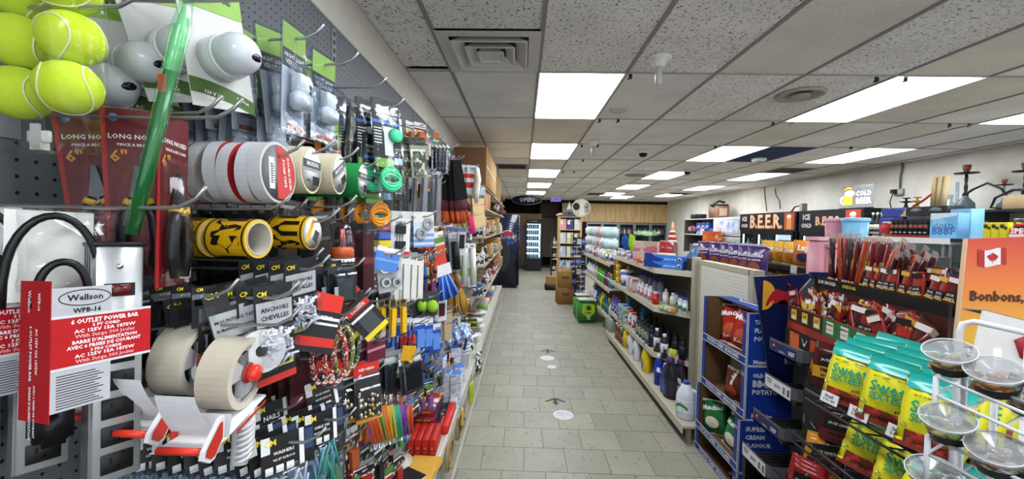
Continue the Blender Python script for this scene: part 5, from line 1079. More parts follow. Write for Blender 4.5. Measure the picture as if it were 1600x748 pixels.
for i in range(2): place('glueb', orange_b, 'orange glue bottle with white tip, '+('nearer','farther')[i], (-.47,4.9+.1*i,1.90), group='orange glue bottles')
for i, (y, z, c, s) in enumerate(((5.0,1.24,'1B1B1E','lower'),(5.2,1.58,'17171A','upper'))):
    t = tag(B(M(c, .3)).lathe([(.02,0),(.14,.012),(.16,.03),(.15,.03),(.02,.016)], 20).obj('black_plate', None, (-.55,y+.5,z+.2*(i == 0)*0+.001)), 'black dish on the %s stock shelf' % s, 'dish', 'black dishes on the stock shelves')
t = tag(B(M('2A2C30', .4)).add([( .03*sin(pi*k/10)+.0, 0, -.35+.7*k/10) for k in range(11)]+[(.09+.10*sin(pi*k/10),0,-.35+.7*k/10) for k in range(11)]+[(.03*sin(pi*k/10),.05,-.35+.7*k/10) for k in range(11)]+[(.09+.10*sin(pi*k/10),.05,-.35+.7*k/10) for k in range(11)],
   [(k,k+11,k+12,k+1) for k in range(10)]+[(k+23,k+34-0,k+33,k+22) for k in range(10)]+[(k+11,k+33,k+34,k+12) for k in range(10)]+[(k+1,k+23,k+22,k) for k in range(10)]).obj('curved_panel', None, (-.46,8.9,1.05)), 'dark grey curved plastic panel leaning at the end of the stock shelves', 'panel')
R = random.Random(21); sc = (('C9CCD0','pale grey'),('8A5A6A','mauve'),('3A5A8A','blue'),('B8A23A','mustard'),('5E7A3A','green'),('A83A32','red'),('D2CCBC','cream'),('2A2A2E','black'))
k = 0
for z, sn in ((.86,'lowest'),(1.22,'middle'),(1.56,'third')):
    y = 4.85; k = 0
    while y < 9.3:
        if True:
            ci = R.randrange(8); c, nm = sc[ci]; k += 1; sh = R.randrange(3)
            if sh == 0: place('sb%d' % ci, bottle_kind('shelf_bottle', 'bottle', [(.03,0),(.034,.008),(.034,.13),(.014,.165),(.012,.18)], c, [(.014,.18),(.014,.2)], 'D8D4CC', band=(.03,.11), bandm=PR('D8D8D4',c,'2A2A2C',scale=60), n=10), '%s bottle, %s thing along the %s stock shelf' % (nm, W(k), sn), (-.49+R.uniform(-.02,.01),y,z), group='bottles on the stock shelves')
            elif sh == 1: place('sx%d' % ci, box_kind('shelf_box', 'box', .12, .12, .14, {'body':c,'front':PR(c,'D8D8D4','2A2A2C',scale=40),'side':PR(c,'D8D8D4','2A2A2C',scale=40)}), '%s box, %s thing along the %s stock shelf' % (nm, W(k), sn), (-.52,y,z), rad(R.uniform(-8,8)), group='boxes on the stock shelves')
            else:
                for q in range(3): place('sd%d' % ci, lambda label, c=c: tag(B(M(c, .3)).lathe([(.03,0),(.075,.022),(.078,.026),(.07,.024),(.02,.008),(0,.008)], 14).obj('bowl', None), label, 'bowl'), '%s bowl, %s in the stack, %s thing along the %s stock shelf' % (nm, ('lowest','middle','topmost')[q], W(k), sn), (-.53,y,z+.014*q), group='bowl stacks on the stock shelves')
        y += R.uniform(.22,.34)
# ------------------------------------------------------------------ cola machine and far objects of this side
t = thing('cola_machine', 'dark blue cola vending machine with a round logo on its side', 'vending machine', (0,11.1,0))
B(M('11142E', .3, coat=.4)).box(-.80,-.14,0,.80,.06,2.0,bev=.015).obj('cabinet', t); B(M('0B0C18', .4)).box(-.80,-.15,.02,.78,0,.06).obj('kick_base', t)
B(M('16183A', .2, coat=.6)).box(-.14,-.09,.01,.79,.08,1.99,bev=.01).obj('door', t)
b = B()
for i, r in enumerate((.24,.30,.36,.42)): b.ring(r-.02, r, -.0012-.0001*i, -.0008, 36, M('1C2250', .3), (-.36,0,1.38), 'y')
b.obj('swirl_print', t)
def disc_half(b, r, s, m, y):
    n = 16; b.add([(-.42+r*cos(pi*k/n*1.0)*1.0, y, 1.39+s*(.26*r+r*.74*sin(pi*k/n))) for k in range(n+1)], [tuple(range(n+1)) if s < 0 else tuple(range(n, -1, -1))], m)
B(M('D6D6D6')).lathe([(.185,-.002),(0,-.0025)], 32, at=(-.42,0,1.39), axis='y').obj('logo_disc', t)
b = B(); disc_half(b, .168, 1, M('B52430'), -.003); disc_half(b, .168, -1, M('1E3E9A'), -.003); b.obj('logo_wave', t)
B(M('141B4A')).text('PEPSI', None, (-.42,-.004,1.39), width=.27, bold=.04).obj('lettering', t)
t = thing('neon_oval', 'dark oval neon open sign hanging at the ceiling', 'sign', P(823,312.5,y=11.6))
B(M('1A1A1E')).tube([(.42*cos(a*pi/16),0,.13*sin(a*pi/16)) for a in range(32)], .014, 6, close=True).obj('frame', t); B(M('55555E')).text('OPEN', .16, (0,-.01,0), bold=.03).obj('tube_lettering', t); B(M('222226', .6)).lathe([(.41,0.004),(0,.005)], 28, axis='y', sx=.32).obj('backing', t)
for s in (-1,1): B(M('222222')).tube([(s*.3,0,.10),(s*.3,0,CEIL-t.location.z)], .003, 5).obj('chain', t)
for s in (-1,1): pass
t = thing('purple_sign', 'small purple lit sign below the ceiling before the passage', 'sign', P(868.5,311,y=15)); B(M('1A1A22')).box(-.20,.20,0,.05,-.10,.10).obj('housing', t); B(EM('6A62B8', .55)).box(-.19,.19,-.004,0,-.09,.09).obj('screen', t); B(M('C9C4E8')).box(-.12,.12,-.006,-.004,-.02,.03).obj('picture', t); B(M('222222')).tube([(0,.02,.10),(0,.02,CEIL-t.location.z)], .006, 5).obj('bracket', t)
# ------------------------------------------------------------------ gondola of household goods (x = front of shelves, back panel behind)
GB = 1.62; SHELF = M('B3AD9A', .5); SHELFE = M('BDB7A4', .45); BACKP = M('3A352E', .7)
g = thing('gondola_shelf', 'beige gondola of cleaning goods nearest the camera', 'shelf', (0,0,0))
def deck(o, name, x0, y0, y1, z, cut=0, cx=.24, lip=.05, parent_name='shelf_board'):
    b = B(SHELF)
    pts = [(x0,y1),(GB,y1),(GB,y0-cut),(x0,y0)] if cut == 0 else [(x0,y1),(GB,y1),(GB,y0-cut*1.0),(x0,y0)]
    n = 4
    b.add([(x,y,z) for x,y in pts]+[(x,y,z-.018) for x,y in pts], [(3,2,1,0),(4,5,6,7)]+[(i,(i+1)%n,n+(i+1)%n,n+i) for i in range(n)])
    s = b.obj(name, o)
    e = B(SHELFE); a, c = Vector((x0,y1,0)), Vector((x0,y0,0)); e.box(x0-.006,x0,y0,y1,z-lip,z+.004)
    if cut:
        d = Vector((GB-x0, -cut, 0)); e.add([(x0-.006,y0,z-lip),(GB,y0-cut-.006,z-lip),(GB,y0-cut-.006,z+.003),(x0-.006,y0,z+.003),(x0,y0+.006,z-lip),(GB,y0-cut,z-lip),(GB,y0-cut,z+.003),(x0,y0+.006,z+.003)], [(0,1,2,3),(7,6,5,4),(3,2,6,7),(1,5,6,2),(0,4,5,1)])
    e.obj('price_rail', s); return s
for z in (.45,.91,1.30): deck(g, 'shelf_board', 1.345, 4.15, 6.2, z, cut=.32)
deck(g, 'base_deck', 1.29, 3.2, 6.2, .15, lip=.06)
B(BACKP).box(GB,GB+.02,3.85,6.2,.15,1.42).obj('back_panel', g); B(M('A8A290')).box(GB-.03,GB+.03,3.80,3.87,0,1.44).obj('upright', g); B(M('A8A290')).box(GB-.03,GB+.03,6.17,6.23,0,1.36).obj('upright', g)
for y in (3.25, 4.4, 5.6): B(M('8A8474')).box(1.34,1.37,y-.02,y+.02,0,.13).obj('foot', g)
g2 = thing('gondola_shelf', 'farther beige gondola of paper goods and sprays', 'shelf')
for z in (.32,.75,1.15): deck(g2, 'shelf_board', 1.34, 6.26, 8.97, z)
B(BACKP).box(GB,GB+.02,6.26,8.97,.1,1.36).obj('back_panel', g2); B(M('A8A290')).box(GB-.03,GB+.03,8.92,8.98,0,1.4).obj('upright', g2)
for y in (7.0, 8.7): B(M('8A8474')).box(1.40,1.44,y-.02,y+.02,0,.30).obj('foot', g2)
# pegboard section at the near end, seen from the aisle
e = thing('end_display', 'cream pegboard end section of the gondola behind the chip boxes', 'shelf')
FR = M('A39D88', .5); 
B(M('C9C6BA', .6)).box(GB+.005,GB+.015,2.97,3.76,.1,1.39).obj('peg_panel', e)
b = B(M('3A382F'))
for i in range(30):
    for j in range(44):
        y, z = 3.0+i*.0254, .25+j*.0254; b.add([(GB+.0044, y+.0036*cos(a*pi/3), z-.0036*sin(a*pi/3)) for a in range(6)], [(0,1,2,3,4,5)])
b.obj('peg_hole', e, kind='stuff')
B(FR).box(GB+.001,GB+.08,2.95,3.79,1.38,1.42).obj('top_cap', e); B(FR).box(GB+.001,GB+.03,3.75,3.79,0,1.38).obj('upright', e); B(FR).box(GB+.001,GB+.08,2.90,2.96,0,1.42).obj('end_panel', e)
# ---- makers of household bottles
def handled(name, h, r, m, capm, capr=.02, labm='D8D8D4', caph=.035, sx=.62):
    """flat-sided detergent bottle with a side handle and a printed label"""
    def mk(label):
        o = thing(name, label, 'bottle'); m_ = mat(m)
        B(m_).lathe([(r*.92,0),(r,.012),(r,h*.52),(r*.86,h*.66),(r*.52,h*.8),(capr*1.05,h*.85),(capr*1.05,h*.9)], 14, sx=1, sy=sx).obj('body', o)
        B(m_).tube([(r*.95,0,h*.40),(r*1.12,0,h*.55),(r*.95,0,h*.72),(r*.45,0,h*.82)], [r*.13,r*.15,r*.15,r*.16], 7).obj('handle', o)
        B(mat(capm)).lathe([(capr*1.25,h*.88),(capr*1.3,h*.90),(capr*1.15,h*.90+caph),(0,h*.90+caph+.003)], 14).obj('cap', o)
        B(PR(labm, labm, m if isinstance(m, str) else 'D8D8D4', '2A4A9A', scale=30)).lathe([(r*.985,h*.10),(r*1.012,h*.12),(r*1.012,h*.46),(r*.985,h*.48)], 14, sx=.99, sy=sx*1.03).obj('wrap_label', o); return o
    return mk
def cyl(name, h, r, m, capm, labm, n=12, neck=.45, capz=.0, cat='bottle'):
    return bottle_kind(name, cat, [(r*.94,0),(r,.006),(r,h*.70),(r*.8,h*.80),(r*neck,h*.86),(r*neck,h*.9)], m, [(r*neck*1.12,h*.88),(r*neck*1.12,h),(0,h+.001)], capm, band=(h*.12,h*.62), bandm=labm, n=n)
def can(name, h, r, m, labm, capm='C9CBCC'):
    return bottle_kind(name, 'can', [(r*.96,0),(r,.004),(r,h*.96),(r*.92,h)], m, [(r*.92,h),(r*.9,h+.002),(0,h+.0021)], capm, band=(h*.06,h*.93), bandm=labm, n=12)
def spray(name, h, r, m, capm, labm):
    return bottle_kind(name, 'bottle', [(r*.95,0),(r,.008),(r*.98,h*.5),(r*.5,h*.68),(r*.34,h*.76)], m, None, None, band=(h*.1,h*.46), bandm=labm, trigger=(h*.76, capm), n=12)
k_ = PR
# near base deck (photo column, row depth)
def jugw(label):
    o = thing('bleach_jug', label, 'bottle'); m = M('CFD4DC', .35); r = .078; h = .30
    B(m).lathe([(r*.92,0),(r,.015),(r,h*.55),(r*.93,h*.66),(r*.62,h*.82),(.028,h*.92),(.022,h*.94)], 20).obj('body', o); B(m).tube([(.05,-.01,h*.80),(.082,-.012,h*.74),(.085,-.012,h*.56),(.07,-.008,h*.47)], [.014,.013,.013,.014], 8).obj('handle', o)
    B(M('2A4A9E', .4)).lathe([(.027,h*.93),(.027,h*1.0),(.022,h*1.01),(0,h*1.012)], 16).obj('cap', o)
    b = B(M('D6DCE4', .4)); b.lathe([(r*1.006,.05),(r*1.008,.06),(r*1.008,.15),(r*1.006,.16)], 20); b.obj('wrap_label', o)
    b = B(M('3C8A44', .4)); n = 12
    for k in range(n):
        a0, a1 = [-pi*.9+1.6*q/n for q in (k, k+1)]; f = lambda a: .085+.035*sin((a+pi*.9)*1.9)
        R1 = r*1.014; b.quad((R1*cos(a0),R1*sin(a0),f(a0)-.012),(R1*cos(a1),R1*sin(a1),f(a1)-.012),(R1*cos(a1),R1*sin(a1),f(a1)+.014),(R1*cos(a0),R1*sin(a0),f(a0)+.014))
    b.obj('green_swoosh', o)
    b = B(M('2A4A9E')); 
    for z, q in ((.138,.05),(.07,.06)): b.quad(*[(r*1.016*cos(a), r*1.016*sin(a), zz) for a, zz in ((-2.6,z-.008),(-2.6+q*14,z-.008),(-2.6+q*14,z+.01),(-2.6,z+.01))])
    b.obj('label_print', o); return o
D = .15
def deckput(items, z, x, grp, where, zoff=0):
    for px, key, mk, lab, rz in items:
        p = onshelf(px, x, z+zoff)
        if key in _kinds: dup(_kinds[key], lab, p, rad(rz), group=grp)
        else:
            o = mk(lab); o.location = p; o.rotation_euler = (0,0,rad(rz)); o['group'] = grp; _kinds[key] = o
deckput([(1071,'jugw',jugw,'white bleach jug with a blue cap at the near end of the base deck',-30)], D, 1.375, 'jugs on the base deck', '')
deckput([(1046,'jugp',handled('detergent_jug',.36,.085,'1E1C26','4A1E5A',.028,'2A2438',.04),'black detergent jug with a purple cap behind the bleach jug',100),
 (1040-0,'jugg',handled('detergent_jug',.27,.075,'1E3478','8A8E96',.024,'2E4AA0'),'navy detergent jug with a grey cap',95),
 (1029,'jugb',cyl('cleaner_bottle',.30,.045,'1E2E9A','D8D8DA',PR('1E2E9A','1E2E9A','D8D8DA',scale=24),neck=.5),'tall royal blue bottle with a white cap',0)], D, 1.385, 'jugs on the base deck', '')
deckput([(1051,'jugyb',handled('detergent_jug',.34,.07,'2A6AB8','D2D23A',.03,'3A7AC8',.045),'blue detergent jug with a lime yellow cap at the back',90),
 (1062,'jugp2',handled('detergent_jug',.30,.07,'2A2430','4A1E5A',.026),'dark jug with a purple cap beside the pegboard upright',90)], D, 1.53, 'jugs on the base deck', '')
deckput([(1009.5,'jugy',handled('detergent_jug',.30,.078,'D2B41C','1E2E8A',.03,'D2B41C',.045),'yellow detergent jug with a navy cap',95),
 (994.5,'jugwh',handled('detergent_jug',.29,.072,'D0D2D4','D0D2D4',.024,'D6D8DC'),'white detergent jug, nearer of the pair',95),(986,'jugwh',None,'white detergent jug, farther of the pair',95),
 (979.5,'jugy2',cyl('cleaner_bottle',.28,.05,'D2B41C','E0C83A',PR('D2B41C','D2B41C','B8322A',scale=30),neck=.6),'yellow cleaner bottle past the white jugs',0)], D, 1.375, 'jugs on the base deck', '')
for i in range(2):
    for j, px in enumerate((974.5,970.5,967,964)): deckput([(px+1-2*i,'tomcan',can('food_can',.11,.038,'8A8A88',PR('2A5A34','B8322A','2A5A34','C9B89A',scale=34)),'red and green label can, %s of the %s row on the base deck' % (('first','second','third','fourth')[j],('front','back')[i]),0)], D, 1.36+.09*i, 'label cans on the base deck','')
    for j, px in enumerate((973,969,965.5)): deckput([(px-2*i,'tomcan',None,'red and green label can, %s stacked on the %s row of the base deck' % (('first','second','third')[j],('front','back')[i]),0)], D, 1.36+.09*i, 'label cans on the base deck','',.1105)
deckput([(957.5,'greycan',box_kind('powder_box','box',.09,.14,.19,{'body':'8A9A90','front':PR('8A9A90','C9CCC8','3A5A4A',scale=30)}),'grey green powder box at the far end of the base deck',90),(954,'greycan',None,'grey green powder box, second at the far end of the base deck',90)], D, 1.37, 'powder boxes on the base deck','')
# second shelf z .45
Z2 = .45
wht = PR('C9CBD0','C9CBD0','1E2438','8A8C98',scale=34)
deckput([(1037.5,'pol',cyl('polish_bottle',.235,.034,'2A2C34','D4D6DA',wht,neck=.5),'silver and navy polish bottle at the shelf corner',0),(1026,'pol',None,'silver and navy polish bottle, second from the shelf corner',0),
 (1018,'dnav',cyl('shampoo_bottle',.22,.036,'15182A','15182A',PR('15182A','15182A','C9CBD0',scale=20),neck=.5),'dark navy shampoo bottle',0),(1012,'dgrn',cyl('shampoo_bottle',.20,.032,'2A3A30','1A1A1C',PR('3A4A3A','9AA08A','1A1A1C',scale=34),neck=.5),'dark green shampoo bottle, nearest of four',0),(1007,'dgrn',None,'dark green shampoo bottle, second of four',0),(1002,'dgrn',None,'dark green shampoo bottle, third of four',0),(997.5,'dgrn',None,'dark green shampoo bottle, fourth of four',0),
 (991,'redcap',cyl('cleaner_bottle',.22,.036,'CFD2D6','B82A34',PR('CFD2D6','CFD2D6','B82A34','2A4A9A',scale=30),neck=.7),'white cleaner bottle with a red cap on the second shelf',0),(986,'redcap',None,'white cleaner bottle with a red cap, farther one on the second shelf',0),
 (979,'detbox',box_kind('detergent_box','box',.10,.12,.21,{'body':'7A9AB8','front':PR('C9CCB8','8AA06A','3A6AA8',scale=30),'side':PR('C9CCB8','8AA06A','3A6AA8',scale=30)}),'pale green detergent box on the second shelf',90),(973,'detbox',None,'pale green detergent box, farther one on the second shelf',90),
 (967,'blubot',cyl('cleaner_bottle',.23,.034,'2A4AA0','B82A34',PR('2A4AA0','2A4AA0','D0D4DC','B82A34',scale=30)),'blue cleaner bottle with a red cap',0),(962.5,'blubot',None,'blue cleaner bottle with a red cap, second',0),(958.5,'blubot',None,'blue cleaner bottle with a red cap, third',0)], Z2, 1.39, 'bottles on the second shelf','')
deckput([(1066,'blkb',cyl('dark_bottle',.22,.034,'0E0F14','0E0F14',M('16182A'),neck=.5),'plain black bottle near the upright on the second shelf',0),(1055,'blkb',None,'plain black bottle, second from the upright',0),(1043,'blkb',None,'plain black bottle, third from the upright',0),(1033,'blkb',None,'plain black bottle, fourth from the upright',0),(1024,'blkb',None,'plain black bottle, fifth from the upright',0),(1015,'blkb',None,'plain black bottle, sixth from the upright',0)], Z2, 1.55, 'black bottles on the second shelf','')
deckput([(1005,'bluelid',cyl('tub_bottle',.26,.04,'3A7AB0','3A7AB0',PR('3A7AB0','3A7AB0','C9CCD0',scale=30),neck=.8),'blue lidded bottle behind the dark green shampoos',0),(984,'bluelid',None,'blue lidded bottle behind the detergent boxes',0)], Z2, 1.54, 'blue bottles on the second shelf','')
# third shelf z .91
Z3 = .91
deckput([(1063,'bgw',cyl('hair_bottle',.15,.024,'C9D4D8','2A3A9A',PR('C9D4D8','C9D4D8','3A8A5A','C9D4D8',scale=34),neck=.8),'white and green bottle with a blue cap by the upright',0),(1070,'bgw',None,'white and green bottle with a blue cap, touching the upright',0)], Z3, 1.53, 'blue capped bottles','')
deckput([(1056,'bgw',None,'white and green bottle with a blue cap, third from the upright',0)], Z3, 1.56, 'blue capped bottles','')
deckput([(1024,'redw',cyl('spray_can',.13,.034,'B8261E','D8D8D8',PR('B8261E','B8261E','D9541C',scale=30),neck=.6),'red bottle with a white cap on the third shelf',0)], Z3, 1.40, 'bottles on the third shelf','')
for px, zz, c, nm in ((1037,0,'9AC06A','lime green'),(1046,0,'D0D4C8','white and green'),(1050,.0,'C98A3A','orange')):
    o = box_kind('soap_box', 'box', .09, .05, .034, {'body':c,'front':PR(c,'D8DCC8',c,scale=40)})('%s soap box lying at the front of the third shelf' % nm); o.location = onshelf(px, 1.41+.03*(px > 1040), Z3); o.rotation_euler = (0,0,rad(-48)); o['group'] = 'soap boxes'
deckput([(1040,'pinkw',cyl('lotion_bottle',.17,.032,'D2C6C8','D8D8D8',PR('D2C6C8','D2C6C8','B85A62',scale=30),neck=.4),'pale pink lotion bottle on the third shelf',0),(1051,'pinkw2',cyl('lotion_bottle',.16,.030,'C4C8C2','D4D4D4',PR('C4C8C2','9AA890','C4C8C2',scale=30),neck=.5),'cream lotion bottle on the third shelf',0)], Z3, 1.49, 'bottles on the third shelf','')
for i, px in enumerate((1016,1010,1004,999)): deckput([(px,'whb',cyl('lotion_bottle',.17,.030,'CDC6CA','D6D6D8',PR('CDC6CA','CDC6CA','B86A7A','8A8AA8',scale=34),neck=.5),'white and pink lotion bottle, %s of the front row' % W(i+1),0)], Z3, 1.39, 'lotion bottles on the third shelf','')
for i, px in enumerate((1031,1023,1016,1009,1002)): deckput([(px,'blc',bottle_kind('water_bottle','bottle',[(.034,0),(.036,.01),(.03,.09),(.036,.13),(.036,.18),(.016,.215)],CLEAR('C9D4E8',.5),[(.022,.21),(.022,.24),(0,.241)],'2A3AA0',band=(.05,.1),bandm='8A9AC8'),'clear bottle with a blue cap, %s of the back row' % W(i+1),0)], Z3, 1.52, 'clear bottles on the third shelf','')
deckput([(994,'pkbox',box_kind('wipes_box','box',.09,.14,.17,{'body':'C9BFC0','front':PR('C9BFC0','B85A6A','D8D0D0',scale=30),'side':PR('C9BFC0','B85A6A','D8D0D0',scale=30)}),'pink printed wipes carton on the third shelf',90),(988,'pkbox',None,'pink printed wipes carton, farther one',90)], Z3, 1.41, 'wipes cartons','')
t = thing('wipes_tub', 'round blue tub with a white lid on the third shelf', 'tub', onshelf(979, 1.44, Z3), rz=rad(60))
B(M('3A64B0', .4)).lathe([(.075,0),(.085,.19)], 18).obj('body', t); B(M('D2D4DA')).lathe([(.088,.185),(.09,.205),(.07,.215),(0,.216)], 18).obj('lid', t); B(PR('D0D6E0','3A64B0','D0D6E0',scale=26)).lathe([(.0785,.04),(.084,.15)], 18).obj('wrap_label', t)
for i in range(5): deckput([(967,'ycan',can('yellow_tin',.085,.042,'C9A01C',PR('D2AC1C','D2AC1C','2A2A2C','B8541C',scale=34)),'yellow tin, %s in the front stack beside the blue tub' % ('lowest','second','third','fourth','topmost')[i],0)], Z3, 1.39, 'stacked yellow tins','',.0875*i)
for i in range(4): deckput([(963,'ycan',None,'yellow tin, %s in the stack behind the first' % ('lowest','second','third','topmost')[i],0)], Z3, 1.47, 'stacked yellow tins','',.0875*i)
for i in range(3): t = place('otray', box_kind('orange_tray','box',.16,.14,.05,{'body':'A8642A','front':PR('B86A1C','8A3A1C','C9A02C',scale=30)}), 'orange printed box, %s of the pile behind the yellow tins' % ('lowest','middle','topmost')[i], onshelf(977,1.53,Z3)+Vector((0,0,.24+.051*i)), rad(88), group='orange boxes')
# top shelf z 1.30
Z4 = 1.30
bb = box_kind('wrap_box', 'box', .37, .07, .066, {'body':'2450A8','front':'3A78CC','top':'2450A8'}, (('plastic wrap',.13,'-y',.05,.033,'C9D8EC'),))
for i in range(2):
    o = place('wrapb', bb, 'long blue plastic wrap box, %s at the shelf end' % ('lower','upper')[i], (1.455+.006*i,4.15,Z4+.0665*i), rad(-50), group='long blue wrap boxes')
for o in [q for q in COL.objects if q.name.startswith('wrap_box')][:1]:
    B(M('D6DCE6')).lathe([(.022,-.0012),(0,-.0013)], 16, at=(.15,-.0352,.033), axis='y').obj('round_mark', o); B(M('1E3A86')).lathe([(.012,-.0016),(0,-.0017)], 12, at=(.15,-.0352,.033), axis='y').obj('round_mark', o); B(M('1E3A86')).prism([(-.24,.004),(-.06,.004),(-.02,.028),(-.12,.05),(-.16,.082),(-.24,.082)], -.0364, -.036).obj('blue_panel', o)
    for d in [q for q in COL.objects if q.name.startswith('wrap_box.')]:
        for c in o.children:
            if c.name.split('.')[0] in ('round_mark','blue_panel'): k = c.copy(); COL.objects.link(k); k.parent = d
t = place('whflat', box_kind('flat_white_box','box',.16,.07,.02,{'body':'D4D4D0'}), 'flat white box lying on the blue wrap boxes', (1.455,4.16,Z4+.134), rad(-50))
for i in range(2):
    t = place('redbx', box_kind('red_tall_box','box',.09,.09,.27,{'body':'A81E1E','front':PR('A81E1E','A81E1E','C9CBCC',scale=12),'side':'A81E1E'},(('FOIL',.05,'-y',0,.2,'D0D0D0'),)), 'tall red box behind the blue wrap boxes, '+('nearer the upright','farther one')[i], (1.55,3.98+.20*i if 0 else 4.36+.16*i,Z4), rad(-20), group='tall red boxes')
for i in range(4):
    t = place('pinkl%d' % (i % 2), box_kind('foil_box','box',.32,.06,.062,{'body':('C99AA0','C9B49A')[i % 2],'front':PR(('C96A8A','C9B49A')[i % 2],'D8C0B8','B84A6A',scale=24,stretch=(.4,1,1))}), 'long %s bag box, %s of the pile' % (('pink','beige')[i % 2], ('lowest','second','third','topmost')[i]), (1.46,4.86,Z4+.0625*i+.0), rad(-50), group='long bag boxes')
for i in range(3):
    t = thing('green_bag', 'folded green and white plastic bag pack, %s on the bag boxes' % ('first','second','third')[i], 'bag', (1.46,4.76+.12*i,Z4+.34), rot=(rad(-68),0,rad(-40+12*i)), group='green bag packs'); bag_mesh(B(), .22, .12, .05, PR('5E9A5A','5E9A5A','B9CFB0','3A7A44',scale=24), top=.06, seal=.008, crinkle=.006, nx=6, nz=5, seed=i).obj('pack', t)
t = thing('tape_box', 'orange and red open box at the front of the top shelf', 'box', onshelf(1006,1.40,Z4), rz=rad(-60)); B(PR('C9542A','C9542A','D8C8B8',scale=24)).box(-.09,.09,-.05,.05,0,.05,bev=.002).obj('carton', t); B(M('7A3A1C')).box(-.085,.085,-.045,.045,.05,.051).obj('open_top', t)
t = thing('mixed_pack', 'red and white packs at the edge of the top shelf', 'packet', onshelf(996,1.385,Z4), rz=rad(-70)); bag_mesh(B(), .09, .12, .05, PR('B83A4A','D8D0CC','3A3A6A',scale=34), top=.12, seal=.008, crinkle=.006, nx=5, nz=6, seed=4).obj('pack', t)
for px, c, nm, w, h in ((979,'1E4E9A','navy blue',.10,.20),(989,'9AC81C','lime',.07,.22)):
    t = thing('scrub_brush', '%s plush duster head standing on the top shelf' % nm, 'brush', onshelf(px,1.42,Z4+.10), rot=(0,rad(-8),rad(-30)), group='duster heads')
    b = B(M(c, .95)); b.ball((0,0,h/2), h/2, n=12, m=9, sq=(w/h,.5,1)); 
    Rr = random.Random(px)
    for k in range(60):
        a, e_ = Rr.uniform(0,2*pi), Rr.uniform(-1,1); q = Vector((cos(a)*math.sqrt(1-e_*e_)*w/2, sin(a)*math.sqrt(1-e_*e_)*h*.25, h/2+e_*h/2)); b.ball(q, .012, n=5, m=3)
    b.obj('plush', t); B(M('C9CCD0')).tube([(0,0,-.1),(0,0,.03)], .012, 8).obj('handle', t)
deckput([(996,'gbot',cyl('green_bottle',.19,.04,'1F6A4A','1F6A4A',PR('1F6A4A','1F6A4A','A8C8B8',scale=26),neck=.5),'dark green bottle beside the lime duster',0),(1001,'mbot',cyl('mottled_bottle',.18,.036,'6A7A5A','C9CCC8',PR('6A7A5A','C9CCC0','3A4A2A',scale=30),neck=.5),'mottled green bottle on the top shelf',0)], Z4, 1.50, 'bottles on the top shelf','')
for i, px in enumerate((984,974,968)): deckput([(px,'cupb%d' % i,cyl('care_bottle',.11,.036,('8A6A9A','B8A8B0','6A8A9A')[i],'D4D4D8',PR(('8A6A9A','B8A8B0','6A8A9A')[i],'D8D8DC','5A5A6A',scale=40),neck=.7),'%s care bottle at the front of the top shelf' % ('violet','pale mauve','blue grey')[i],0)], Z4, 1.385, 'care bottles','')
# farther gondola: paper goods above, sprays below
papers = [(953,'BFD8DA','teal'),(947,'D4D6D8','white'),(941,'C8B0B4','pink printed'),(935,'D2D4D6','white wrapped'),(929,'A8CCCC','pale teal'),(923,'D6D6D8','bright white')]
for i, (px, c, nm) in enumerate(papers):
    for j in range(3):
        t = thing('paper_pack', '%s paper roll pack, %s of its stack on the farther gondola' % (nm, ('lowest','middle','topmost')[j]), 'packet', onshelf(px,1.46,1.15)+Vector((0,0,.19*j)), group='paper roll packs'); 
        b = B(PR(c,c,'D8DADC',('5AA8AC','D6D6D8','B84A5A')[(i+j) % 3],scale=14,stretch=(1,1,1.4)) if j < 2 else M(c)); b.box(-.11,.11,-.13,.13,0,.185,bev=.03); b.obj('pack', t)
        for k in (-1,1): B(M('C9CBCC')).lathe([(.02,0),(.05,.001),(.05,.002),(0,.002)], 12, at=(0,k*.065,.1855)).obj('roll_end', t)
for px, x, c, nm, h in ((956,1.39,'C9CBD0','white sachet string',.2),(950,1.39,'D2AC1C','yellow',.2),(945,1.39,'C9CED6','white and blue',.24),(938,1.39,'C9CBD0','white',.22),(931,1.39,'B0505A','rose',.2),(925,1.39,'C9C2C6','pale pink',.2)):
    o = cyl('tissue_bottle', h, .045, c, 'D8D8DC', PR(c,'D8D8DC','3A4A9A',c,scale=24), neck=.7)('%s bottle before the paper packs' % nm); o.location = onshelf(px,x,1.15); o['group'] = 'bottles before the paper packs'
for i, (px, c, cc, nm) in enumerate(((955,'2A8A9A','D8A88A','teal'),(951,'8A2A4A','C9A08A','wine'),(947.5,'4A1E5A','4A1E5A','plum'),(944,'4AA83A','3A9A2E','bright green'),(940,'4AA83A','3A9A2E','bright green'),(936.5,'4AA83A','2E8A2A','bright green'),(932,'C9A8A0','D8D4D0','flesh pink'),(928,'C9CBD0','D8D8DA','white'),(924,'C9CED6','C9CED6','frosty'),(920.5,'D0D2D4','D0D2D4','pearl'))):
    key = 'sp'+c; put('cleaner_bottle', key, cyl('cleaner_bottle', .23, .04, c, cc, PR(c,c,'D8DCD4',scale=26), neck=.45), '%s cleaner bottle, %s along the middle shelf of the farther gondola' % (nm, W(i+1)), onshelf(px,1.40,.75), 0, 'cleaners on the farther gondola')
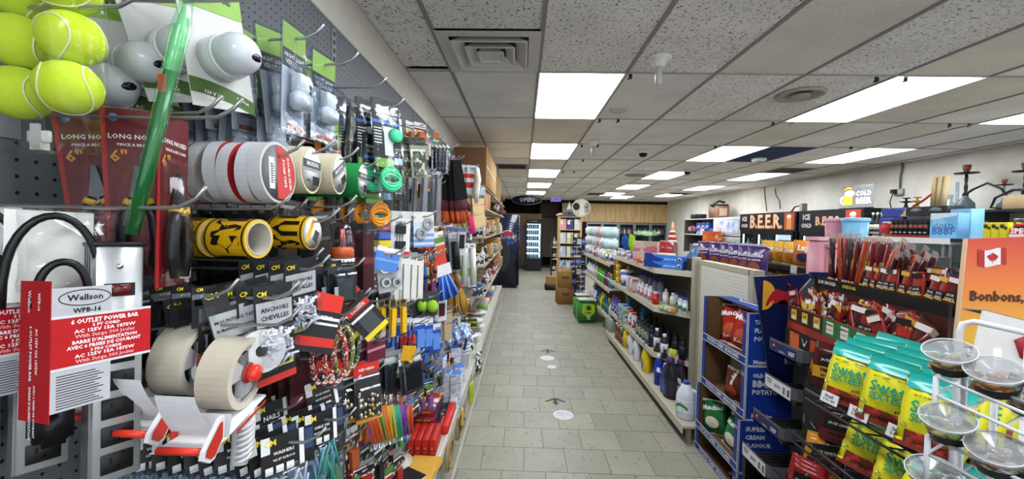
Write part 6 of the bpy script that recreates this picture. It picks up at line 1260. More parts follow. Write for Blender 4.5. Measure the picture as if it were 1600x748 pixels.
for i, (px, c, cc, nm) in enumerate(((958,'2A5AB0','2A4A9A','blue'),(955,'C9CBD0','B82A34','white'),(951.5,'1F7A4A','D2C81C','green yellow-capped'),(948,'1F5A7A','2A3AA0','petrol'),(944,'1F6A3A','D2C81C','dark green'),(941,'D2B41C','D2B41C','yellow'),(938,'3A7A3A','2A2A2C','leaf green'),(934.5,'2A3A8A','2A3AA0','indigo'),(931,'D0D4DA','2A3A8A','white blue-capped'),(927,'C9CED6','D0D0D4','pale'))):
    key = 'sq'+c; put('spray_bottle', key, spray('spray_bottle', .27, .042, c, cc, PR(c,'D8DCD4',c,'B8A03A',scale=24)), '%s spray bottle, %s along the low shelf of the farther gondola' % (nm, W(i+1)), onshelf(px,1.40,.32), rad(-90), 'sprays on the farther gondola')
# paper towel pack on the floor, green
t = thing('towel_pack', 'large green and yellow paper towel pack standing on the floor', 'packet', (1.17,7.35,0), rz=rad(6))
b = B(PR('3A8A34','3A8A34','2A6A2E',scale=6)); b.box(-.17,.17,-.15,.15,0,.40,bev=.05); b.obj('wrap', t); B(M('A8BE2A', .4)).prism([(-.10,.34),(-.12,.20),(0,.10),(.12,.20),(.10,.34)], -.153, -.150).obj('yellow_panel', t); B(M('2A5A2E')).lathe([(.045,-.155),(0,-.156)], 16, at=(0,0,.28), axis='y').obj('emblem', t); b = B(M('D8D8C8')); b.text('JUMBO', None, (0,-.1555,.19), M('2A4A2A'), width=.14); b.text('12', None, (0,-.156,.10), width=.06); b.obj('lettering', t)
B(M('D0D2CE')).box(-.16,.16,-.14,.14,.40,.42,bev=.01).obj('white_top', t)
t = thing('towel_pack', 'second green paper towel pack behind the first', 'packet', (1.16,7.72,0), rz=rad(4)); B(PR('4A9A3A','4A9A3A','C9D0C8',scale=6)).box(-.17,.17,-.14,.14,0,.42,bev=.05).obj('wrap', t); B(M('D0D2CE')).box(-.15,.15,-.13,.13,.42,.44,bev=.01).obj('white_top', t)
# battery spinner rack, magazine rack, cartons, wine corner
t = thing('spinner_rack', 'black wire rack of blue packs at the gondola end', 'rack', (1.24,9.15,0))
for sx in (-.14,.14):
    for sy in (-.14,.14): B(M('141416')).tube([(sx,sy,0),(sx,sy,1.52)], .008, 6).obj('post', t)
for i in range(6): B(M('18181A')).box(-.16,.16,-.16,.16,.20+.22*i,.212+.22*i).obj('tier', t)
R = random.Random(31)
for i in range(6):
    for j in range(3):
        c = ('1E3A9A','2A2A30','2A5AC0','C9CBD0','1A2A6A','3A7AC8')[(i*2+j*5) % 6]
        nm = {'1E3A9A':'royal blue','2A2A30':'black','2A5AC0':'blue','C9CBD0':'white','1A2A6A':'navy','3A7AC8':'sky blue'}[c]
        place('bat'+c, card_pack('battery', .09, .15, c, bands=((0,.25,'2A2A2C'),(.5,.7,PR(c,'D8D8D8','C9A02C',scale=40)))) [1], '%s battery card, %s place on the %s tier of the wire rack' % (nm, W(j+1), W(i+1)), (1.14+.10*j,8.975,.355+.22*i), rad(0), group='battery cards')
for i in range(3): tag(B(M(('C9B0A0','8A5A3A','D0CCC4')[i], .5)).lathe([(.03,0),(.035,.02),(.03,.14),(.012,.2)], 10).obj('sauce_bottle', None, (1.13+.11*i,9.06,.213)), '%s bottle at the foot of the wire rack' % ('pinkish','brown','pale')[i], 'bottle', 'bottles at the rack foot')
mr = thing('magazine_rack', 'tall wooden card rack with rows of booklets', 'rack', (0,9.75,0))
for x in (.86,1.36): B(WOODL).box(x-.02,x+.02,-.12,.3,0,1.92).obj('side_post', mr)
for i, z in enumerate((1.92,1.62,1.30,.98,.70)): B(WOODL).box(.84,1.38,-.14,.3,z,z+.02).obj('ledge', mr)
B(M('5A4426')).box(.86,1.36,.28,.3,0,1.92).obj('back_panel', mr)
bc = (('C98A8A','rose'),('3A2A6A','deep violet'),('C9CCC0','pale'),('B8C0CC','grey blue'),('C9C68A','straw'),('8A6A5A','brown'),('A8B8C8','light blue'),('C9C8A0','butter'),('C9CCD0','white'))
for i in range(9):
    r, c = divmod(i, 3); col, nm = bc[i]
    t = thing('booklet', '%s booklet, %s on the %s ledge of the card rack' % (nm, ('first','second','third')[c], ('top','middle','low')[r]), 'book', (.94+.17*c,9.63,1.64-.32*r), rot=(rad(-8),0,0), group='booklets on the card rack'); B(M(col, .4)).box(-.075,.075,0,.012,0,.25).obj('cover', t); B(PR(col,'D8D4CC',col,'4A4A6A',scale=14)).box(-.068,.068,-.001,0,.02,.22).obj('cover_print', t)
for i in range(3): t = tag(B(PR(('6A8AB8','C9CCD0','4A6AA8')[i],'D0D4D8','2A4A8A',scale=20)).box(-.07,.07,0,.05,0,.20).obj('booklet', None, (.95+.15*i,9.66,.72)), '%s printed pack on the bottom ledge of the card rack' % ('blue','white','dark blue')[i], 'packet', 'packs on the bottom ledge')
t = thing('glass_pyramid', 'grey stepped pyramid ornament on top of the card rack', 'ornament', (1.08,9.7,1.94)); B(M('4A4E58', .4)).box(-.17,.17,-.1,.1,0,.05).box(-.14,.14,-.09,.09,.05,.11).obj('base', t); B(M('6A6E78', .4)).box(-.10,.10,-.07,.07,.11,.17).obj('step', t); B(M('C9C8C8', .4)).add([(-.05,-.05,.17),(.05,-.05,.17),(.05,.05,.17),(-.05,.05,.17),(0,0,.36)], [(0,1,4),(1,2,4),(2,3,4),(3,0,4)]).obj('spire', t); B(M('3A3E4A')).lathe([(.03,-.101),(0,-.102)], 12, at=(0,0,.08), axis='y').obj('medallion', t)
t = thing('picture_plate', 'round cream plate with a black and grey picture on the card rack', 'plate', (1.35,9.6,1.92), rz=0); B(M('C9C4AE', .4)).lathe([(.22,0),(.21,-.012),(0,-.014)], 28, at=(0,0,.22), axis='y').obj('plate', t); B(M('1C1C1E')).ball((-.12,-.02,.26), .08, n=10, m=6, sq=(1,.15,1.1)).obj('dark_figure', t); B(PR('8A867A','5A564A','B8B4A4',scale=30)).ball((.13,-.02,.24), .09, n=10, m=6, sq=(.7,.15,1.3)).obj('grey_figure', t); B(M('D2D0C8')).add([(-.05,-.018,.05),(.08,-.018,.05),(.03,-.018,.44),(-.02,-.018,.44)], [(0,1,2,3)]).obj('white_panel', t)
t = tag(B(M('B8A884', .8)).tube([(-.12,0,.03),(-.02,0,.06),(.06,0,.03),(.13,0,.05)], [.025,.035,.03,.012], 8).obj('driftwood', None, (.90,9.66,1.935)), 'pale driftwood piece at the end of the card rack top', 'ornament')
for i, (w, h, z, c) in enumerate(((.34,.36,0,'8A6238'),(.30,.37,.36,'96703E'))):
    o = box_kind('cardboard_box','box',w,.40,h,{'body':M(c,.85)},flaps=True)('brown cardboard carton before the card rack, '+('lower','upper')[i]); o.location = (.95,9.12,z); o.rotation_euler = (0,0,rad(4-6*i)); o['group'] = 'cartons before the card rack'; B(M('5E4428')).box(-.08,.08,-.2008,-.2,h*.55,h*.7).obj('printed_mark', o)
ws = thing('wine_rack', 'dark rack of green bottles beyond the card rack', 'rack', (.95,11.3,0))
for z in (.45,.80,1.12): B(M('C9C4B4')).box(-.16,.30,-.14,.14,z,z+.02).obj('tier', ws)
for x in (-.15,.29): B(M('1A1A1C')).box(x-.01,x+.01,-.14,.14,0,1.5).obj('post', ws)
for i in range(3):
    for j in range(4):
        c, nm = (('16301E','dark green'),('141416','black'),('8A8A7A','grey'),('C9B41C','yellow'))[(i+2*j) % 4]
        put('wine_bottle','wine'+c, bottle_kind('wine_bottle','bottle',[(.038,0),(.04,.01),(.04,.18),(.016,.23),(.014,.29)],M(c,.15),[(.016,.26),(.016,.3)],'2A2A2C',band=(.05,.14),bandm='C9C8BC'), '%s bottle, %s on the %s tier of the wine rack' % (nm, W(j+1), ('low','middle','top')[i]), (.86+.10*j,11.25,.47+.345*i-.0*(i)), 0, 'bottles on the wine rack')
t = thing('crate', 'black crate with a tan box on the floor by the wine rack', 'crate', (.80,11.05,0)); B(M('17171A')).box(-.18,.18,-.18,.18,0,.15,bev=.01).obj('crate', t); B(M('9A7448', .85)).box(-.15,.15,-.15,.15,.15,.36).obj('box', t)
# floor stickers
for s, px, py, k in (('near', 868, 628, 1), ('middle', 856, 549, 1)):
    p = P(px, py, z=.0008); t = thing('floor_arrow', '%s black floor arrow sticker pointing up the aisle' % s, 'sticker', p, group='floor arrows'); m = M('3A382E', .6)
    B(m).add([(-.012,-.06,.001),(.012,-.06,.001),(.012,.07,.001),(-.012,.07,.001)], [(0,1,2,3)]).obj('shaft', t); B(m).add([(0,.10,.001),(-.10,.02,.001),(-.09,-.005,.001),(0,.06,.001),(.09,-.005,.001),(.10,.02,.001)], [(0,1,2,3),(0,3,4,5)]).obj('arrow_head', t)
    for z in (-.03,.0): B(m).box(-.03,.03,z-.006,z+.006,.0005,.001).obj('dash', t)
for s, px, py in (('near', 880, 648), ('middle', 855, 559), ('small worn', 862, 573)):
    p = P(px, py, z=.0006); t = thing('floor_disc', '%s pale round distancing sticker on the floor' % s, 'sticker', p, group='floor discs'); B(M('CFCFD2', .5)).lathe([(.10 if s != 'small worn' else .06,0),(.09 if s != 'small worn' else .055,.0008),(0,.0009)], 24).obj('disc', t)
    if s == 'near':
        b = B(M('9A98B8')); b.text('MERCI', .04, (0,.03,.0014), face='+z'); b.text('THANK YOU', .03, (0,-.01,.0014), face='+z'); b.text('2 m', .03, (0,-.05,.0014), face='+z'); b.obj('lettering', t)
p = P(895,505,z=.0008); t = thing('floor_arrow', 'long thin floor arrow sticker pointing at the towel packs', 'sticker', p); B(M('5A584A')).box(-.16,.10,-.01,.01,0,.001).obj('shaft', t); B(M('5A584A')).add([(.10,-.04,.001),(.22,0,.001),(.10,.04,.001)], [(0,1,2)]).obj('arrow_head', t); b = B(M('5A584A')); b.text('2 M', .10, (-.26,0,.001), face='+z'); b.obj('lettering', t)
# ------------------------------------------------------------------ walk-in cooler doors in the back wall
MET = M('8A8C90', .35, .6); GLASS = CLEAR('DCE6EA', .1, .05)
for i in range(5):
    x0 = 2.55+.64*i
    d = thing('cooler_door', 'glass cooler door under the wood fascia, %s counted from the passage' % W(i+1), 'door', (x0, Y1-.05, 0), group='walk-in cooler doors')
    b = B(MET)
    for a in ((0,.05,.1,1.9),(.58,.63,.1,1.9),(.05,.58,1.84,1.9),(.05,.58,.1,.16)): b.box(a[0],a[1],-.03,.02,a[2],a[3])
    b.obj('frame', d); B(M('0E1012')).box(.05,.58,.03,.045,.16,1.84).obj('interior', d); B(GLASS).box(.05,.58,-.01,-.004,.16,1.84).obj('pane', d); B(M('2A2A2C')).box(.54,.56,-.07,-.03,.7,1.2).obj('handle', d)
    for z in (.6,1.05,1.45): B(M('6A6C70')).box(.05,.58,-.002,.03,z,z+.012).obj('wire_shelf', d)
R = random.Random(41)
for i in range(5):
    for j in range(6):
        c, nm = (('C9C4B8','cream'),('B86A4A','copper'),('3A5A8A','blue'),('D0D4D8','white'),('8A2A2A','red'))[(i*3+j) % 5]
        put('cooler_bottle','clb'+c, bottle_kind('cooler_bottle','bottle',[(.034,0),(.036,.01),(.036,.15),(.014,.21),(.012,.24)],c,[(.014,.23),(.014,.25)],'D8D8D8',n=8), '%s bottle, %s behind the %s cooler door' % (nm, W(j+1), W(i+1)), (2.64+.64*i+.082*j, Y1-.035-.002, 1.462), 0, 'bottles in the coolers') if i != 0 and i != 1 or j % 2 else None
# ------------------------------------------------------------------ upright display fridge at the end of the aisle
f = thing('display_fridge', 'tall black glass-door drinks fridge at the end of the aisle', 'fridge', (.10,15.45,0))
BK = M('0D0D10', .35)
B(BK).box(0,.05,0,.6,.1,1.96).box(.58,.63,0,.6,.1,1.96).box(.05,.58,.55,.6,.1,1.96).box(.05,.58,0,.6,1.80,1.96).box(.05,.58,0,.6,.1,.46).obj('cabinet', f); B(M('17171A')).box(.02,.61,.02,.58,0,.1).obj('base', f)
for k in range(7): B(M('1E1E22', .3)).box(.06,.57,-.006,0,.13+.042*k,.155+.042*k).obj('grille_slat', f)
B(EM('E6F2FF', 1.6)).box(.055,.575,.53,.548,.5,1.79).obj('lit_back', f); b = B(M('D8E4EE')); 
for z in (.47,.70,.93,1.16,1.38,1.60): b = B(M('C9D2DA')).box(.052,.578,.06,.53,z,z+.01); b.obj('shelf', f)
B(GLASS).box(.05,.58,-.004,.0,.46,1.80).obj('pane', f); B(M('9A9CA0', .3, .8)).box(.54,.555,-.04,-.004,.9,1.4).obj('handle', f); B(M('C9CCD2')).text('COLD DRINKS', None, (.315,-.003,1.88), width=.22).obj('lettering', f)
for r in range(6):
    for j in range(6):
        c, nm = (('3A5A7A','slate blue'),('B83A3A','red'),('C9CCD0','silver'),('1E2A3A','navy'),('7ABCC8','aqua'),('2A2A2E','black'))[(r if j % 2 else r*2+j) % 6]
        put('drink_can','dc'+c, can('drink_can',.15,.034,c,PR(c,c,'D8DCE0',scale=40)), '%s drink can, %s on the %s shelf of the aisle-end fridge' % (nm, W(j+1), W(r+1)), (.175+.078*j, 15.56, (.48,.71,.94,1.17,1.39,1.61)[r]), 0, 'cans in the aisle-end fridge')
tag(B(M('17171A')).tube([(-.15,16.38,.55),(-.03,16.1,.2),(.05,16.05,.012),(.30,16.06,.012)], .012, 6).obj('mains_lead', None), 'black power cord running to the drinks fridge', 'cord')
# ------------------------------------------------------------------ shelf and white appliances on the wall before the fridges
ws2 = thing('wall_shelf', 'long white two-level wall shelf beyond the beer fridges', 'shelf', (0,0,0))
for z in (1.56, 2.02): B(M('D0CEC8')).box(5.15,5.75,9.75,13.2,z-.025,z).obj('shelf_board', ws2)
B(M('4A4844')).box(5.15,5.75,13.15,13.2,1.0,2.0).obj('end_board', ws2); B(M('5A5650')).box(5.70,5.75,9.75,13.2,.9,2.0).obj('back_board', ws2)
for y, w, d, h, c, s in ((12.6,.3,.4,.12,'141416','flat black box'),(12.35,.2,.2,.10,'1A1A1C','small black box'),(11.3,.32,.5,.30,'7A5A42','brown box')):
    o = box_kind('stock_box','box',w,d,h+.02,{'body':c})('%s on the upper wall shelf' % s); o.location = (5.32,y,2.02); o['group'] = 'boxes on the upper wall shelf'
    if s == 'brown box': B(M('B8A08A')).box(-.1,.1,-d/2-.001,-d/2,.06,.26).obj('paper_label', o)
t = thing('black_tool', 'black gadget resting on the brown box', 'gadget', (5.32,11.3,2.343)); B(M('121214')).box(-.22,.22,-.1,.1,0,.05,bev=.01).obj('body', t); B(M('1A1A1C')).tube([(-.15,0,.05),(0,0,.14),(.15,0,.10)], .03, 6).obj('arm', t)
for i in range(8):
    c, nm = (('2A4AA0','blue'),('D0D4DA','white'),('1E3478','navy'),('3A5AB0','bright blue'))[i % 4] if i < 5 else (('C9CBC8','pale'),('6A3A2A','brown'),('D2D0C8','cream'))[i-5]
    o = box_kind('stock_box','box',.2,.24,.17,{'body':c,'side':PR(c,'D8D8D8',c,scale=16)})('%s box, %s along the lower wall shelf' % (nm, W(i+1))); o.location = (5.30,12.3-.27*i,1.56+(.171 if False else 0)); o['group'] = 'boxes on the lower wall shelf'
for i in range(3):
    o = box_kind('stock_box','box',.2,.24,.17,{'body':'2A4AA0','side':PR('2A4AA0','D8D8D8','2A4AA0',scale=16)})('blue box, %s of the upper layer on the lower wall shelf' % W(i+1)); o.location = (5.30,12.3-.27*i,1.733); o['group'] = 'boxes on the lower wall shelf'
t = thing('rose_bunch', 'bunch of pink artificial roses on the lower wall shelf', 'flowers', (5.22,12.75,1.56))
for k in range(9): B(M(('C98A98','B86A80')[k % 2], .8)).ball((.12*cos(k*2.4)*.6,.12*sin(k*2.4),.12+.03*(k % 4)), .05, n=7, m=5).obj('rose', t)
B(M('3A5A34')).tube([(0,0,0),(0,0,.12)], .03, 6).obj('stem', t)
t = thing('display_unit', 'white cabinet with a blue picture panel beside the beer fridges', 'cabinet', (5.05,0,0))
B(M('C9CAC8', .4)).box(0,.6,9.55,11.0,1.56-.0,2.0).box(0,.6,9.5,10.9,.9,1.53).obj('cabinet', t); B(M('B9BBBA', .3)).box(-.012,0,9.62,10.75,1.60,1.97).obj('frame', t); B(PR('B8C6E0','8AA4D8','C9D2E4','D4DAE4',scale=9)).box(-.016,-.012,9.72,10.65,1.64,1.93).obj('picture', t)
B(M('A9ABAA')).box(-.012,0,9.6,10.7,1.0,1.50).obj('lower_door', t); B(M('5A5E5C', .2)).box(-.016,-.012,9.75,10.2,1.1,1.42).obj('window', t)
t = thing('orange_carton', 'orange printed carton before the white cabinet', 'box', (4.85,10.6,1.30)); B(PR('C9541C','C9541C','D9A06A','A83A1C',scale=14)).box(-.12,.12,-.3,.3,0,.36).obj('carton', t)
st = thing('low_stand', 'plain grey stand behind the chip bags', 'stand', (4.85,10.7,0)); B(M('7A7870')).box(-.16,.16,-.5,.9,0,1.29).obj('body', st)
t = thing('clown_doll', 'red and white frilled doll with a tan hat above the red boxes', 'doll', (4.2,11.6,1.26)); t.scale = (.6,.6,.68)
for k in range(6): B(M(('A82A24','D8D0C8')[k % 2], .8)).lathe([(.22-.02*k,.10*k),(.24-.02*k,.10*k+.05),(.16-.02*k,.10*k+.10)], 12).obj('frill', t)
B(M('C9A06A', .7)).lathe([(.09,.60),(.07,.75),(.03,.92),(0,.98)], 10).obj('hat', t)
B(M('6A665E')).box(-.2,.2,-.2,.2,-1.85,0).obj('plinth', t)
t = thing('water_jug', 'tall translucent blue water jug beyond the pegboard end', 'jug', onshelf(1086,2.35,.9)); q = t.location; js = thing('jug_stand', 'grey stand under the blue water jug', 'stand', (q.x,q.y,0)); B(M('6A675E')).box(-.15,.15,-.15,.15,0,.9).obj('body', js); B(CLEAR('7AA8D8', .6)).lathe([(.12,0),(.13,.02),(.13,.12),(.12,.14),(.13,.16),(.13,.42),(.05,.54),(.04,.58)], 16).obj('body', t); B(M('C9CCD4')).lathe([(.045,.57),(.045,.61),(0,.612)], 12).obj('cap', t)
# ------------------------------------------------------------------ beer fridges along the wall
def beer_fridge(label, L, nd):
    f = thing('beer_fridge', label, 'fridge'); D_ = .8
    B(BK).box(0,D_,0,.06,.12,2.06).box(0,D_,L-.06,L,.12,2.06).box(D_-.05,D_,.06,L-.06,.12,2.06).box(0,D_,.06,L-.06,1.70,2.06).box(0,D_,.06,L-.06,.12,.30).obj('cabinet', f)
    B(M('1A1A1C')).box(.03,D_-.03,.02,L-.02,0,.12).obj('base', f)
    B(M('121015', .35)).box(-.02,0,0,L,1.70,2.06).obj('header', f)
    W_ = M('CFCFC9'); y1 = L
    b = B(); b.text('ICE', None, (-.022, y1-.19, 1.945), W_, face='-x', width=.18, bold=.05); b.text('COLD', None, (-.022, y1-.20, 1.80), W_, face='-x', width=.26, bold=.05); b.obj('lettering', f)
    cx = y1-.38-(L-.38-.36)/2; ww = (L-.38-.36)-.06
    b = B(M('C97A3A')); b.text('B.E.E.R.', None, (-.022, cx, 1.87), face='-x', width=ww, bold=.05); b.obj('lettering', f)
    b = B(M('E0B89A')); b.text('B.E.E.R.', None, (-.0235, cx-.006, 1.874), face='-x', width=ww, bold=.012); b.obj('lettering', f)
    B(M('B5452C')).box(-.024,-.02,.05,.33,1.725,2.04).obj('picture', f)
    b = B(M('D09A3A')); b.add([(-.026,.12,1.74),(-.026,.26,1.74),(-.026,.25,1.94),(-.026,.13,1.94)], [(0,3,2,1)]); b.obj('mug_print', f); B(M('DCD4C4')).ball((-.026,.19,1.965), .055, n=10, m=6, sq=(.1,1.2,.8)).obj('foam_print', f)
    w = (L-.12)/nd
    for k in range(nd):
        y0 = .06+k*w; d = B(BK); 
        for a in ((y0,y0+.05,.30,1.70),(y0+w-.05,y0+w,.30,1.70),(y0+.05,y0+w-.05,1.63,1.70),(y0+.05,y0+w-.05,.30,.37)): d.box(-.03,0,a[0],a[1],a[2],a[3])
        d = d.obj('door', f); B(GLASS).box(-.02,-.015,y0+.05,y0+w-.05,.37,1.63).obj('pane', d); B(M('5A5C60', .3, .8)).box(-.06,-.03,y0+.02,y0+.035,.8,1.3).obj('handle', d)
    B(EM('F0F8FF', .9)).box(D_-.07,D_-.055,.08,L-.08,.35,1.66).obj('lit_back', f)
    for k in range(nd+1): B(EM('F4FAFF', 3.0)).box(.02,.05,max(.065,.06+k*w-.02),min(L-.065,.06+k*w+.02),.4,1.62).obj('light_tube', f)
    for z in (.34,.66,.98,1.28): B(M('9A9EA2')).box(.06,D_-.08,.07,L-.07,z,z+.012).obj('shelf', f)
    return f
for lab, y0, L, nd, nm in (('three-door black beer fridge with an ice cold beer header, farther one',7.45,1.9,3,'farther'),('two-door black beer fridge with an ice cold beer header, nearer one',6.0,1.38,2,'nearer')):
    f = beer_fridge(lab, L, nd); f.location = (4.9,y0,0); f['group'] = 'beer fridges'
    for r, z in enumerate((.99,1.292)):
        for j in range(int(L/.17)):
            c, mm = (('2A4A3A','green'),('6A4A2A','brown'),('C9CCD0','silver'),('8A9AA8','grey'))[(j//2+r) % 4]
            put('beer_bottle','bb'+c, bottle_kind('beer_bottle','bottle',[(.036,0),(.038,.01),(.038,.13),(.015,.19),(.014,.23)],c,[(.016,.22),(.016,.24)],'C9B46A',band=(.03,.1),bandm='C9CCC8',n=8), '%s beer bottle, %s on the %s shelf of the %s beer fridge' % (mm, W(j+1), ('eye-level','upper')[r], nm), (5.02,y0+.14+.165*j,z), 0, 'beer bottles in the fridges')
for lab, pts in (('thin black wire running down the wall above the beer fridges', ((1194,291),(1195,305),(1198,330))), ('looped black wire beside the first above the beer fridges', ((1211,294),(1212,304),(1218,314),(1219,326)))):
    tag(B(M('1A1A1A')).tube([P(px,py,x=X1-.012) for px, py in pts], .008, 5).obj('wall_wire', None), lab, 'wire', 'wires above the beer fridges')
t = thing('adapter', 'small black plug adapter on top of the farther beer fridge', 'adapter', (5.3,8.0,2.06)); B(M('17171A')).tube([(0,.25,.02),(0,.15,.12),(0,0,.13),(0,-.05,.03)], .014, 6).obj('cord', t); B(M('8A8478')).box(-.05,.05,-.13,-.06,0,.17).obj('block', t)
# neon cold-beer sign on the nearer fridge
t = thing('beer_sign', 'clear acrylic sign with a lit yellow mug and cold beer lettering', 'sign', (5.0,5.98,2.07))
B(CLEAR('F0F4F8', .12)).box(-.006,.006,.02,.62,.0,.34).obj('panel', t)
b = B(EM('F6F8FA', .62)); b.text('COLD', None, (-.012,.18,.21), face='-x', width=.27, bold=.015); b.text('BEER', None, (-.012,.18,.10), face='-x', width=.27, bold=.015); b.obj('lettering', t)
b = B(EM('E0A028', .6)); b.box(-.014,-.010,.38,.55,.05,.20); b.obj('mug', t); B(EM('F6F4EA', .6)).ball((-.012,.44,.22), .05, n=8, m=5, sq=(.1,2,1)).obj('foam', t); B(EM('E09A20', .6)).tube([(-.012,.40,.29),(-.012,.46,.31),(-.012,.53,.28)], .014, 6).obj('drip', t); B(EM('F6F4EA', .6)).tube([(-.012,.56,.18),(-.012,.605,.15),(-.012,.60,.09),(-.012,.555,.07)], .010, 6).obj('mug_handle', t)
B(M('3A3A3C')).box(-.04,.04,.05,.6,-.01,.004).obj('foot', t)
# ------------------------------------------------------------------ glass cabinet with stock on top
gc = thing('glass_cabinet', 'steel and glass display cabinet below the energy drink cases', 'cabinet', (4.3,3.35,0)); L = 1.85
B(M('5A5854')).box(0,.6,0,L,0,.85).obj('base', gc); B(M('D0D0CC')).box(-.03,.62,.85,L+.02,1.60,1.66).obj('top_board', gc); B(M('141414')).box(-.03,.62,-.35,.85,1.625,1.66).obj('top_board', gc)
for y in (0,.42,.86,.93,1.4,L-.03): B(MET).box(0,.03,y,y+.03,.85,1.60).obj('post', gc)
for k in range(4): B(CLEAR('DCE8EA', .1, .05)).box(.005,.012,.03+k*.46,.03+k*.46+.40,.86,1.60).obj('pane', gc)
for z in (1.10,1.34): B(CLEAR('C9DCD8', .35, .05)).box(.03,.58,.02,L-.03,z,z+.008).obj('glass_shelf', gc)
B(M('B9B7B0')).box(.58,.6,0,L,.85,1.60).obj('back', gc)
R = random.Random(51)
for r, z in enumerate((.85,1.108,1.348)):
    for j in range(13):
        c, nm = (('C9CCCE','silver'),('8A8C90','grey'),('B88A94','pinkish'),('5A6A7A','slate'),('D2D0CA','white'),('3A3C40','dark'))[R.randrange(6)]; s = R.randrange(2)
        if s: put('glass_pipe','gp'+c, bottle_kind('glass_pipe','ornament',[(.03,0),(.035,.03),(.014,.07),(.012,.14),(.016,.15)],c,n=8), '%s glass ornament, %s on the %s level of the glass cabinet' % (nm, W(j+1), ('lowest','middle','upper')[r]), (4.40+R.uniform(0,.1),3.47+.13*j,z), 0, 'ornaments in the glass cabinet')
        else: put('trinket_box','tb'+c, box_kind('trinket_box','box',.09,.10,.06,{'body':c,'front':PR(c,'D8D8D4','5A5A5A',scale=40)}), '%s trinket box, %s on the %s level of the glass cabinet' % (nm, W(j+1), ('lowest','middle','upper')[r]), (4.42+R.uniform(0,.1),3.47+.13*j,z), rad(-85), 'boxes in the glass cabinet')
T = 1.66
def on(px, x=4.45, z=T): return onshelf(px, x, z)
def energy(label):
    o = thing('energy_case', label, 'case'); B(M('161416', .4)).box(-.11,.11,-.08,.08,0,.19,bev=.003).obj('tray', o); B(M('8A1E1E')).box(-.111,.111,-.081,.081,.0,.03).obj('tray_edge', o)
    for k in range(4): q = B(M('1C1A1C', .3)).lathe([(.024,.03),(.025,.18)], 10, at=(-.08+.053*k,-.075,0)).obj('can', o); B(M('B8502E')).text('N', .05, (-.08+.053*k,-.1012,.12), bold=.04).obj('can_mark', q); B(M('C9C4B8')).box(-.095+.053*k,-.065+.053*k,-.1008,-.1002,.05,.06).obj('can_print', q)
    B(M('0C0C0E')).box(-.112,.112,-.082,.082,.165,.20).obj('hood', o)
    return o
for i, px in enumerate((1416,1447)): place('energy', energy, 'black and red tray of energy cans, %s of the pair on the white board' % ('farther','nearer')[i], on(px,4.42), rad(-88), group='energy drink trays')
for i, (px, x, z, w, h, nm) in enumerate(((1405,4.72,T,.30,.24,'lower'),(1412,4.72,T+.245,.34,.11,'upper'))):
    o = box_kind('blue_carton','box',w,.25,h,{'body':'22388A','front':PR('22388A','22388A','3A56B0','C9A85A',scale=10)})('navy blue carton behind the energy trays, %s one' % nm); o.location = on(px,x,z); o.rotation_euler = (0,0,rad(-85)); o['group'] = 'navy cartons'
for i, px in enumerate((1444,1474)):
    o = box_kind('black_carton','box',.24,.2,.10,{'body':'2A2A2E','front':'1E1E22'})('dark grey carton with an oval emblem, %s of two above the energy trays' % ('first','second')[i]); o.location = on(px,4.66,T+.252); o.rotation_euler = (0,0,rad(-86)); o['group'] = 'oval emblem cartons'
    B(M('6A6A70')).lathe([(.045,-.1012),(0,-.1014)], 16, at=(0,0,.055), axis='y', sx=.7, sy=1.5).obj('emblem', o)
    u = box_kind('black_carton','box',.24,.2,.25,{'body':'1E1E22'})('plain dark carton under the %s oval emblem carton' % ('first','second')[i]); u.location = on(px,4.66,T); u.rotation_euler = (0,0,rad(-86))
o = box_kind('light_blue_box','box',.27,.12,.26,{'body':'6AA0CC','front':PR('6AAAD4','6AAAD4','8ABEDC','5A94C4',scale=10)},(('GOLD',.2,'-y',0,.12,'3A64A8'),('BBBF',.22,'-y',0,.07,'3A64A8')))('light blue box with blue lettering on the black board'); o.location = on(1482,4.40); o.rotation_euler = (0,0,rad(-88)); B(M('C9D8E4')).add([(-.13,-.0625,.19),(.13,-.0625,.23),(.13,-.0625,.258),(-.13,-.0625,.258)], [(0,1,2,3)]).obj('pale_wave', o)
o = box_kind('light_blue_box','box',.20,.14,.31,{'body':'7AB0D0','front':PR('7ABAD8','7ABAD8','A8D0E0','5A94C4',scale=8)})('tall light blue carton behind the lettered blue box'); o.location = on(1509,4.66); o.rotation_euler = (0,0,rad(-88)); o2 = B(M('2A5AA8')).text('ICE', None, (.04,-.072,.26), width=.06).obj('lettering', o)
for i in range(3): put('gas_can','ycan2', box_kind('yellow_can','can',.06,.05,.16,{'body':'D2C41C','front':PR('D2C41C','D2C41C','2A2A1C',scale=30)}), 'yellow lighter fuel can, %s of the row on the black board' % W(i+1), (4.40,3.98-.067*i,T), rad(-88), 'yellow fuel cans')
for i in range(3): put('gas_can','ycan2', None, 'yellow lighter fuel can, %s of the second row' % W(i+1), (4.47,3.98-.067*i,T), rad(-88), 'yellow fuel cans')
for r in range(2):
    for i in range(6): put('dark_can','dcan', bottle_kind('sauce_jar','jar',[(.028,0),(.03,.006),(.03,.12)],'1E1C20',[(.03,.12),(.03,.15),(0,.151)],'B83224',band=(.02,.10),bandm=PR('1E1C20','C9CCD0','1E1C20',scale=40)), 'black jar with a red lid, %s of the %s row beside the yellow cans' % (W(i+1),('front','back')[r]), (4.38+.07*r,3.73-.068*i,T), 0, 'red lidded jars')
for i, px in enumerate((1392,1386)):
    put('snack_jar','sj', bottle_kind('snack_jar','jar',[(.045,0),(.05,.01),(.05,.13),(.04,.15)],'B8642A',[(.045,.15),(.045,.18),(0,.181)],'D2CEC4',band=(.03,.11),bandm=PR('C98A4A','B83A24','D8CDB8',scale=26)), 'orange snack jar with a white lid, '+('nearer','farther')[i], on(px,4.45), 0, 'snack jars')
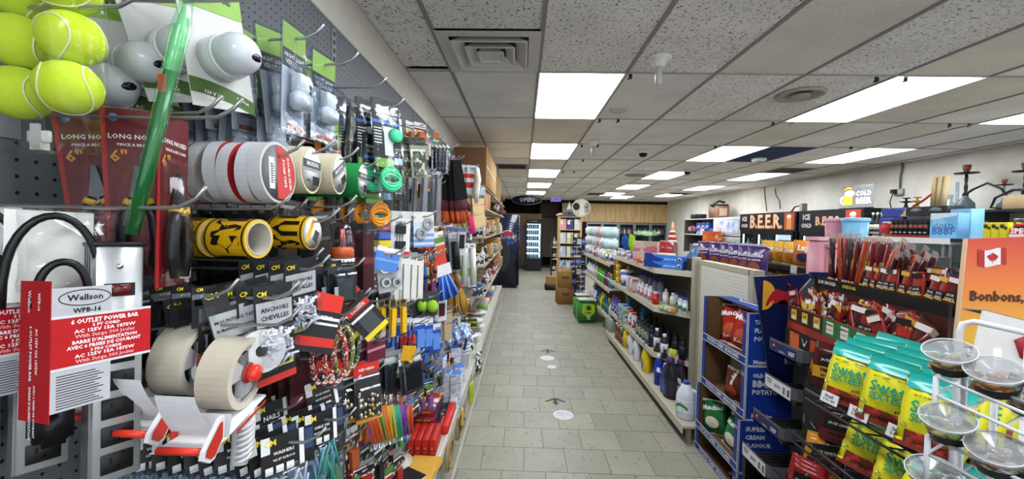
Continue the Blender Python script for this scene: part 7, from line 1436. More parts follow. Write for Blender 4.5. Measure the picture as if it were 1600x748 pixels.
t = tag(B(M('A82224', .5)).lathe([(.07,0),(.07,.02),(0,.021)], 18, axis='x').obj('red_disc', None, on(1381,4.36)+Vector((0,0,.10))), 'round red disc beside the snack jars', 'disc')
for i in range(3):
    t = tag(B(M('C9B488', .6)).lathe([(.029,0),(.029,.34),(.02,.341),(.018,.30)], 14).obj('paper_roll', None, on(1456+7*i,4.72)+Vector((0,0,.40-.045)), (rad(4),rad(-4+3*i),0)), 'upright cream paper roll, %s of three above the dark cartons' % W(i+1), 'roll', 'cream paper rolls')
for i in range(7):
    put('liquor_bottle','lq'+str(i % 2), bottle_kind('liquor_bottle','bottle',[(.036,0),(.038,.01),(.038,.14),(.014,.19),(.013,.24)],('16241A','2A2A2E')[i % 2],[(.016,.23),(.016,.27),(0,.271)],('D4D6D8','1E6A3A')[i == 6],band=(.03,.1),bandm='C9C4B4',n=10), '%s bottle, %s along the back of the white board' % (('dark green','black')[i % 2], W(i+1)), on(1335+7*i,5.0,1.72), 0, 'bottles at the back of the white board')
bs = thing('bottle_ledge', 'narrow grey ledge under the back row of bottles', 'shelf'); B(M('8A8880')).box(4.93,5.70,5.20,5.95,1.69,1.72).obj('board', bs); B(M('77756E')).box(4.95,5.70,5.22,5.93,0,1.69).obj('body', bs)
# black wall shelf with hookahs
hs = thing('wall_shelf', 'black wall shelf carrying the hookahs', 'shelf'); B(M('17171A')).box(5.25,X1,3.6,5.6,1.965,1.99).obj('shelf_board', hs)
for y in (3.9, 5.0): B(M('3A3A3C')).add([(5.32,y,1.965),(X1,y,1.965),(X1,y,1.75),(5.32,y+.02,1.965),(X1,y+.02,1.965),(X1,y+.02,1.75)], [(0,1,2),(5,4,3),(0,3,4,1),(1,4,5,2),(2,5,3,0)]).obj('bracket', hs)
def hookah(label, s, hose, c):
    o = thing('hookah', label, 'hookah')
    B(CLEAR('8A98A0', .5)).lathe([(.07*s,0),(.09*s,.03*s),(.085*s,.10*s),(.03*s,.17*s),(.025*s,.20*s)], 14).obj('vase', o); B(M(c, .25, .3)).lathe([(.026*s,.19*s),(.03*s,.21*s),(.014*s,.24*s),(.02*s,.30*s),(.012*s,.34*s),(.018*s,.40*s),(.012*s,.46*s)], 12).obj('stem', o)
    B(M('2A2A2C', .3, .7)).lathe([(.012*s,.455*s),(.11*s,.46*s),(.115*s,.475*s),(.012*s,.468*s)], 18).obj('tray', o); B(M('7A3A2A', .5)).lathe([(.014*s,.47*s),(.03*s,.50*s),(.04*s,.55*s),(.036*s,.57*s),(.0,.56*s)], 14).obj('bowl', o)
    if hose: B(M('121214', .5)).tube(hose, .013, 8).obj('hose', o)
    return o
hk = hookah('tall black stemmed hookah with a looping black hose', 1.0, [Vector((0,-.02,.22)),Vector((-.02,-.10,.26)),Vector((-.02,-.25,.32)),Vector((-.02,-.40,.24)),Vector((-.02,-.48,.10)),Vector((-.02,-.42,.02)),Vector((-.02,-.30,.03)),Vector((-.02,-.34,.14)),Vector((-.02,-.50,.22)),Vector((-.02,-.66,.20)),Vector((-.02,-.72,.10)),Vector((-.02,-.62,.03)),Vector((-.02,-.48,.02))], '131316'); hk.location = onshelf(1507,5.45,1.99)
hk = hookah('small hookah with a copper bowl and thin metal arms', .62, None, '8A8C90'); hk.location = onshelf(1567,5.5,1.99); B(MET).tube([(0,-.02,.17),(-.01,-.15,.24),(-.01,-.3,.18)], .006, 5).obj('arm', hk)
hk = hookah('hookah with a black tray at the shelf end', .9, None, '2A2A2C'); hk.location = onshelf(1599,5.5,1.99)
t = thing('glass_bong', 'clear slim glass pipe beside the tall hookah', 'ornament', onshelf(1494,5.45,1.99)); B(CLEAR('D8E4E8', .3)).lathe([(.05,0),(.055,.03),(.02,.08),(.018,.36),(.022,.37)], 12).obj('tube', t)
t = thing('glass_bong', 'short stepped glass pipe beyond the slim one', 'ornament', onshelf(1484,5.5,1.99)); B(CLEAR('D8E4E8', .3)).lathe([(.05,0),(.05,.05),(.03,.06),(.04,.12),(.02,.14),(.03,.22)], 12).obj('tube', t)
o = box_kind('tan_box','box',.2,.2,.15,{'body':'B59A72'})('tan cardboard box at the end of the hookah shelf'); o.location = onshelf(1597,5.40,1.99)
for px, c, nm in ((1413,'2A2A2C','black'),(1430,'B8A23A','brassy yellow')):
    t = thing('hookah_bowl', '%s double dish on a stem above the navy cartons' % nm, 'dish', on(px,4.72,T)+Vector((0,0,.357)), group='double dishes'); B(M(c, .4)).lathe([(.03,0),(.02,.02),(.012,.06),(.06,.07),(.065,.08),(.012,.085),(.012,.11),(.04,.115),(.04,.125),(0,.126)], 14).obj('dish', t)
t = thing('red_tool', 'red handled tool slanting across the dark cartons', 'tool', on(1436,4.60,T)+Vector((0,0,.36)), rot=(0,rad(0),0)); B(M('A8242A', .4)).tube([(0,.10,0),(0,0,.05),(0,-.12,.13)], .012, 8).obj('handle', t)
t = thing('conduit', 'grey wall conduit dropping from the ceiling to an outlet box', 'conduit'); B(M('6A6A66', .5)).tube([P(1410,253,x=X1-.02),P(1410,262,x=X1-.02),P(1407,275,x=X1-.02),P(1406,296,x=X1-.02)], .014, 6).obj('pipe', t); q = P(1405,300,x=X1-.03); B(M('A8A6A0')).box(q.x-.03,X1,q.y-.06,q.y+.06,q.z-.05,q.z+.05,bev=.006).obj('outlet_box', t); B(M('141416')).box(q.x-.09,q.x-.03,q.y+.0,q.y+.055,q.z-.02,q.z+.04).obj('plug', t); B(M('141416')).tube([(q.x-.06,q.y+.03,q.z),(q.x-.08,q.y+.06,q.z-.15),(q.x-.05,q.y+.05,q.z-.3)], .008, 5).obj('cord', t)
t = thing('special_sign', 'small white sign with red lettering at the black board end', 'sign', P(1604,366,x=4.2)); B(M('D6D4D0')).box(-.004,.004,-.12,.12,-.05,.05).obj('board', t); B(M('B0222A')).box(-.0045,-.004,-.12,.12,.0,.05).obj('red_band', t); b = B(M('E0DCD8')); b.text('SPECIAL', None, (-.006,0,.025), face='-x', width=.22, bold=.04); b.obj('lettering', t)
t = thing('wire_stand', 'small chrome wire stand above the special sign', 'stand', P(1598,358,x=4.35)); B(CHROME).tube([(0,.06,0),(0,.06,.09),(0,-.06,.09),(0,-.06,0)], .008, 6).obj('loop', t); B(CHROME).box(-.02,.02,-.07,.07,-.01,.0).obj('foot', t)
# ------------------------------------------------------------------ chip shelf behind the pegboard end
cs = thing('chip_shelf', 'beige chip shelf back to back with the pegboard end', 'shelf'); B(M('8A8474')).box(1.86,2.32,2.9,4.75,1.245,1.27).obj('shelf_board', cs); B(M('6A665A')).box(1.85,1.87,2.9,4.75,0,1.245).obj('back_panel', cs)
for y in (2.92, 4.72): B(M('77725F')).box(1.86,2.3,y-.02,y+.02,0,1.245).obj('side_panel', cs)
def chip(name, w, h, d, base, seam, logo, lc, oval=None, seed=1, extra=None, cat='chips'):
    def mk(label):
        o = thing(name, label, cat)
        bag_mesh(B(), w, h, d, base, top=h, seal=.02, crinkle=.005, seed=seed, nx=8, nz=10).obj('bag', o)
        b = B(mat(seam)); b.box(-w/2,w/2,-.002,.002,h-.016,h+.002); b.box(-w/2,w/2,-.002,.002,-.0,.014); b.obj('crimped_seam', o)
        yf = lambda x, z: bag_front_y(w, h, d, x, z, top=h, seal=.02)-.004
        if oval:
            b = B(mat(oval)); n = 18; c = (0, h*.36)
            b.add([(w*.28*cos(2*pi*k/n), yf(w*.28*cos(2*pi*k/n), c[1]+h*.17*sin(2*pi*k/n))-.003, c[1]+h*.17*sin(2*pi*k/n)) for k in range(n)]+[(0,yf(*c)-.005,c[1])], [(k,(k+1)%n,n) for k in range(n)]); b.obj('print_patch', o)
        if logo:
            b = B(mat(lc))
            for s, wd, zz, rot in logo:
                vs, fs = glyphs(s, .04); ww = max(v.x for v in vs)-min(v.x for v in vs); k = wd*w/ww; cr, sr = cos(rot), sin(rot)
                pts = [((v.x*cr-v.y*sr)*k, (v.x*sr+v.y*cr)*k+zz*h) for v in vs]
                b.add([(x, yf(x, z)-.002, z) for x, z in pts], fs)
            b.obj('lettering', o)
        if extra: extra(o, yf)
        return o
    return mk
PURP = M('3A1A5E', .3, 0, .25, 12, .3)
for i, px in enumerate((1101,1119,1135,1151,1166,1180)):
    p = onshelf(px, 2.03, 1.27); place('pchip', chip('chip_bag',.20,.30,.09,PURP,'C9C4D4',(('Ruffles',.7,.72,.0),('ALL DRESSED',.6,.58,0)),'D0C8DC',oval='8A4A2A',seed=3), 'purple foil chip bag with a silver edge, %s in the row behind the pegboard end' % W(6-i), p, rot=(rad(-4),rad(-3+2*(i % 3)),rad(-64)), group='purple chip bags')
for i, (x, y) in enumerate(((2.22,3.95),(2.22,4.15),(2.20,4.35))):
    place('pchip', None, 'purple foil chip bag in the second row, %s' % ('nearest','middle','farthest')[i], (x,y,1.27), rot=(0,0,rad(-70)), group='purple chip bags')
bs = thing('snack_shelf', 'black two-tier snack shelf with yellow chip bags', 'shelf'); B(M('17171A')).box(2.45,2.9,3.45,4.7,1.335,1.38).obj('shelf_board', bs); B(M('17171A')).box(2.45,2.9,3.45,4.7,1.10,1.13).obj('shelf_board', bs); B(M('1A1A1C')).box(2.88,2.9,3.45,4.7,0,1.6).obj('back_panel', bs)
for y in (3.46,4.68): B(M('1A1A1C')).box(2.46,2.9,y-.012,y+.012,0,1.38).obj('side_panel', bs)
B(M('D4D4D0')).box(2.443,2.449,3.70,3.78,1.32,1.39).obj('price_tag', bs)
for i, (px, z) in enumerate(((1203,1.38),(1222,1.38),(1238,1.38),(1206,1.13),(1228,1.13),(1246,1.13))):
    place('ychip', chip('chip_bag',.19,.22,.10,M('C9962A', .35, 0, .3, 14, .3),'D2C08A',(('CHIPS',.6,.6,0),),'E8E0D0',oval='C9C4B8' if 0 else 'B8741C',seed=8), 'yellow chip bag on the %s black snack shelf, %s' % ('upper' if z > 1.3 else 'lower', ('farthest','middle','nearest')[i % 3]), onshelf(px,2.58,z), rot=(0,rad(3*(i % 2)),rad(-60)), group='yellow chip bags')
place('ochip', chip('chip_bag',.19,.24,.10,M('C9741C', .35, 0, .2, 14, .3),'C9A06A',(('Lay',.5,.72,0),),'E0DCD8',oval='2A2A5A',seed=9), 'orange chip bag with a dark logo at the snack shelf end', onshelf(1257,2.56,1.38), rot=(0,0,rad(-55)))
# tubs behind the meat sticks, on a rear counter
rc_ = thing('rear_counter', 'dark counter behind the meat stick display', 'counter'); B(M('2A2826')).box(1.95,2.9,1.1,2.85,0,1.12).obj('body', rc_); B(M('3A3632')).box(1.93,2.92,1.08,2.87,1.12,1.15).obj('top', rc_); tr_ = thing('tub_riser', 'dark riser box under the blue and pink tubs', 'riser'); B(M('2E2B29')).box(2.1,2.6,2.55,2.84,1.15,1.56).obj('body', tr_)
def tubm(m, lid, h=.22, r=.10):
    def mk(label):
        o = thing('plastic_tub', label, 'tub'); B(m).lathe([(r*.86,0),(r,h-.02)], 20).obj('body', o); B(lid).lathe([(r*1.0,h-.025),(r*1.08,h-.02),(r*1.08,h),(r*.9,h+.002),(r*.85,h-.02)], 20).obj('rim', o); return o
    return mk
q = P(1336, 362, y=2.62); tubm(M('7AB4D4', .35), M('8ABCDC', .35), .23, .068)('pale blue plastic tub above the meat sticks').location = (q.x, q.y, 1.56)
q = P(1312, 362, y=2.76); tubm(M('C98A9A', .35), M('D09AA8', .35), .23, .056)('rose pink plastic tub beside the blue tub').location = (q.x-.03, q.y, 1.56)
t = thing('candy_column', 'tall pale pink candy column behind the meat sticks', 'container', (P(1280,420,y=2.5).x,2.5,1.15)); B(M('C98A96', .4)).box(-.05,.05,-.05,.05,0,.50,bev=.01).obj('body', t); B(M('D0A0AA')).box(-.052,.052,-.052,.052,.50,.52).obj('cap', t)
t = thing('candy_column', 'second pink candy column between the meat sticks', 'container', (P(1300,420,y=2.45).x,2.47,1.15)); B(M('C47A8A', .4)).box(-.04,.04,-.04,.04,0,.46,bev=.01).obj('body', t); B(M('D0A0AA')).box(-.042,.042,-.042,.042,.46,.48).obj('cap', t)
for i in range(5):
    px = (1408,1440,1452,1475,1496)[i]; q = P(px, 420, y=2.14); place('navybag', chip('foil_bag',.20,.26,.10,M('1A2460', .25, .2, .3, 20, .5),'2A3A80',None,None,seed=12), 'crinkled navy foil bag behind the pepperoni packs, %s from the tubs' % W(i+1), (q.x, 2.14, 1.15+.075), rot=(0,rad(-8+5*i),rad(-50)), group='navy foil bags')
nb = thing('bag_riser', 'dark riser box under the navy foil bags', 'riser'); B(M('242221')).box(1.98,2.75,1.2,2.25,1.15,1.22).obj('body', nb)
# ------------------------------------------------------------------ meat stick display
D0 = Vector((1.64, 2.3, 0)); PHI = math.atan2(-.994, -.11)
MD = Matrix.Translation(D0) @ Matrix.Rotation(PHI, 4, 'Z')
ms = thing('meat_stick_display', 'dark stepped display of meat sticks with red and orange graphics', 'display', D0, rz=PHI)
DK = M('111113', .4); L = .80
# local: X along the front (0 far end), -Y toward the aisle, Z up
B(DK).box(-.01,L,.0,.20,0,1.40).obj('body', ms); B(M('6A6C70', .4, .5)).add([(xx,y,z) for xx in (-.03,-.012) for y, z in ((-.14,.95),(-.13,1.30),(-.01,1.46),(.28,1.46),(.28,.95))], [(0,1,2,3,4),(9,8,7,6,5),(0,5,6,1),(1,6,7,2),(2,7,8,3)]).obj('side_panel', ms)
B(M('1A2456')).box(-.035,-.01,-.03,.16,1.44,1.475).obj('blue_cap', ms)
B(DK).box(-.01,L,-.012,.0,1.40,1.452).obj('header_band', ms)
B(M('1C1816')).box(-.01,L,-.135,.0,1.165,1.185).obj('lower_tray', ms); B(M('3A1A12')).box(-.01,L,-.012,-.001,1.185,1.40).obj('tray_back', ms)
fs = B(PR('8A1E1A','8A1E1A','A8281E',scale=6)).box(-.01,L,-.142,-.135,1.165,1.29).obj('front_strip', ms)
x = 0; i = 0
while x < L-.06:
    c = ('2A1A16','C9A83A','D0CBB8') if i < 3 else ('1F6A3A','D4D0C4','D4D0C4')
    b = B(M(c[0])); b.box(x,x+.098,-.1435,-.142,1.205,1.285); b.box(x+.03,x+.08,-.145,-.1435,1.22,1.275, M(c[1] if i < 3 else c[2]))
    if i < 3: b.box(x+.034,x+.076,-.1455,-.145,1.225,1.24, M('D0CBB8')); b.text('2.49', None, (x+.055,-.1465,1.256), INK, width=.03)
    else: b.text('PEPPERONI', None, (x+.055,-.1465,1.262), INK, width=.046, bold=.05); b.text('2 for 4', None, (x+.055,-.1465,1.24), M('B8281E'), width=.034)
    b.obj('price_card', ms); x += .103; i += 1
gp_ = B(M('1A1412', .4)).box(-.01,L,-.152,-.135,1.00,1.165).obj('graphic_panel', ms)
for i in range(2):
    x0 = .06+.36*i
    b = B(PR('B8441E','C9642A','8A2E16',scale=12)); b.box(x0-.02,x0+.07,-.1528,-.152,1.035,1.155); b.box(x0+.17,x0+.25,-.1528,-.152,1.035,1.155); b.obj('meat_print', ms)
    b = B(M('D6D2CC')); b.text("JACK LINK'S", None, (x0+.12,-.1538,1.075), width=.11, bold=.05)
    b.add([(x0+.09,-.1536,1.145),(x0+.105,-.1536,1.125),(x0+.12,-.1536,1.118),(x0+.135,-.1536,1.125),(x0+.15,-.1536,1.145),(x0+.132,-.1536,1.132),(x0+.126,-.1536,1.105),(x0+.114,-.1536,1.105),(x0+.108,-.1536,1.132)], [(0,1,8),(1,7,8),(1,2,7),(2,6,7),(2,3,6),(3,5,6),(3,4,5)]); b.text('MEAT SNACKS', None, (x0+.29,-.1538,1.06), width=.10); b.obj('lettering', ms)
    b = B(M('8A8680')); b.tube([(x0+.29+.018*cos(a*pi/8),-.1534,1.115+.018*sin(a*pi/8)) for a in range(16)], .002, 4, close=True); b.obj('round_stamp', ms)
B(DK).box(-.01,L,-.002,0,0,1.0).obj('lower_body', ms)
b = B(M('C9C4A8')); b.text('SLIM SMOKED', None, (.10,-.0135,1.43), width=.15, bold=.03); b.text('CHEDDAR', None, (.27,-.0135,1.43), M('C9B03A'), width=.10, bold=.03); b.obj('lettering', ms)
SK = (('4A1218','dark maroon','D0C8C0'),('5A1418','maroon','D6D0C8'),('2A1216','near black','B8A8A0'),('6E181A','red','D9B83A'),('3A1014','deep maroon','C9B03A'),('A8401C','orange red','2A2A2A'))
def stick(ci, h):
    c, nm, c2 = SK[ci]
    def mk(label):
        o = thing('meat_stick', label, 'meat stick'); B(M(c, .3, coat=.3)).box(-.011,.011,-.005,.005,0,h,bev=.002).obj('wrapper', o); B(CLEAR('F0E8E4', .35)).box(-.014,.014,-.001,.001,h,h+.025).obj('clear_end', o)
        b = B(M(c2)); b.text(('BEEF STICK','SMOKED','HOT','TERIYAKI','ORIGINAL','WILD')[ci], .013, (0,-.0062,h*.55), rot=pi/2, bold=.02); b.box(-.011,.011,-.0056,-.005,h*.12,h*.2); b.obj('lettering', o); return o
    return ('stk%d_%d' % (ci, int(h*100)), mk, nm)
R = random.Random(61); k = 0
for i in range(26):
    far = i < 20
    lx = .015+.0195*(i) if far else .40+.02*(i-20)
    for j in range(2):
        key, mk, nm = stick(R.randrange(6), .27 if far else .22); k += 1
        ln = R.uniform(-4,4)+(18 if lx > .17 else 0)+(R.uniform(0,14) if lx > .25 else 0)
        p = MD @ Vector((lx, .05+.07*j, 1.40)); place(key, mk, '%s meat stick, %s along the %s row of the top tray' % (nm, W(i+1), ('front','back')[j]), p, rot=(rad(R.uniform(-4,8)), rad(ln), PHI), group='meat sticks in the top tray')
# pepperoni pouches in top tray (near part) and lower tray
def pouch(ci):
    top, body, nm = (('D4CFC8','7A1E1A','white topped'),('C9A03A','8A1E1A','yellow banded'),('D8D4D0','4A1A18','pale dark-meat'),('1E1A1A','9A2A1E','black topped'))[ci]
    def mk(label):
        o = thing('meat_pouch', label, 'meat snack'); w, h = .052, .15
        bag_mesh(B(), w, h, .016, M(body, .3, 0, .3, 60, .3), top=h, seal=.008, crinkle=.002, nx=5, nz=7, seed=ci).obj('pouch', o); B(M(top, .35)).box(-w*.42,w*.42,-.0105,-.0095,h*.83,h*.95).obj('top_panel', o)
        b = B(M('141416')); b.box(-w*.36,w*.36,-.0112,-.0105,h*.36,h*.6); b.text('JACK', None, (0,-.0118,h*.52), M('E0DCD4'), width=w*.5); b.text("LINK'S", None, (0,-.0118,h*.42), M('E0DCD4'), width=w*.6); b.box(-w*.4,w*.4,-.0116,-.0112,h*.36,h*.39, M('C9A83A')); b.obj('lettering', o); return o
    return 'pch%d' % ci, mk, nm
for i in range(11):
    for j in range(2):
        key, mk, nm = pouch((i+j*2) % 4); p = MD @ Vector((.34+.042*i, .015+.05*j, 1.40+.02*j)); place(key, mk, '%s meat pouch, %s along the %s row beside the sticks' % (nm, W(i+1), ('front','back')[j]), p, rot=(rad(-6), rad(R.uniform(-8,12)), PHI+rad(R.uniform(-10,10))), group='meat pouches in the top tray')
for i in range(19):
    for j in range(2):
        lx = .03+.04*i
        key, mk, nm = pouch((i*3+j) % 4)
        p = MD @ Vector((lx, -.10+.05*j, 1.187+.02*j)); place(key, mk, '%s meat pouch, %s along the %s row of the lower tray' % (nm, W(i+1), ('front','back')[j]), p, rot=(rad(R.uniform(-20,6)), rad(R.uniform(-28,28)), PHI+rad(R.uniform(-15,15))), group='meat pouches in the lower tray').scale = (1.3,1.3,1.3)
for i in range(9):
    key, mk, nm = stick(R.randrange(6), .19); p = MD @ Vector((.06+.08*i, -.11, 1.19)); place(key, mk, '%s meat stick leaning loose, %s in the lower tray' % (nm, W(i+1)), p, rot=(rad(-10), rad(R.uniform(20,50)), PHI), group='loose meat sticks in the lower tray')
for i in range(3):
    o = thing('white_pouch', 'white and black snack pouch leaning at the far end of the lower tray, %s' % W(i+1), 'meat snack', MD @ Vector((.02+.10*i, -.11, 1.19)), rot=(rad(-12), rad(20-14*i), PHI), group='white snack pouches'); bag_mesh(B(), .07, .16, .02, PR('D0CCC4','D0CCC4','2A1E1A','8A2A1E',scale=40), top=.16, seal=.01, crinkle=.003, nx=5, nz=7, seed=i).obj('pouch', o); B(M('C9B03A')).box(-.025,.025,-.013,-.012,.10,.13).obj('yellow_panel', o)
# ------------------------------------------------------------------ energy drink rack: header sign and curved trays
NAVY = M('121A44', .35)
t = thing('header_sign', 'navy sign with a red bull before a yellow sun', 'sign', (0,2.46,0))
a = [P(1178,432,y=2.46), P(1290,426,y=2.46), P(1296,600,y=2.46), P(1204,606,y=2.46)]
c = [(p.x,p.z) for p in a]
B(NAVY).prism([c[3],c[2],c[1],c[0]], -.006, .006).obj('board', t)
def zq(px, py): q = P(px, py, y=2.452); return (q.x, q.z)
n = 20; cx, cz = zq(1192,461); r = .088
b = B(M('D9A22A')); b.add([(cx+r*cos(-pi/2+pi*k/n)*.85, -.0075, cz+r*sin(-pi/2+pi*k/n)) for k in range(n+1)], [tuple(range(n+1))]); b.obj('sun_print', t)
bull = [(1196,476),(1199,468),(1203,461),(1208,455),(1214,451),(1222,454),(1229,456),(1233,452),(1234,447),(1230,444),(1231,442),(1235,444),(1236,450),(1234,457),(1237,464),(1234,470),(1236,475),(1231,474),(1228,469),(1223,468),(1218,470),(1216,474),(1209,475),(1206,474),(1211,471),(1209,469),(1203,472),(1199,478)]
pts = [zq(x,y) for x, y in bull]
b = B(M('A81E2A')); ctr = (sum(p[0] for p in pts)/len(pts), sum(p[1] for p in pts)/len(pts)); bm = bmesh.new(); f = bm.faces.new([bm.verts.new((x,-.009,z)) for x, z in pts]); bmesh.ops.triangulate(bm, faces=[f]); bm.verts.index_update(); b.add([v.co.copy() for v in bm.verts], [[v.index for v in q.verts] for q in bm.faces]); bm.free(); b.obj('bull_print', t)
er = thing('drink_rack', 'black tiered drink rack with curved empty trays', 'rack', (0,0,0))
B(DK).box(1.565,1.585,2.03,2.36,0,1.0).obj('back_panel', er); B(M('17181C')).box(1.30,1.585,2.33,2.36,0,.40).obj('base_side', er); B(DK).box(1.25,1.585,2.03,2.36,0,.06).obj('base', er)
for i, (xf, z) in enumerate(((1.385,1.11),(1.365,.915),(1.31,.715),(1.255,.52),(1.22,.32))):
    y0, y1, xb = 2.03, 2.29, 1.44 if i == 0 else 1.56
    s = B(M('1B1B1E', .4)).box(xf,xb,y0,y1,z-.075,z-.06).obj('tray_floor', er)
    b = B(M('26262A', .35))
    for q in range(9): b.box(xf+.01,xb-.01,y0+.02+q*.027,y0+.026+q*.027,z-.06,z-.054)
    b.obj('glide_rib', s)
    GR = M('5E6066', .35, .3); pts = [(xf,y1),(xf,y0+.035),(xf+.012,y0+.010),(xf+.04,y0),(xb,y0)]
    b = B(GR)
    for (xa,ya),(xb,yb) in zip(pts, pts[1:]):
        d = Vector((xb-xa,yb-ya,0)).normalized(); nn = Vector((-d.y,d.x,0))*.004
        b.add([(xa,ya,z-.075),(xb,yb,z-.075),(xb,yb,z),(xa,ya,z),(xa+nn.x,ya+nn.y,z-.075),(xb+nn.x,yb+nn.y,z-.075),(xb+nn.x,yb+nn.y,z),(xa+nn.x,ya+nn.y,z)], [(3,2,1,0),(4,5,6,7),(3,7,6,2)])
    b.obj('tray_lip', s)
    if i in (0,2,4):
        B(M('20265A')).box(xf-.0015,xf,y0+.04,y1-.01,z-.065,z-.012).obj('strip', s); b = B(M('D8D4D0')); b.text('2/$7', None, (xf-.0025,y0+.075,z-.04), face='-x', width=.05, bold=.05); b.text('sugarfree', None, (xf-.0025,y0+.15,z-.05), face='-x', width=.05); b.obj('lettering', s); B(M('C9502A')).lathe([(.012,0),(0,-.001)], 10, at=(xf-.002,y1-.04,z-.036), axis='x').obj('round_mark', s)
    else:
        B(M('D2D2D4')).box(xf-.0015,xf,y0+.04,y1-.008,z-.07,z-.008).obj('strip', s); b = B(INK); b.text('$4.99', None, (xf-.0025,y0+.145,z-.038), M('5A1E2A'), face='-x', width=.05, bold=.03); b.text('ENERGY', None, (xf-.0025,y1-.045,z-.022), face='-x', width=.05); b.text('DRINK', None, (xf-.0025,y1-.045,z-.036), face='-x', width=.04); b.obj('lettering', s)
        for q, cc in enumerate(('2A4A8A','C9B87A','1E2A5A')): B(M(cc)).box(xf-.0025,xf-.0015,y0+.085-.018*q,y0+.097-.018*q,z-.058,z-.022).obj('can_icon', s)
# ------------------------------------------------------------------ chip box tower
BLU = M('1C3C96', .4); BLD = M('16307E', .4); CARD = M('6A4E30', .85); WL = M('C9CCD4')
def chip_box(label, lines, h=.335, w=.62, d=.42, brand=True):
    """open-fronted carton: opening toward -X; local Y from 0 (near side) to w; Z up"""
    o = thing('chip_carton', label, 'box'); k = .012
    b = B(CARD); b.box(0.004,d,0.004,w-.004,0,.006); b.box(d-.006,d,0.004,w-.004,0,h); b.box(0.004,d,w-.008,w-.004,0,h); b.box(.004,d,.004,.008,0,h-.004); b.obj('inside', o)
    b = B(BLU); b.box(0,d,0,.004,0,h); b.box(0,d,w-.004,w,0,h); b.box(d-.002,d+.002,0,w,0,h); b.obj('shell', o)
    b = B(BLD); b.box(-.003,.002,0,.05,0,h); b.box(-.003,.002,w-.05,w,0,h); b.box(-.003,.002,.05,w-.05,0,.055); b.obj('front_frame', o)
    b = B(WL); b.box(-.0045,-.003,.004,w-.004,.050,.056); b.box(-.0045,-.003,.004,w-.004,.002,.007); b.box(-.0045,-.003,.0,.006,0,h); b.box(-.0045,-.003,w-.006,w,0,h); b.box(0,d,-.0015,0,h-.006,h-.001); b.box(0,d,-.0015,0,.001,.006); b.box(.0,.006,-.0015,0,0,h); b.obj('white_line', o)
    b = B(M('D2D4DA')); b.text('POTATO CHIPS  MUNCHIES', None, (-.005,w*.5,.029), face='-x', width=w*.72, bold=.04); b.text("31", None, (-.0045,.028,h-.06), face='-x', width=.026)
    for i, (s, wd) in enumerate(lines): B(M('D2D4DA')).text(s, None, (.04+wd/2,-.002,h-.06-.052*i), face='-y', width=wd, bold=.05).obj('lettering', o)
    if brand: b.obj('front_lettering', o); b = B(M('D2D4DA')); b.text('Munchies', None, (.105,-.002,.025), face='-y', width=.13, bold=.05)
    b.obj('lettering', o); return o
X = 1.41
for lab, z, lines, h, dx in (('topmost blue chip carton with red ketchup bags',.855,(('TANGY',.12),('FLAVOUR',.16),('POTATO',.14)),.335,0),('second blue chip carton from the top, nearly empty',.515,(('OLD SCHOOL',.21),('BBQ',.11),('POTATO',.16)),.34,.0),('third blue chip carton with green bags',.175,(('SUPREME',.16),('CREAM',.12),('FLAVOUR',.16),('TOMATO',.14)),.34,-.03)):
    o = chip_box(lab, lines, h); o.location = (X+dx, 2.56, z); o['group'] = 'blue chip cartons'
    if z > .8:
        B(BLU).box(.10,.42,.004,.616,h-.004,h).obj('top_flap', o); B(M('C9CCD4')).tube([(.10,.02,h+.002),(.18,.20,h+.004),(.16,.4,h+.004),(.28,.6,h+.002)], .006, 5).obj('white_swoosh', o)
o = chip_box('lowest crushed chip carton on the floor', (('SALTED',.14),), .17); o.location = (X-.03, 2.56, 0.002); o['group'] = 'blue chip cartons'
t = tag(B(CARD).box(-.10,.06,-.26,.0,0,.005).box(-.10,-.095,-.26,0,0.005,.03).obj('loose_flap', None, (X-.05,2.54,.004), (0,0,rad(8))), 'loose brown cardboard flap on the floor before the chip cartons', 'cardboard')
def bagx(o, yf): pass
redchip = chip('chip_bag',.20,.25,.08,M('A8261E', .3, 0, .25, 16, .3),'C9B8B0',(('Munchies',.9,.78,.12),('Ketchup',.6,.22,.1)),'E6E0D8',oval='C95A3A',seed=21)
for i, (y, dz, ry, dx, rz) in enumerate(((3.00,.062,-6,.15,-66),(2.83,.062,8,.13,-62),(2.80,.07,14,.27,-70))): place('redchip', redchip, 'red ketchup chip bag in the topmost carton, %s' % ('farther one','front one','leaning behind')[i], (X+dx,y,.866), rot=(rad(-12),rad(ry),rad(rz)), group='red chip bags').scale = (1.28,1.2,1.16)
brown = chip('chip_bag',.17,.22,.06,M('5A2418', .3, 0, .25, 16, .3),'C9C0B8',(('Munchies',.9,.7,1.4),),'E0DCD4',oval='8A3A1E',seed=22)
place('brownchip', brown, 'brown barbecue chip bag standing alone in the second carton', (X+.06,2.82,.525), rot=(rad(-4),rad(4),rad(-75)))
green = chip('chip_bag',.20,.24,.08,M('1E6A34', .3, 0, .25, 16, .3),'C9CCC4',(('Munchies',.85,.78,.1),),'E0E4DC',oval='D8D4C0',seed=23)
for i, (y, ry, rz) in enumerate(((3.02,-12,-60),(2.80,10,-80))): place('greenchip', green, 'green chip bag in the third carton, '+('farther one','nearer one')[i], (X+.05,y,.185), rot=(rad(-10),rad(ry),rad(rz)), group='green chip bags')
place('darkchip', chip('chip_bag',.2,.12,.08,M('2A2A30', .3, 0, .2, 16),'C9C8C4',(('Munchies',.8,.6,0),),'C9CCD0',seed=24), 'dark flattened chip bag in the lowest carton', (X+.08,2.72,.02), rot=(rad(-50),0,rad(-70)))
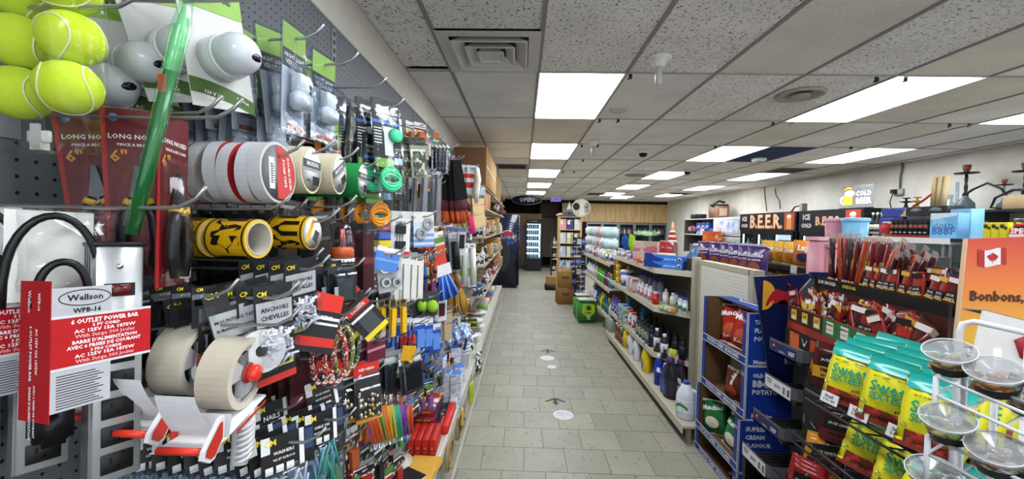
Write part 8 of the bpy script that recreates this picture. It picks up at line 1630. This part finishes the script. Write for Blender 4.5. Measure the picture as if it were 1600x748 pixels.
# ------------------------------------------------------------------ gummy candy rack
gr = thing('candy_rack', 'black wire rack holding yellow and teal candy bags', 'rack', (0,0,0)); WB = M('141416', .35, .3)
for z, y1 in ((1.148,1.44),(.965,1.52),(.77,1.6)):
    s = B(WB).tube([(1.0,y1,z),(1.0,.80,z)], .006, 6).obj('front_wire', gr); B(WB).tube([(1.0,y1,z-.03),(1.0,.80,z-.03)], .004, 6).obj('under_wire', gr)
    for k in range(9): y = .82+k*(y1-.84)/8; B(WB).tube([(1.0,y,z-.03),(1.26,y,z-.06),(1.26,y,z+.10)], .003, 5).obj('cross_wire', gr)
for y in (.80,1.44): B(WB).tube([(1.27,y,0),(1.27,y,1.24)], .010, 6).obj('post', gr)
B(WB).box(1.28,1.30,.78,1.6,0,1.20).obj('back_panel', gr)
def candy(label):
    o = thing('candy_bag', label, 'candy'); w, h, d = .125, .185, .05
    YEL = M('D6CF22', .3, 0, .08, 12, .35); bag_mesh(B(), w, h, d, YEL, top=h, seal=.018, crinkle=.0035, seed=31, nx=9, nz=12).obj('bag', o)
    yf = lambda x, z: bag_front_y(w, h, d, x, z, top=h, seal=.018)-.0045
    def patch(name, m, z0, z1, x0=-.5, x1=.5, nx=8, nz=5, off=.001):
        b = B(m); vs = [(w*(x0+(x1-x0)*i/nx)*.985, yf(w*(x0+(x1-x0)*i/nx)*.985, h*(z0+(z1-z0)*j/nz))-off, h*(z0+(z1-z0)*j/nz)) for j in range(nz+1) for i in range(nx+1)]
        b.add(vs, [(j*(nx+1)+i, j*(nx+1)+i+1, (j+1)*(nx+1)+i+1, (j+1)*(nx+1)+i) for j in range(nz) for i in range(nx)], None, True); b.obj(name, o)
    patch('teal_band', M('1E9A90', .3, coat=.3), .80, 1.0); patch('sweets_print', PR('8A2A1E','C03A34','5A3A1E','C9504A',scale=90), .06, .24, -.38, .44); patch('red_corner', M('7A2A22', .35), 0, .06)
    def lettering(name, m, items, off):
        b = B(m)
        for s, wd, zz, xx, rot, bo in items:
            vs, fs = glyphs(s, bo); ww = max(v.x for v in vs)-min(v.x for v in vs); k = wd*w/ww; cr, sr = cos(rot), sin(rot)
            pts = [((v.x*cr-v.y*sr*1.15)*k+xx*w, (v.x*sr+v.y*cr*1.15)*k+zz*h) for v in vs]; b.add([(x, yf(x, z)-off, z) for x, z in pts], fs)
        b.obj(name, o)
    lettering('lettering', M('1E8A6A'), (('Sweet',.74,.58,0,.10,.03),('SIXTEEN',.72,.43,.02,.07,.03)), .0035)
    lettering('small_lettering', M('3A3A2A'), (('FRUIT GUMMY',.3,.72,-.2,.05,.03),('BONBONS',.26,.74,.2,.05,.03),('gelifies',.24,.30,.26,.05,.03)), .003)
    B(CLEAR('F0F0D0', .25)).lathe([(.007,0),(0,-.001)], 12, at=(-w*.40, yf(-w*.4, h*.28)-.003, h*.28), axis='y').obj('round_mark', o)
    b = B(M('1A8A82', .3)); b.box(-w/2,w/2,-.001,.001,h-.002,h+.008); b.obj('crimped_seam', o); return o
R = random.Random(71)
spots = []
for (px, py, yy, rz, rx, ry, s) in ((1318,600,1.30,-58,-16,6,'top shelf, farthest'),(1382,612,1.16,-52,-14,7,'top shelf, second from the far end'),(1452,642,1.02,-50,-14,6,'top shelf, behind the lowest lid')):
    q = P(px, py, y=yy); spots.append((q.x, yy, 1.155, rz, rx, ry, s))
for i, (x, y, z, rz, rx, ry, s) in enumerate(spots):
    place('candy', candy, 'yellow and teal gummy candy bag, %s' % s, (x,y,z), rot=(rad(rx),rad(ry),rad(rz)), group='gummy candy bags')
    for j in range(1,4): place('candy', candy, 'yellow and teal candy bag, %s behind the top shelf bag that is %s' % (('first','second','third')[j-1], ('farthest','second','nearest')[i]), (x+.048*j,y-.004*j+.012*j,z+.010*j), rot=(rad(rx-2*j),rad(ry+R.uniform(-5,5)),rad(rz+R.uniform(-6,6))), group='gummy candy bags')
for i, (px, py, yy, rz, ry, s) in enumerate(((1345,718,1.24,-50,12,'lower shelf, farthest'),(1405,712,1.10,-52,8,'lower shelf, second'),(1440,735,.98,-48,14,'lower shelf, nearest'))):
    q = P(px, py, y=yy)
    for j in range(2): place('candy', candy, 'yellow and teal gummy candy bag, %s%s' % (s, '' if j == 0 else ', tucked behind'), (q.x+.05*j,yy+.01*j,.975-.01*(i == 2)+.006*j), rot=(rad(-22),rad(ry-4*j),rad(rz)), group='gummy candy bags')
for i, (px, py) in enumerate(((1296,622),(1341,646),(1404,677))):
    q = P(px, py, x=.992); t = thing('price_ticket', 'small white handwritten price ticket on the candy rack wire, %s from the far end' % W(i+1), 'ticket', q, rot=(rad(-12),rad(4),rad(-72)), group='price tickets'); B(M('D4D4D2')).box(-.026,.026,-.001,.001,-.017,.017).obj('ticket', t); b = B(M('3A3A4A')); b.text('Small', None, (-.002,-.0018,.006), width=.026); b.text('2 for $4', None, (.0,-.0018,-.006), width=.034); b.obj('lettering', t)
# jerky bags on hooks beside the drink rack
def jerky(base, band, txt, s):
    def mk(label):
        o = thing('jerky_bag', label, 'meat snack'); w, h, d = .15, .22, .03
        bag_mesh(B(), w, h, d, M(base, .3, 0, .25, 20, .3), top=.02, seal=.012, crinkle=.003, seed=5, nx=7, nz=9).obj('bag', o); B(mat(band)).box(-w*.48,w*.48,-d/2-.006,-d/2-.004,-h*.62,-h*.36).obj('colour_band', o); B(M('14100E')).box(-w*.35,w*.35,-d/2-.005,-d/2-.003,-h*.34,-h*.05).obj('dark_panel', o)
        b = B(M('C9C4BC')); b.text("JACK LINK'S", None, (0,-d/2-.007,-h*.2), width=w*.6, bold=.03); b.text(txt, None, (0,-d/2-.008,-h*.44), INK, width=w*.6, bold=.05); b.text('BEEF JERKY', None, (0,-d/2-.008,-h*.56), INK, width=w*.5); b.obj('lettering', o); return o
    return ('jrk'+s, mk)
for px, py, yy, kk, n, desc, rz in ((1302,550,1.78,jerky('4A1418','B8881C','TERIYAKI','t'),3,'maroon jerky bag with a mustard teriyaki band',-38),(1314,648,1.72,jerky('2A1614','5A1A1C','ORIGINAL','o'),3,'dark jerky bag on the hook below the teriyaki bags',-36),(1264,738,1.62,jerky('8A1A1C','3A1214','SWEET','s'),3,'red jerky bag low on the rack',-45),(1288,690,1.74,jerky('C98A1C','5A1A1A','HONEY','y'),2,'yellow jerky bag sagging behind the red bags',-20)):
    q = P(px, py, y=yy)
    for i in range(n): place(kk[0], kk[1], '%s, %s' % (desc, ('front one','second','third')[i]), q+Vector((.022*i,.03*i,0)), rot=(rad(-4),rad(4+3*i),rad(rz)), group='hanging jerky bags').scale = (.85,.85,.85)
    o = thing('wire_hook', 'long silver wire hook holding the '+desc.split(' bag')[0]+' bags', 'hook', q, rz=rad(rz), group='wire hooks for jerky'); B(STEEL).tube([(0,-.05,.012),(0,-.04,.002),(0,.22,.002)], .003, 6).obj('prong', o); B(STEEL).box(-.02,.02,.22,.224,-.02,.02).obj('base_plate', o)
jr = thing('hook_panel', 'black panel carrying the jerky hooks', 'panel'); B(DK).box(1.36,1.42,1.55,1.97,0,1.0).obj('panel', jr)
# ------------------------------------------------------------------ candy cups on a white wire rack
cr = thing('cup_rack', 'white wire rack of clear candy cups', 'rack'); WW = M('C4C6CA', .35)
def lidcup(fill, nm):
    def mk(label):
        o = thing('candy_cup', label, 'cup'); o.scale = (.72,.72,.72); r = .051
        B(CLEAR('F4F4F2', .16)).lathe([(.034,-.075),(.038,-.072),(r*.93,-.008),(r,-.004)], 24).obj('cup', o)
        b = B(CLEAR('E4E6E8', .36)); b.lathe([(r*1.02,-.006),(r*1.05,-.002),(r*1.05,.003),(r*.98,.005),(r*.93,-.001),(r*.80,.0),(r*.70,.007),(r*.60,.008),(0,.009)], 28); b.obj('lid', o)
        B(M('C9CCD0', .2)).tube([(r*1.035*cos(a*pi/14), r*1.035*sin(a*pi/14), .002) for a in range(28)], .0016, 5, close=True).obj('lid_rim', o)
        R2 = random.Random(len(nm)); b = B(mat(fill[0]))
        for k in range(26):
            a, q = R2.uniform(0,2*pi), R2.uniform(0,.036)**1.0; b.ball((q*cos(a), q*sin(a), R2.uniform(-.065,-.02)), R2.uniform(.009,.013), M(fill[k % len(fill)], .5), n=6, m=4, sq=(1.3,.8,.7))
        b.obj('candy', o, kind='stuff'); b = B(M('141412', .35)); n = 18; R_ = .0445; 
        pts = [(-.016,.040),(-.044,.0455)]; b.add([((.0365+(zz+.075)*.2)*1.02*cos(a), (.0365+(zz+.075)*.2)*1.02*sin(a), zz) for zz in (-.055,-.028) for a in [(-pi*.95+pi*1.1*k/n) for k in range(n+1)]], [(k,k+1,n+2+k,n+1+k) for k in range(n)], None, True); b.obj('wrap_label', o)
        return o
    return 'cup'+nm, mk
KIND = {'cashew':('D0B488','C4A478','B8946A'),'peanut':('C98A4A','B8763A','D0A060'),'mix':('C4B87A','8A9A4A','C9A878'),'almond':('C9C0B0','A87A5A','D4CCC0'),'seed':('C9C09A','B8B088','9AA06A')}
cups = ((1483,548,.80,'cashew','top row, farthest'),(1553,578,.74,'peanut','top row, second'),(1612,608,.72,'almond','top row, cut by the picture edge'),(1480,652,.76,'mix','middle row, farthest'),(1557,700,.70,'almond','middle row, second'),(1620,720,.69,'peanut','middle row, nearest the counter end'),(1455,735,.80,'seed','bottom row, farthest'),(1520,770,.72,'cashew','bottom row, second'))
for px, py, yy, nm, s in cups:
    p = P(px, py, y=yy); key, mk = lidcup(KIND[nm], nm); place(key, mk, 'clear lidded cup of %s candy, %s' % (nm, s), p, rot=(rad(20),rad(-16),rad(-20)), group='lidded candy cups')
for i, (pa, pb, d) in enumerate(((((1463,588,.80)),((1640,662,.66)),.075),(((1450,680,.78)),((1640,772,.64)),.075))):
    A, C_ = P(pa[0],pa[1],y=pa[2]), P(pb[0],pb[1],y=pb[2])
    for dz in (0,-.035): B(WW).tube([A+Vector((0,0,dz)), C_+Vector((0,0,dz))], .0032, 8).obj('rail', cr)
    B(WW).tube([A, A+Vector((.12,.05,.03))], .0032, 8).obj('rail', cr); B(WW).tube([A, A+Vector((0,0,-.12))], .0045, 8).obj('upright', cr)
    for k in range(4):
        q = A.lerp(C_, k/3.0); B(WW).tube([q+Vector((0,0,-.035)), q+Vector((.11,.05,-.02))], .0026, 6).obj('cross_wire', cr)
A = P(1500,500,y=.98); C_ = P(1640,528,y=.86); B(WW).tube([A+Vector((0,0,-.9)), A+Vector((0,0,-.03)), A+Vector((.004,-.002,-.008)), A+Vector((.02,-.012,0)), C_], .0065, 10).obj('top_tube', cr)
for px in (1478,1530,1580): q = P(px,690,y=.76); B(WW).tube([q+Vector((.08,.05,-1.1)), q+Vector((.08,.05,.16))], .005, 8).obj('upright', cr)
# ------------------------------------------------------------------ orange sign, paper box, glass counter below
t = thing('bonbon_sign', 'orange to yellow sign board with a Canadian flag', 'sign', (0,1.28,0)); 
def z2(px, py): q = P(px, py, y=1.28); return (q.x, q.z)
gm = bpy.data.materials.new('sunset_print'); gm.use_nodes = True; nt = gm.node_tree; tc = nt.nodes.new('ShaderNodeTexCoord'); sx_ = nt.nodes.new('ShaderNodeSeparateXYZ'); rp = nt.nodes.new('ShaderNodeValToRGB'); nt.links.new(tc.outputs['Generated'], sx_.inputs[0]); nt.links.new(sx_.outputs[2], rp.inputs[0]); nt.links.new(rp.outputs[0], nt.nodes['Principled BSDF'].inputs['Base Color']); nt.nodes['Principled BSDF'].inputs['Roughness'].default_value = .4
e = rp.color_ramp.elements; e[0].position = .05; e[0].color = lin('D9A81E'); e[1].position = .95; e[1].color = lin('C2331C'); q = e.new(.55); q.color = lin('D9701E')
c = [z2(1494,540), z2(1690,540), z2(1690,366), z2(1511,373)]
B(gm).prism(c, -.002, .006).obj('board', t); B(M('C9A888')).prism([(c[0][0]-.004,c[0][1]),(c[0][0],c[0][1]),(c[3][0],c[3][1]),(c[3][0]-.004,c[3][1])], -.003, .008).obj('board_edge', t)
def flagx(px, py): q = P(px, py, y=1.277); return (q.x, q.z)
b = B(); n = 10
def strip(x0, x1, m):
    vs = []
    for k in range(n+1):
        px = x0+(x1-x0)*k/n; wv = 2.2*sin((px-1527)*.13)
        for py in (389, 415): q = flagx(px, py+wv); vs.append((q[0], -.004, q[1]))
    b.add(vs, [(2*k+1,2*k+3,2*k+2,2*k) for k in range(n)], m)
strip(1528,1538,M('A8201E')); strip(1538,1563,M('DAD6D8')); strip(1563,1572,M('A8201E')); b.obj('flag_print', t)
leaf = [(0,1),(.18,.62),(.42,.74),(.34,.3),(.62,.55),(.70,.36),(1,.4),(.88,.1),(1,-.02),(.5,-.42),(.56,-.6),(.06,-.52),(.06,-1),(-.06,-1),(-.06,-.52),(-.56,-.6),(-.5,-.42),(-1,-.02),(-.88,.1),(-1,.4),(-.70,.36),(-.62,.55),(-.34,.3),(-.42,.74),(-.18,.62)]
q = flagx(1550, 402); s_ = .0165
bm = bmesh.new(); f = bm.faces.new([bm.verts.new((q[0]+x*s_*.9,-.0055,q[1]+z*s_)) for x, z in leaf]); bmesh.ops.triangulate(bm, faces=[f]); bm.verts.index_update(); b = B(M('B0201E')); b.add([v.co.copy() for v in bm.verts], [[v.index for v in g_.verts] for g_ in bm.faces]); bm.free(); b.obj('leaf_print', t)
q = z2(1584, 464); b = B(M('3A1A10')); b.text('Bonbons, Noix', None, (q[0]-.004,-.004,q[1]), width=.262, bold=.03); b.obj('lettering', t)
t = thing('paper_box', 'white paper box with a red curved mark behind the candy cups', 'box', P(1590,548,y=1.02), rot=(rad(-8),rad(14),rad(-12))); B(M('C9C5C2', .6)).box(-.085,.14,-.004,.004,-.10,.075).obj('panel', t); B(M('8A7A6A')).box(-.085,.14,-.004,.06,.075,.078).obj('top_edge', t); B(M('8A1E26')).tube([(.06,-.006,.035),(.02,-.006,.04),(-.004,-.006,.02),(.01,-.006,-.005),(.05,-.006,-.02),(.08,-.006,-.04)], .012, 8).obj('red_mark', t)
fc_ = thing('front_counter', 'dark counter base under the candy racks', 'counter'); B(M('1C1A19')).box(1.32,1.92,.3,1.35,0,.95).obj('body', fc_); B(M('242120')).box(1.30,1.925,.28,1.37,.95,.98).obj('top', fc_)
